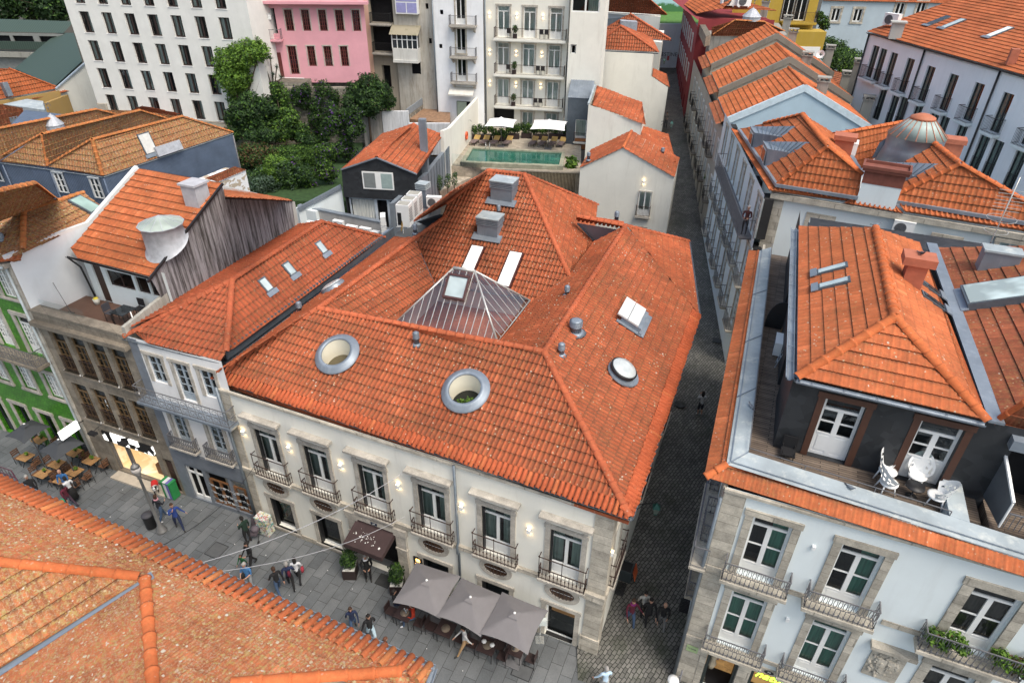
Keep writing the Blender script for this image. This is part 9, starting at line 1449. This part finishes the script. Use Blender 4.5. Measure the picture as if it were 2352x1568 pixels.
lq=at(q(2500,100,.3189,492,460),9.5);lantern(lq,lq+V3((-.7,0,.3)),'black-green lantern near the far end of the alley')
# bicycle at the corner
bc=at(p(8,2285,1400),0);t=thing('bicycle',bc,'red and white bicycle leaning on the granite corner of the alley','bicycle',rz=R(66));
for x in(-.52,.52):b=MB();b.tube([(x+.33*math.cos(a),0,.34+.33*math.sin(a))for a in np.linspace(0,2*math.pi,21)],.018,5,cap=False);[b.tube([(x,0,.34),(x+.32*math.cos(a),0,.34+.32*math.sin(a))],.004,3)for a in np.linspace(0,2*math.pi,11)];b.build('wheel',BLACK,t)
b=MB();[b.tube(x,.018,5)for x in([(-.52,0,.34),(-.12,0,.3),(-.22,0,.85)],[(-.12,0,.3),(.38,0,.72),(-.2,0,.78)],[(.52,0,.34),(.36,0,.95)])];b.build('frame',flat('red_frame',(.4,.03,.03),.4),t);b=MB();b.tube([(.36,-.25,.97),(.36,.25,.97)],.015,5);b.build('handlebar',IRON_G,t);b=MB();b.box(-.34,-.1,-.06,.06,.86,.92);b.build('saddle',BLACK,t)
gl_=at(p(8,2255,1545),.0);t=thing('post_lamp',at(p(8,2290,1640),0),'small white lamp head at the bottom edge beside the corner house','street lamp');b=MB();c=at(p(8,2260,1545),2.6);c2=at(p(8,2320,1485),2.9);b.tube([V3(c2,0),c2],.035,6);b.tube([V3(c2,2.6),c],.03,5);b.build('post',IRON_G,t);b=MB();b.lathe(c-V3((0,0,.08)),[(.05,0),(.2,.04),(.2,.1),(.05,.16)],14);b.build('head',WHITEP,t)
# covers, grates, litter, cables
GR_=flat('cast_iron_cover',(.045,.048,.05),.6,.2,.25)
for tt,a,w_,d_,lb in((7,(1455,675),.8,.8,'square paved inspection cover in the middle of the street'),(8,(1245,1490),.8,.6,'square inspection cover below the right parasol'),(8,(1828,1385),.75,.6,'square iron cover at the foot of the alley'),(8,(2210,1500),.7,.7,'dark iron cover beside the right-hand corner house'),(8,(318,880),.7,.6,'small square cover in front of the hotel doorway'),(6,(290,780),.6,.55,'rusty square cover by the white wall up the alley')):
 c=at(p(tt,*a),0)if tt!=6 else atg(p(6,*a));z_=.012 if tt!=6 else c[2]+.05;t=thing('inspection_cover',V3(c,z_),lb,'manhole cover','square covers in the paving');b=MB();obox(b,c,w_/2,d_/2,z_-.01,z_,0,MF.t,MS.t);b.build('plate',flat('stone_cover',(.085,.09,.095))if tt==7 or a[0]==1245 else GR_,t);b=MB();e=.03;[b.add([c+MF.t*x0+MS.t*y0+V3((0,0,z_+.002-c[2])),c+MF.t*x1+MS.t*y0+V3((0,0,z_+.002-c[2])),c+MF.t*x1+MS.t*y1+V3((0,0,z_+.002-c[2])),c+MF.t*x0+MS.t*y1+V3((0,0,z_+.002-c[2]))],[(0,1,2,3)])for x0,x1,y0,y1 in((-w_/2,w_/2,-d_/2,-d_/2+e),(-w_/2,w_/2,d_/2-e,d_/2),(-w_/2,-w_/2+e,-d_/2+e,d_/2-e),(w_/2-e,w_/2,-d_/2+e,d_/2-e))];b.build('rim',BLACK,t)
for a,lb in(((1905,935),'iron drain grate beside the hotel wall in the alley'),((2335,1050),'iron drain grate beside the right-hand corner house')):c=atg(p(8,*a));t=thing('drain_grate',c,lb,'drain','alley drain grates');b=MB();[obox(b,c+MS.t*(k-4)*.08,.2,.025,c[2]+.02,c[2]+.045,0,MF.t,MS.t)for k in range(9)];b.build('bars',IRON,t)
for a in((445,560),):c=atg(q(2400,1400,600/1568,835,570));t=thing('manhole_cover',c,'round iron manhole cover in the cobbled alley','manhole cover');b=MB();b.lathe(c+V3((0,0,.0)),[(.34,.03),(.34,.05),(.28,.05),(.28,.045),(.001,.045)],20);b.build('plate',GR_,t)
b=MB();random.seed(21)
for k in range(60):
 c=MF.pt(random.uniform(-26,-3),.004,random.uniform(.6,7));r_=random.uniform(.012,.03);b.add([c+V3((r_*math.cos(a),r_*math.sin(a),.006))for a in np.linspace(0,6.28,6)[:-1]],[tuple(range(5))])
tag(b.build('paving_litter',LITT),kind='stuff')
for k,(A_,B_,lb)in enumerate(((MF.hit(p(8,478,130)),FA+(FB-FA)*.52,'thin overhead cable from the hotel wall to the foreground roof, upper'),(MF.hit(p(8,500,390))+MF.out*.5,FA+(FB-FA)*.56,'thin overhead cable from the fourth hotel balcony to the foreground roof'),(MF.hit(p(7,1710,110)),FA+(FB-FA)*.43,'dark overhead cable from the first hotel balcony to the foreground roof'))):
 b=MB();b.tube([A_*(1-t)+B_*t-V3((0,0,.5*4*t*(1-t)))for t in np.linspace(0,1,9)],.011,4);t=thing('overhead_cable',A_,lb,'cable','overhead cables');b.build('wire',flat('pale_wire',(.4,.4,.42))if k<2 else BLACK,t)
ft=at(p(7,60,180),1.0);t=thing('metal_barrier',ft,'purple-brown metal barrier frame at the left edge of the street','barrier');b=MB();pb=[at(p(7,*k),1.1)for k in((-150,60),(75,140),(150,260))];[b.tube([V3(x,zz)for x in pb],.03,5)for zz in(1.1,.6,.1)];[b.tube([x,V3(x,0)],.03,5)for x in pb];[b.tube([V3(pb[0]*(1-k/9)+pb[1]*k/9,1.1),V3(pb[0]*(1-k/9)+pb[1]*k/9,.1)],.012,4)for k in range(10)];b.build('frame',flat('purple_brown_paint',(.10,.03,.05),.5),t)
# ------------------------------------------------------------------ people
SKN=flat('skin',(.42,.24,.17),.6,var=.05);CL={}
def cloth(c):return flat('cloth_%02d%02d%02d'%tuple(int(x*99)for x in c),c,.9,var=.12)
def person(P_,face,top,bot,hair,label,h=1.75,pose='walk',shoes=(.03,.03,.03),sleeve=True,arms=None,hairlen=.0,skirt=False,bag=None,shorts=False,ph=1,stout=1.0,bald=False,scarf=None):
 t=thing('person',P_,label,'person',None,rz=face or 1e-6);k=h/1.75;sw=.24*ph if pose=='walk' else .03*ph
 J={'pel':(0,0,.95,.135*stout),'wst':(0,0,1.08,.13*stout),'chs':(0,.01,1.3,.15*stout),'nkb':(0,0,1.45,.07),'nk':(0,.015,1.53,.052),'hd':(0,.02,1.6,.05)};E=[('pel','wst'),('wst','chs'),('chs','nkb'),('nkb','nk'),('nk','hd')]
 arms=arms or('swing','swing')
 for s,sn in((-1,'l'),(1,'r')):
  m_=arms[0 if s<0 else 1];f=-sw*s
  if pose=='sit':kn,an,to=(s*.11,.42,.52),(s*.12,.44,.1),(s*.12,.6,.04);
  else:kn,an,to=(s*.1,f*.55+.03,.5),(s*.1,f*1.25-.03,.09+max(0,-f)*.2),(s*.115,f*1.25+.15,.035+max(0,-f)*.05)
  J.update({'hp'+sn:(s*.09,0,.9,.105*stout),'kn'+sn:(*kn,.065),'an'+sn:(*an,.042),'to'+sn:(*to,.036),'sh'+sn:(s*.17,0,1.41,.07),'sh2'+sn:(s*.2,0,1.36,.062)})
  if m_=='swing':el,wr,hn=(s*.25,f*-.3,1.12),(s*.25,f*-.9+.05,.9),(s*.245,f*-1.1+.07,.82)
  elif m_=='up':el,wr,hn=(s*.24,.12,1.22),(s*.1,.24,1.42),(s*.06,.22,1.5)
  elif m_=='fwd':el,wr,hn=(s*.24,.06,1.14),(s*.14,.27,1.12),(s*.1,.34,1.13)
  else:el,wr,hn=(s*.3,.05,1.15),(s*.42,.12,1.0),(s*.46,.16,.95)
  J.update({'el'+sn:(*el,.045),'wr'+sn:(*wr,.03),'hn'+sn:(*hn,.028)});E+=[('pel','hp'+sn),('hp'+sn,'kn'+sn),('kn'+sn,'an'+sn),('an'+sn,'to'+sn),('chs','sh'+sn),('sh'+sn,'sh2'+sn),('sh2'+sn,'el'+sn),('el'+sn,'wr'+sn),('wr'+sn,'hn'+sn)]
  d=np.array(hn)-np.array(wr);d/=np.linalg.norm(d);sd=np.cross(d,[1,0,0])if abs(d[0])<.8 else np.array([0,1.,0]);sd=sd/np.linalg.norm(sd)
  for i,(o_,L_)in enumerate(((-.028,.06),(-.01,.075),(.01,.072),(.027,.058),(.045,.035))):
   a=np.array(hn)+sd*o_+d*(.02 if i<4 else-.02);e=a+d*L_*(1 if i<4 else .5)+(sd*.03 if i==4 else np.array([-s*.012,0,0]));J['f%d%s'%(i,sn)]=(*a,.011);J['g%d%s'%(i,sn)]=(*e,.008);E+=[('hn'+sn,'f%d%s'%(i,sn)),('f%d%s'%(i,sn),'g%d%s'%(i,sn))]
 if pose=='sit':
  for n_ in list(J):
   if n_[:2]not in('kn','an','to'):x=J[n_];J[n_]=(x[0],x[1],x[2]-.42,x[3])
 names=list(J);me=bpy.data.meshes.new('body');me.from_pydata([J[n_][:3]for n_ in names],[(names.index(a),names.index(c))for a,c in E],[]);o=bpy.data.objects.new('tmp',me);COL.objects.link(o);md=o.modifiers.new('s','SKIN');md.branch_smoothing=.4;md.use_smooth_shade=True
 for i,n_ in enumerate(names):me.skin_vertices[0].data[i].radius=(J[n_][3],J[n_][3]*(.72 if n_ in('chs','wst','pel')else 1))
 me.skin_vertices[0].data[0].use_root=True;sb=o.modifiers.new('d','SUBSURF');sb.levels=1;dg=bpy.context.evaluated_depsgraph_get();m2=bpy.data.meshes.new_from_object(o.evaluated_get(dg));bpy.data.objects.remove(o)
 V_=np.array([v.co[:]for v in m2.vertices]);F_=[tuple(f.vertices)for f in m2.polygons];cen=np.array([V_[list(f)].mean(0)for f in F_])if F_ else np.zeros((0,3));best=np.full(len(F_),1e9);mat=np.zeros(len(F_),int)
 for a,c in E:
  A_,B_=np.array(J[a][:3]),np.array(J[c][:3]);u=np.clip(((cen-A_)@(B_-A_))/((B_-A_)@(B_-A_)),0,1);d=np.linalg.norm(cen-A_-u[:,None]*(B_-A_),axis=1)-(J[a][3]+J[c][3])*.5;g=d<best;best[g]=d[g]
  mi=0 if a in('wst','chs')or a[:2]=='sh' else 2 if a in('nk','nkb')or a[0]in 'fg' or a[:2]in('hn','wr')or a=='hd' else(0 if sleeve else 2)if a[:2]=='el' else 3 if a[:2]=='an' else 1
  if shorts and a[:2]=='kn':mi=2
  mat[g]=mi
  if a=='pel' and c=='wst':mat[g]=0
 b=MB();b.v=(V_*k).tolist();b.f=F_;b.m=mat.tolist();b.sm=[True]*len(F_);zo=-.42 if pose=='sit' else 0;hc=np.array([0,.03,1.67+zo])
 n1,n2=12,9;vs=[]
 for i in range(n1+1):
  a=math.pi*i/n1
  for j in range(n2*2):
   c=math.pi*j/n2;x,y,z=math.sin(a)*math.cos(c),math.sin(a)*math.sin(c),math.cos(a);w_=.078*(1-.22*max(0,-z));pt=np.array([x*w_,y*.098*(1-.1*max(0,-z)),z*.125])
   if y>.85 and-.3<z<.15:pt[1]+=.022*max(0,1-abs(x)*3)
   vs.append((hc+pt)*k)
 N=n2*2;fs=[(i*N+j,(i+1)*N+j,(i+1)*N+(j+1)%N,i*N+(j+1)%N)for i in range(n1)for j in range(N)];b.add(vs,fs,2,True)
 for s in(-1,1):b.lathe((hc+np.array([s*.03,.092,.01]))*k,[(.001,-.01),(.011,0),(.001,.01)],6,3);b.lathe((hc+np.array([s*.08,0,-.01]))*k,[(.001,-.03),(.016,0),(.001,.03)],6,2,sy=1.6)
 b.lathe((hc+np.array([0,.085,-.058]))*k,[(.001,-.006),(.02,0),(.001,.006)],6,4)
 b.build('body',[cloth(top),cloth(bot),SKN,cloth(shoes),flat('lips',(.3,.1,.08))],t)
 hb_=MB();vs=[];
 for i in range(8):
  a=math.pi*.62*i/7
  for j in range(N):
   c=math.pi*j/n2;x,y,z=math.sin(a)*math.cos(c),math.sin(a)*math.sin(c),math.cos(a);zz=z
   if y>.3 and z<.45:zz=.45+.0*z;
   ext=hairlen*max(0,(i-5)/2)if y<.25 else 0;vs.append((hc+np.array([x*.09,y*.108-.01,zz*.138+.004-ext]))*k)
 if not bald:hb_.add(vs,[(i*N+j,(i+1)*N+j,(i+1)*N+(j+1)%N,i*N+(j+1)%N)for i in range(7)for j in range(N)],0,True);hb_.build('hair',cloth(hair),t)
 if skirt:b=MB();b.lathe((0,0,0),[(.14*k,1.05*k),(.19*k,.8*k),(.24*k,skirt*k)],14,sy=.85);b.build('skirt',cloth(bot),t)
 if bag:b=MB();b.lathe(np.array(bag[:3])*k,[(.02,-.16),(.12,-.12),(.13,.08),(.06,.15)],8,sx=.6);b.build('bag',cloth(bag[3]),t)
 if scarf:b=MB();b.tube([(.09*math.cos(a)*k,(.08*math.sin(a)+.01)*k,1.49*k)for a in np.linspace(0,6.28,10)],.04,6);b.build('scarf',cloth(scarf),t)
 return t
BK,NV,JN,WH,GRY=(.012,.012,.014),(.015,.025,.07),(.05,.09,.17),(.6,.62,.66),(.2,.2,.2);HB,HD,HG=(.05,.025,.015),(.012,.01,.01),(.32,.31,.30)
def at7(x,y):return at(p(7,x,y),0.01)
def at8(x,y):return at(p(8,x,y),0.01)
person(at7(262,338),R(-150),BK,(.02,.02,.03),HG,'grey-haired person in black coat walking near the wooden cafe tables',ph=-1,stout=1.15)
person(at7(478,300),R(190),(.03,.12,.3),JN,HG,'bald person in a blue shirt standing behind the cafe tables',pose='stand',bald=True,arms=('fwd','fwd'));person(at7(512,345),R(60),WH,BK,HD,'person in white top and long black skirt with a dark shoulder bag',pose='stand',h=1.68,skirt=.25,bag=(.28,-.08,1.1,BK),arms=('fwd','swing'),hairlen=.04)
person(at7(488,388),R(80),(.09,.01,.025),(.05,.03,.05),HD,'person in maroon top with a bright green bag by the street',pose='walk',h=1.6,bag=(-.28,.05,.8,(.01,.35,.18)),hairlen=.08);person(at7(1102,468),R(-20),(.02,.022,.03),JN,HB,'person in dark jacket over pink top and light jeans beside the street lamp',h=1.68,shoes=WH,hairlen=.06,scarf=(.5,.25,.3),arms=('swing','fwd'))
person(at7(1213,530),R(-140),(.02,.05,.22),NV,HB,'person in bright blue jacket with one hand at the chin',ph=1,arms=('out','up'));person(at7(1675,622),R(60),(.01,.03,.02),(.012,.015,.02),HD,'person in dark green jumper standing beside the black pushchair',pose='stand',arms=('fwd','swing'),shoes=(.15,.06,.03),stout=1.1)
person(at7(1705,785),R(150),BK,BK,HD,'person in black with white shirt hem leading a child in green',h=1.68,ph=1,scarf=None,hairlen=.05,arms=('fwd','swing'));person(at7(1648,812),R(160),(.01,.09,.03),(.02,.02,.02),HB,'small child in a green hooded coat beside the person in black',h=1.1,pose='walk')
person(at7(1693,930),R(170),(.05,.16,.36),(.3,.32,.34),HG,'person in blue short-sleeved shirt with a black shoulder strap',sleeve=False,pose='stand',arms=('fwd','fwd'),stout=1.15,bag=(.1,.15,1.05,BK));person(at7(1885,965),R(40),BK,JN,HB,'person in black coat and blue jeans striding down the street',ph=-1.1)
person(at7(1965,930),R(20),NV,BK,HG,'grey-haired person in navy with a wine red backpack',ph=1,shoes=WH,bag=(.05,-.2,1.25,(.09,.005,.02)));person(at7(2013,886),R(10),WH,BK,HD,'person in white top with striped bag and long black hair',h=1.6,ph=1,hairlen=.18,bag=(.26,.05,.85,(.3,.03,.05)))
person(at8(215,876),R(195),BK,BK,HG,'doorkeeper in black suit and tie standing under the brown awning',pose='stand',arms=('fwd','fwd'),scarf=WH);person(at8(118,1215),R(200),NV,JN,HB,'person in navy hoodie and denim shorts walking close to the foreground roof',h=1.6,shorts=True,hairlen=.15,ph=-1)
person(at8(238,1278),R(210),BK,(.45,.6,.7),HD,'person in black top and pale blue shorts with a backpack',shorts=True,ph=1.2,bag=(0,-.18,1.25,(.1,.1,.1)),arms=('swing','out'));person(at8(862,1360),R(110),(.55,.55,.55),(.36,.23,.12),HD,'waiter in white shirt, black waistcoat and tan trousers half hidden by the middle parasol',ph=1.2)
person(at8(395,1075),R(-70),BK,NV,HD,'seated person in dark jacket at the left end under the grey parasol',pose='sit',arms=('fwd','fwd'));person(at8(520,1165),R(100),(.35,.03,.01),JN,HB,'seated person in red checked shirt under the left grey parasol',pose='sit',shoes=WH,arms=('fwd','fwd'))
person(at8(1965,1175),R(185),(.09,.01,.03),JN,HB,'person in wine red jacket and blue jeans, leftmost of four in the alley',ph=1,hairlen=.05,scarf=(.2,.02,.15),arms=('out','swing'));person(at8(2048,1112),R(180),(.4,.4,.38),BK,HD,'person in pale top carrying a patterned bag, second of four in the alley',h=1.62,hairlen=.08,ph=-1)
person(at8(2080,1170),R(178),BK,BK,HD,'person all in black, third of four in the alley',ph=-1);person(at8(2172,1200),R(172),BK,(.16,.16,.16),HG,'balding person in black jumper and grey trousers, rightmost of four in the alley',ph=1,bald=True,arms=('fwd','swing'))
person(at8(1790,1625),R(10),(.45,.6,.75),(.4,.4,.4),HG,'person in pale blue shirt at the bottom edge of the street',h=1.65,arms=('out','swing'),pose='walk');person(at8(345,1420),R(-60),(.02,.02,.02),NV,(.12,.05,.03),'brown-haired person almost hidden behind the foreground roof gutter',h=1.6,hairlen=.12)
mp=atg(p(6,168,1275));person(mp,R(10),(.5,.5,.52),(.02,.03,.025),HD,'person in pale jacket and dark shorts taking a picture in the cobbled alley',h=1.68,pose='stand',arms=('up','up'),shorts=True,shoes=WH,hairlen=.2);fp_=atg(q(2500,100,.3189,505,1290));person(fp_,R(175),(.15,.14,.13),(.03,.03,.035),HD,'distant person in grey jacket standing at the white wall far up the alley',pose='stand',arms=('fwd','swing'))
bm_=AAs.pt(-.9,9.92,.45);person(bm_,R(150),(.07,.02,.02),BK,HG,'person in dark red jumper leaning on the long iron balcony of the dormer house',pose='stand',arms=('fwd','fwd'))
# pushchair beside the standing person, cow figure in the shop doorway
pc=at7(1722,590);t=thing('pushchair',pc,'black pushchair with patterned bag beside the white graffiti cabinet','pushchair');b=MB();b.add([pc+V3(x)for x in((-.2,-.25,.4),(.2,-.25,.4),(.2,.25,.5),(-.2,.25,.5),(-.2,.4,.95),(.2,.4,.95))],[(0,1,2,3),(3,2,5,4),(3,2,1,0),(4,5,2,3)]);b.lathe(pc+V3((0,.1,.45)),[(.02,-.1),(.2,0),(.18,.15),(.02,.2)],10);b.build('seat',flat('pushchair_cloth',(.12,.10,.12),.9),t);b=MB();[b.tube([pc+V3(x)for x in y],.015,5)for y in(((-.22,-.35,.08),(-.22,.3,.6),(-.22,.5,1.0),(.22,.5,1.0),(.22,.3,.6),(.22,-.35,.08)),((-.22,.35,.08),(-.22,-.2,.5)),((.22,.35,.08),(.22,-.2,.5)))];b.build('frame',BLACK,t)
for x in(-.24,.24):
 for y in(-.35,.35):b=MB();c=pc+V3((x,y,.09));b.tube([c-V3((.015,0,0)),c+V3((.015,0,0))],.09,12);b.build('wheel',BLACK,t)
cw=NF.pt(4.35,.13,.45);t=thing('cow_figure',cw,'life-size model calf in white with black patches and red coat in the shop doorway','figure',rz=R(-60));b=MB();pr=[(-.42,.1,.5),(-.38,.2,.62),(-.1,.21,.62),(.2,.2,.64),(.36,.13,.75),(.5,.12,.88),(.66,.07,.82),(.72,.05,.79)];n=10;vs=[(x,r_*math.cos(a),z+r_*math.sin(a))for x,r_,z in pr for a in np.linspace(0,2*math.pi,n,endpoint=False)];b.add(vs,[(i*n+j,i*n+(j+1)%n,(i+1)*n+(j+1)%n,(i+1)*n+j)for i in range(len(pr)-1)for j in range(n)]+[tuple(range(n))[::-1],tuple((len(pr)-1)*n+j for j in range(n))],0,True)
[b.tube([(x,y,.6),(x-.02,y,.3),(x,y,0)],[.07,.045,.035],6)for x,y in((-.32,.12),(-.32,-.12),(.24,.12),(.24,-.12))];b.tube([(-.42,0,.62),(-.5,0,.3)],.02,5);b.build('body',m_graff('calf_patches',[(.65,.65,.63),(.62,.62,.6),(.012,.012,.012)],4),t);b=MB();b.lathe((0,0,0),[(.001,0)],3)if False else b.add([(x,r_*1.08*math.cos(a),z+r_*1.08*math.sin(a))for x,r_,z in pr[1:4]for a in np.linspace(0,math.pi,7)],[(i*7+j,i*7+j+1,(i+1)*7+j+1,(i+1)*7+j)for i in range(2)for j in range(6)],0,True);b.build('red_coat',cloth((.5,.02,.02)),t);b=MB();[b.tube([(.52,s*.08,.95),(.5,s*.2,.98)],[.035,.01],5)for s in(-1,1)];b.build('ears',BLACK,t);t.scale=(.75,.75,.75)
# roof terrace furniture of the granite house
tg_=nl(4.1,1.4,9.31);tt_=thing('glass_table',tg_,'black square table with glass top on the small roof terrace','table');b=MB();obox(b,tg_,.4,.4,9.98,10.02,0,NF.t,vN);b.build('table_top',DPANE,tt_)
for x,y in((.35,.35),(.35,-.35),(-.35,.35),(-.35,-.35)):b=MB();c=tg_+NF.t*x+vN*y;b.tube([c,c+V3((0,0,.68))],.02,4);b.build('leg',IRON,tt_)
cafe_chair(nl(3.3,1.35,9.31),R(70),'dark metal chair left of the terrace table','chairs on the small roof terrace',flat('pigeon_dark',(.05,.05,.06)));cafe_chair(nl(4.2,2.1,9.31),R(-20),'black chair behind the terrace table, against the attic wall','chairs on the small roof terrace')
bk_=nl(1.3,2.2,9.31);t=thing('bucket',bk_,'pale bucket with yellow cloth on the small roof terrace','bucket');b=MB();b.lathe(bk_,[(.12,0),(.16,.3)],12);b.build('pail',flat('pale_plastic',(.5,.5,.45)),t);b=MB();b.lathe(bk_+V3((0,0,.28)),[(.13,0),(.1,.07),(.001,.09)],8);b.build('cloth',flat('yellow_cloth',(.6,.5,.05)),t)
ub=nl(4.85,1.2,9.31);t=thing('weighted_stand',ub,'round white parasol stand on the small roof terrace','parasol stand');b=MB();b.lathe(ub,[(.25,0),(.24,.06),(.03,.08),(.025,.9)],16);b.build('base',WHITEP,t);mo=nl(.9,1.1,9.31);t=thing('broom',mo,'broom leaning on the clean white party wall','broom');b=MB();b.tube([mo,nl(.15,1.3,10.7)],.014,5);b.build('handle',IRON_G,t);b=MB();obox(b,mo,.18,.04,9.31,9.37);b.build('head',BLACK,t)
# ------------------------------------------------------------------ camera, light, render settings
cam=bpy.data.cameras.new('camera');co_=bpy.data.objects.new('camera',cam);COL.objects.link(co_)
rot=Matrix([list(CM[0]),list(-CM[1]),list(-CM[2])]).transposed()
co_.matrix_world=Matrix.Translation(Vector((0,0,CZ)))@rot.to_4x4()
cam.sensor_width=36;cam.lens=36*FPX/2352;cam.clip_end=2000;cam.clip_start=.1;sc.camera=co_
w=bpy.data.worlds.new('World');sc.world=w;w.use_nodes=True;nt=w.node_tree;bg=nt.nodes['Background']
sky=nt.nodes.new('ShaderNodeTexSky');sky.sky_type='NISHITA';sky.sun_disc=False;SE,SR=R(60),R(140)
sky.sun_elevation=SE;sky.sun_rotation=SR;sky.air_density=1.0;sky.dust_density=4.0;sky.ozone_density=1.0
tn=nt.nodes.new('ShaderNodeMix');tn.data_type='RGBA';tn.blend_type='MULTIPLY';tn.inputs[0].default_value=1;tn.inputs[7].default_value=(1,.99,.9,1);nt.links.new(sky.outputs[0],tn.inputs[6]);nt.links.new(tn.outputs[2],bg.inputs[0]);bg.inputs[1].default_value=.13
L=bpy.data.lights.new('sun','SUN');L.energy=1.0;L.angle=R(25);L.color=(1,.95,.88);lo=bpy.data.objects.new('sun',L);COL.objects.link(lo)
dv=Vector((math.sin(SR)*math.cos(SE),math.cos(SR)*math.cos(SE),math.sin(SE))) # towards the sun
lo.rotation_euler=dv.to_track_quat('Z','Y').to_euler()
sc.view_settings.view_transform='Standard';sc.view_settings.look='None';sc.view_settings.exposure=1.0;sc.view_settings.gamma=1
sc.render.engine='CYCLES';sc.cycles.max_bounces=6;sc.cycles.transparent_max_bounces=12
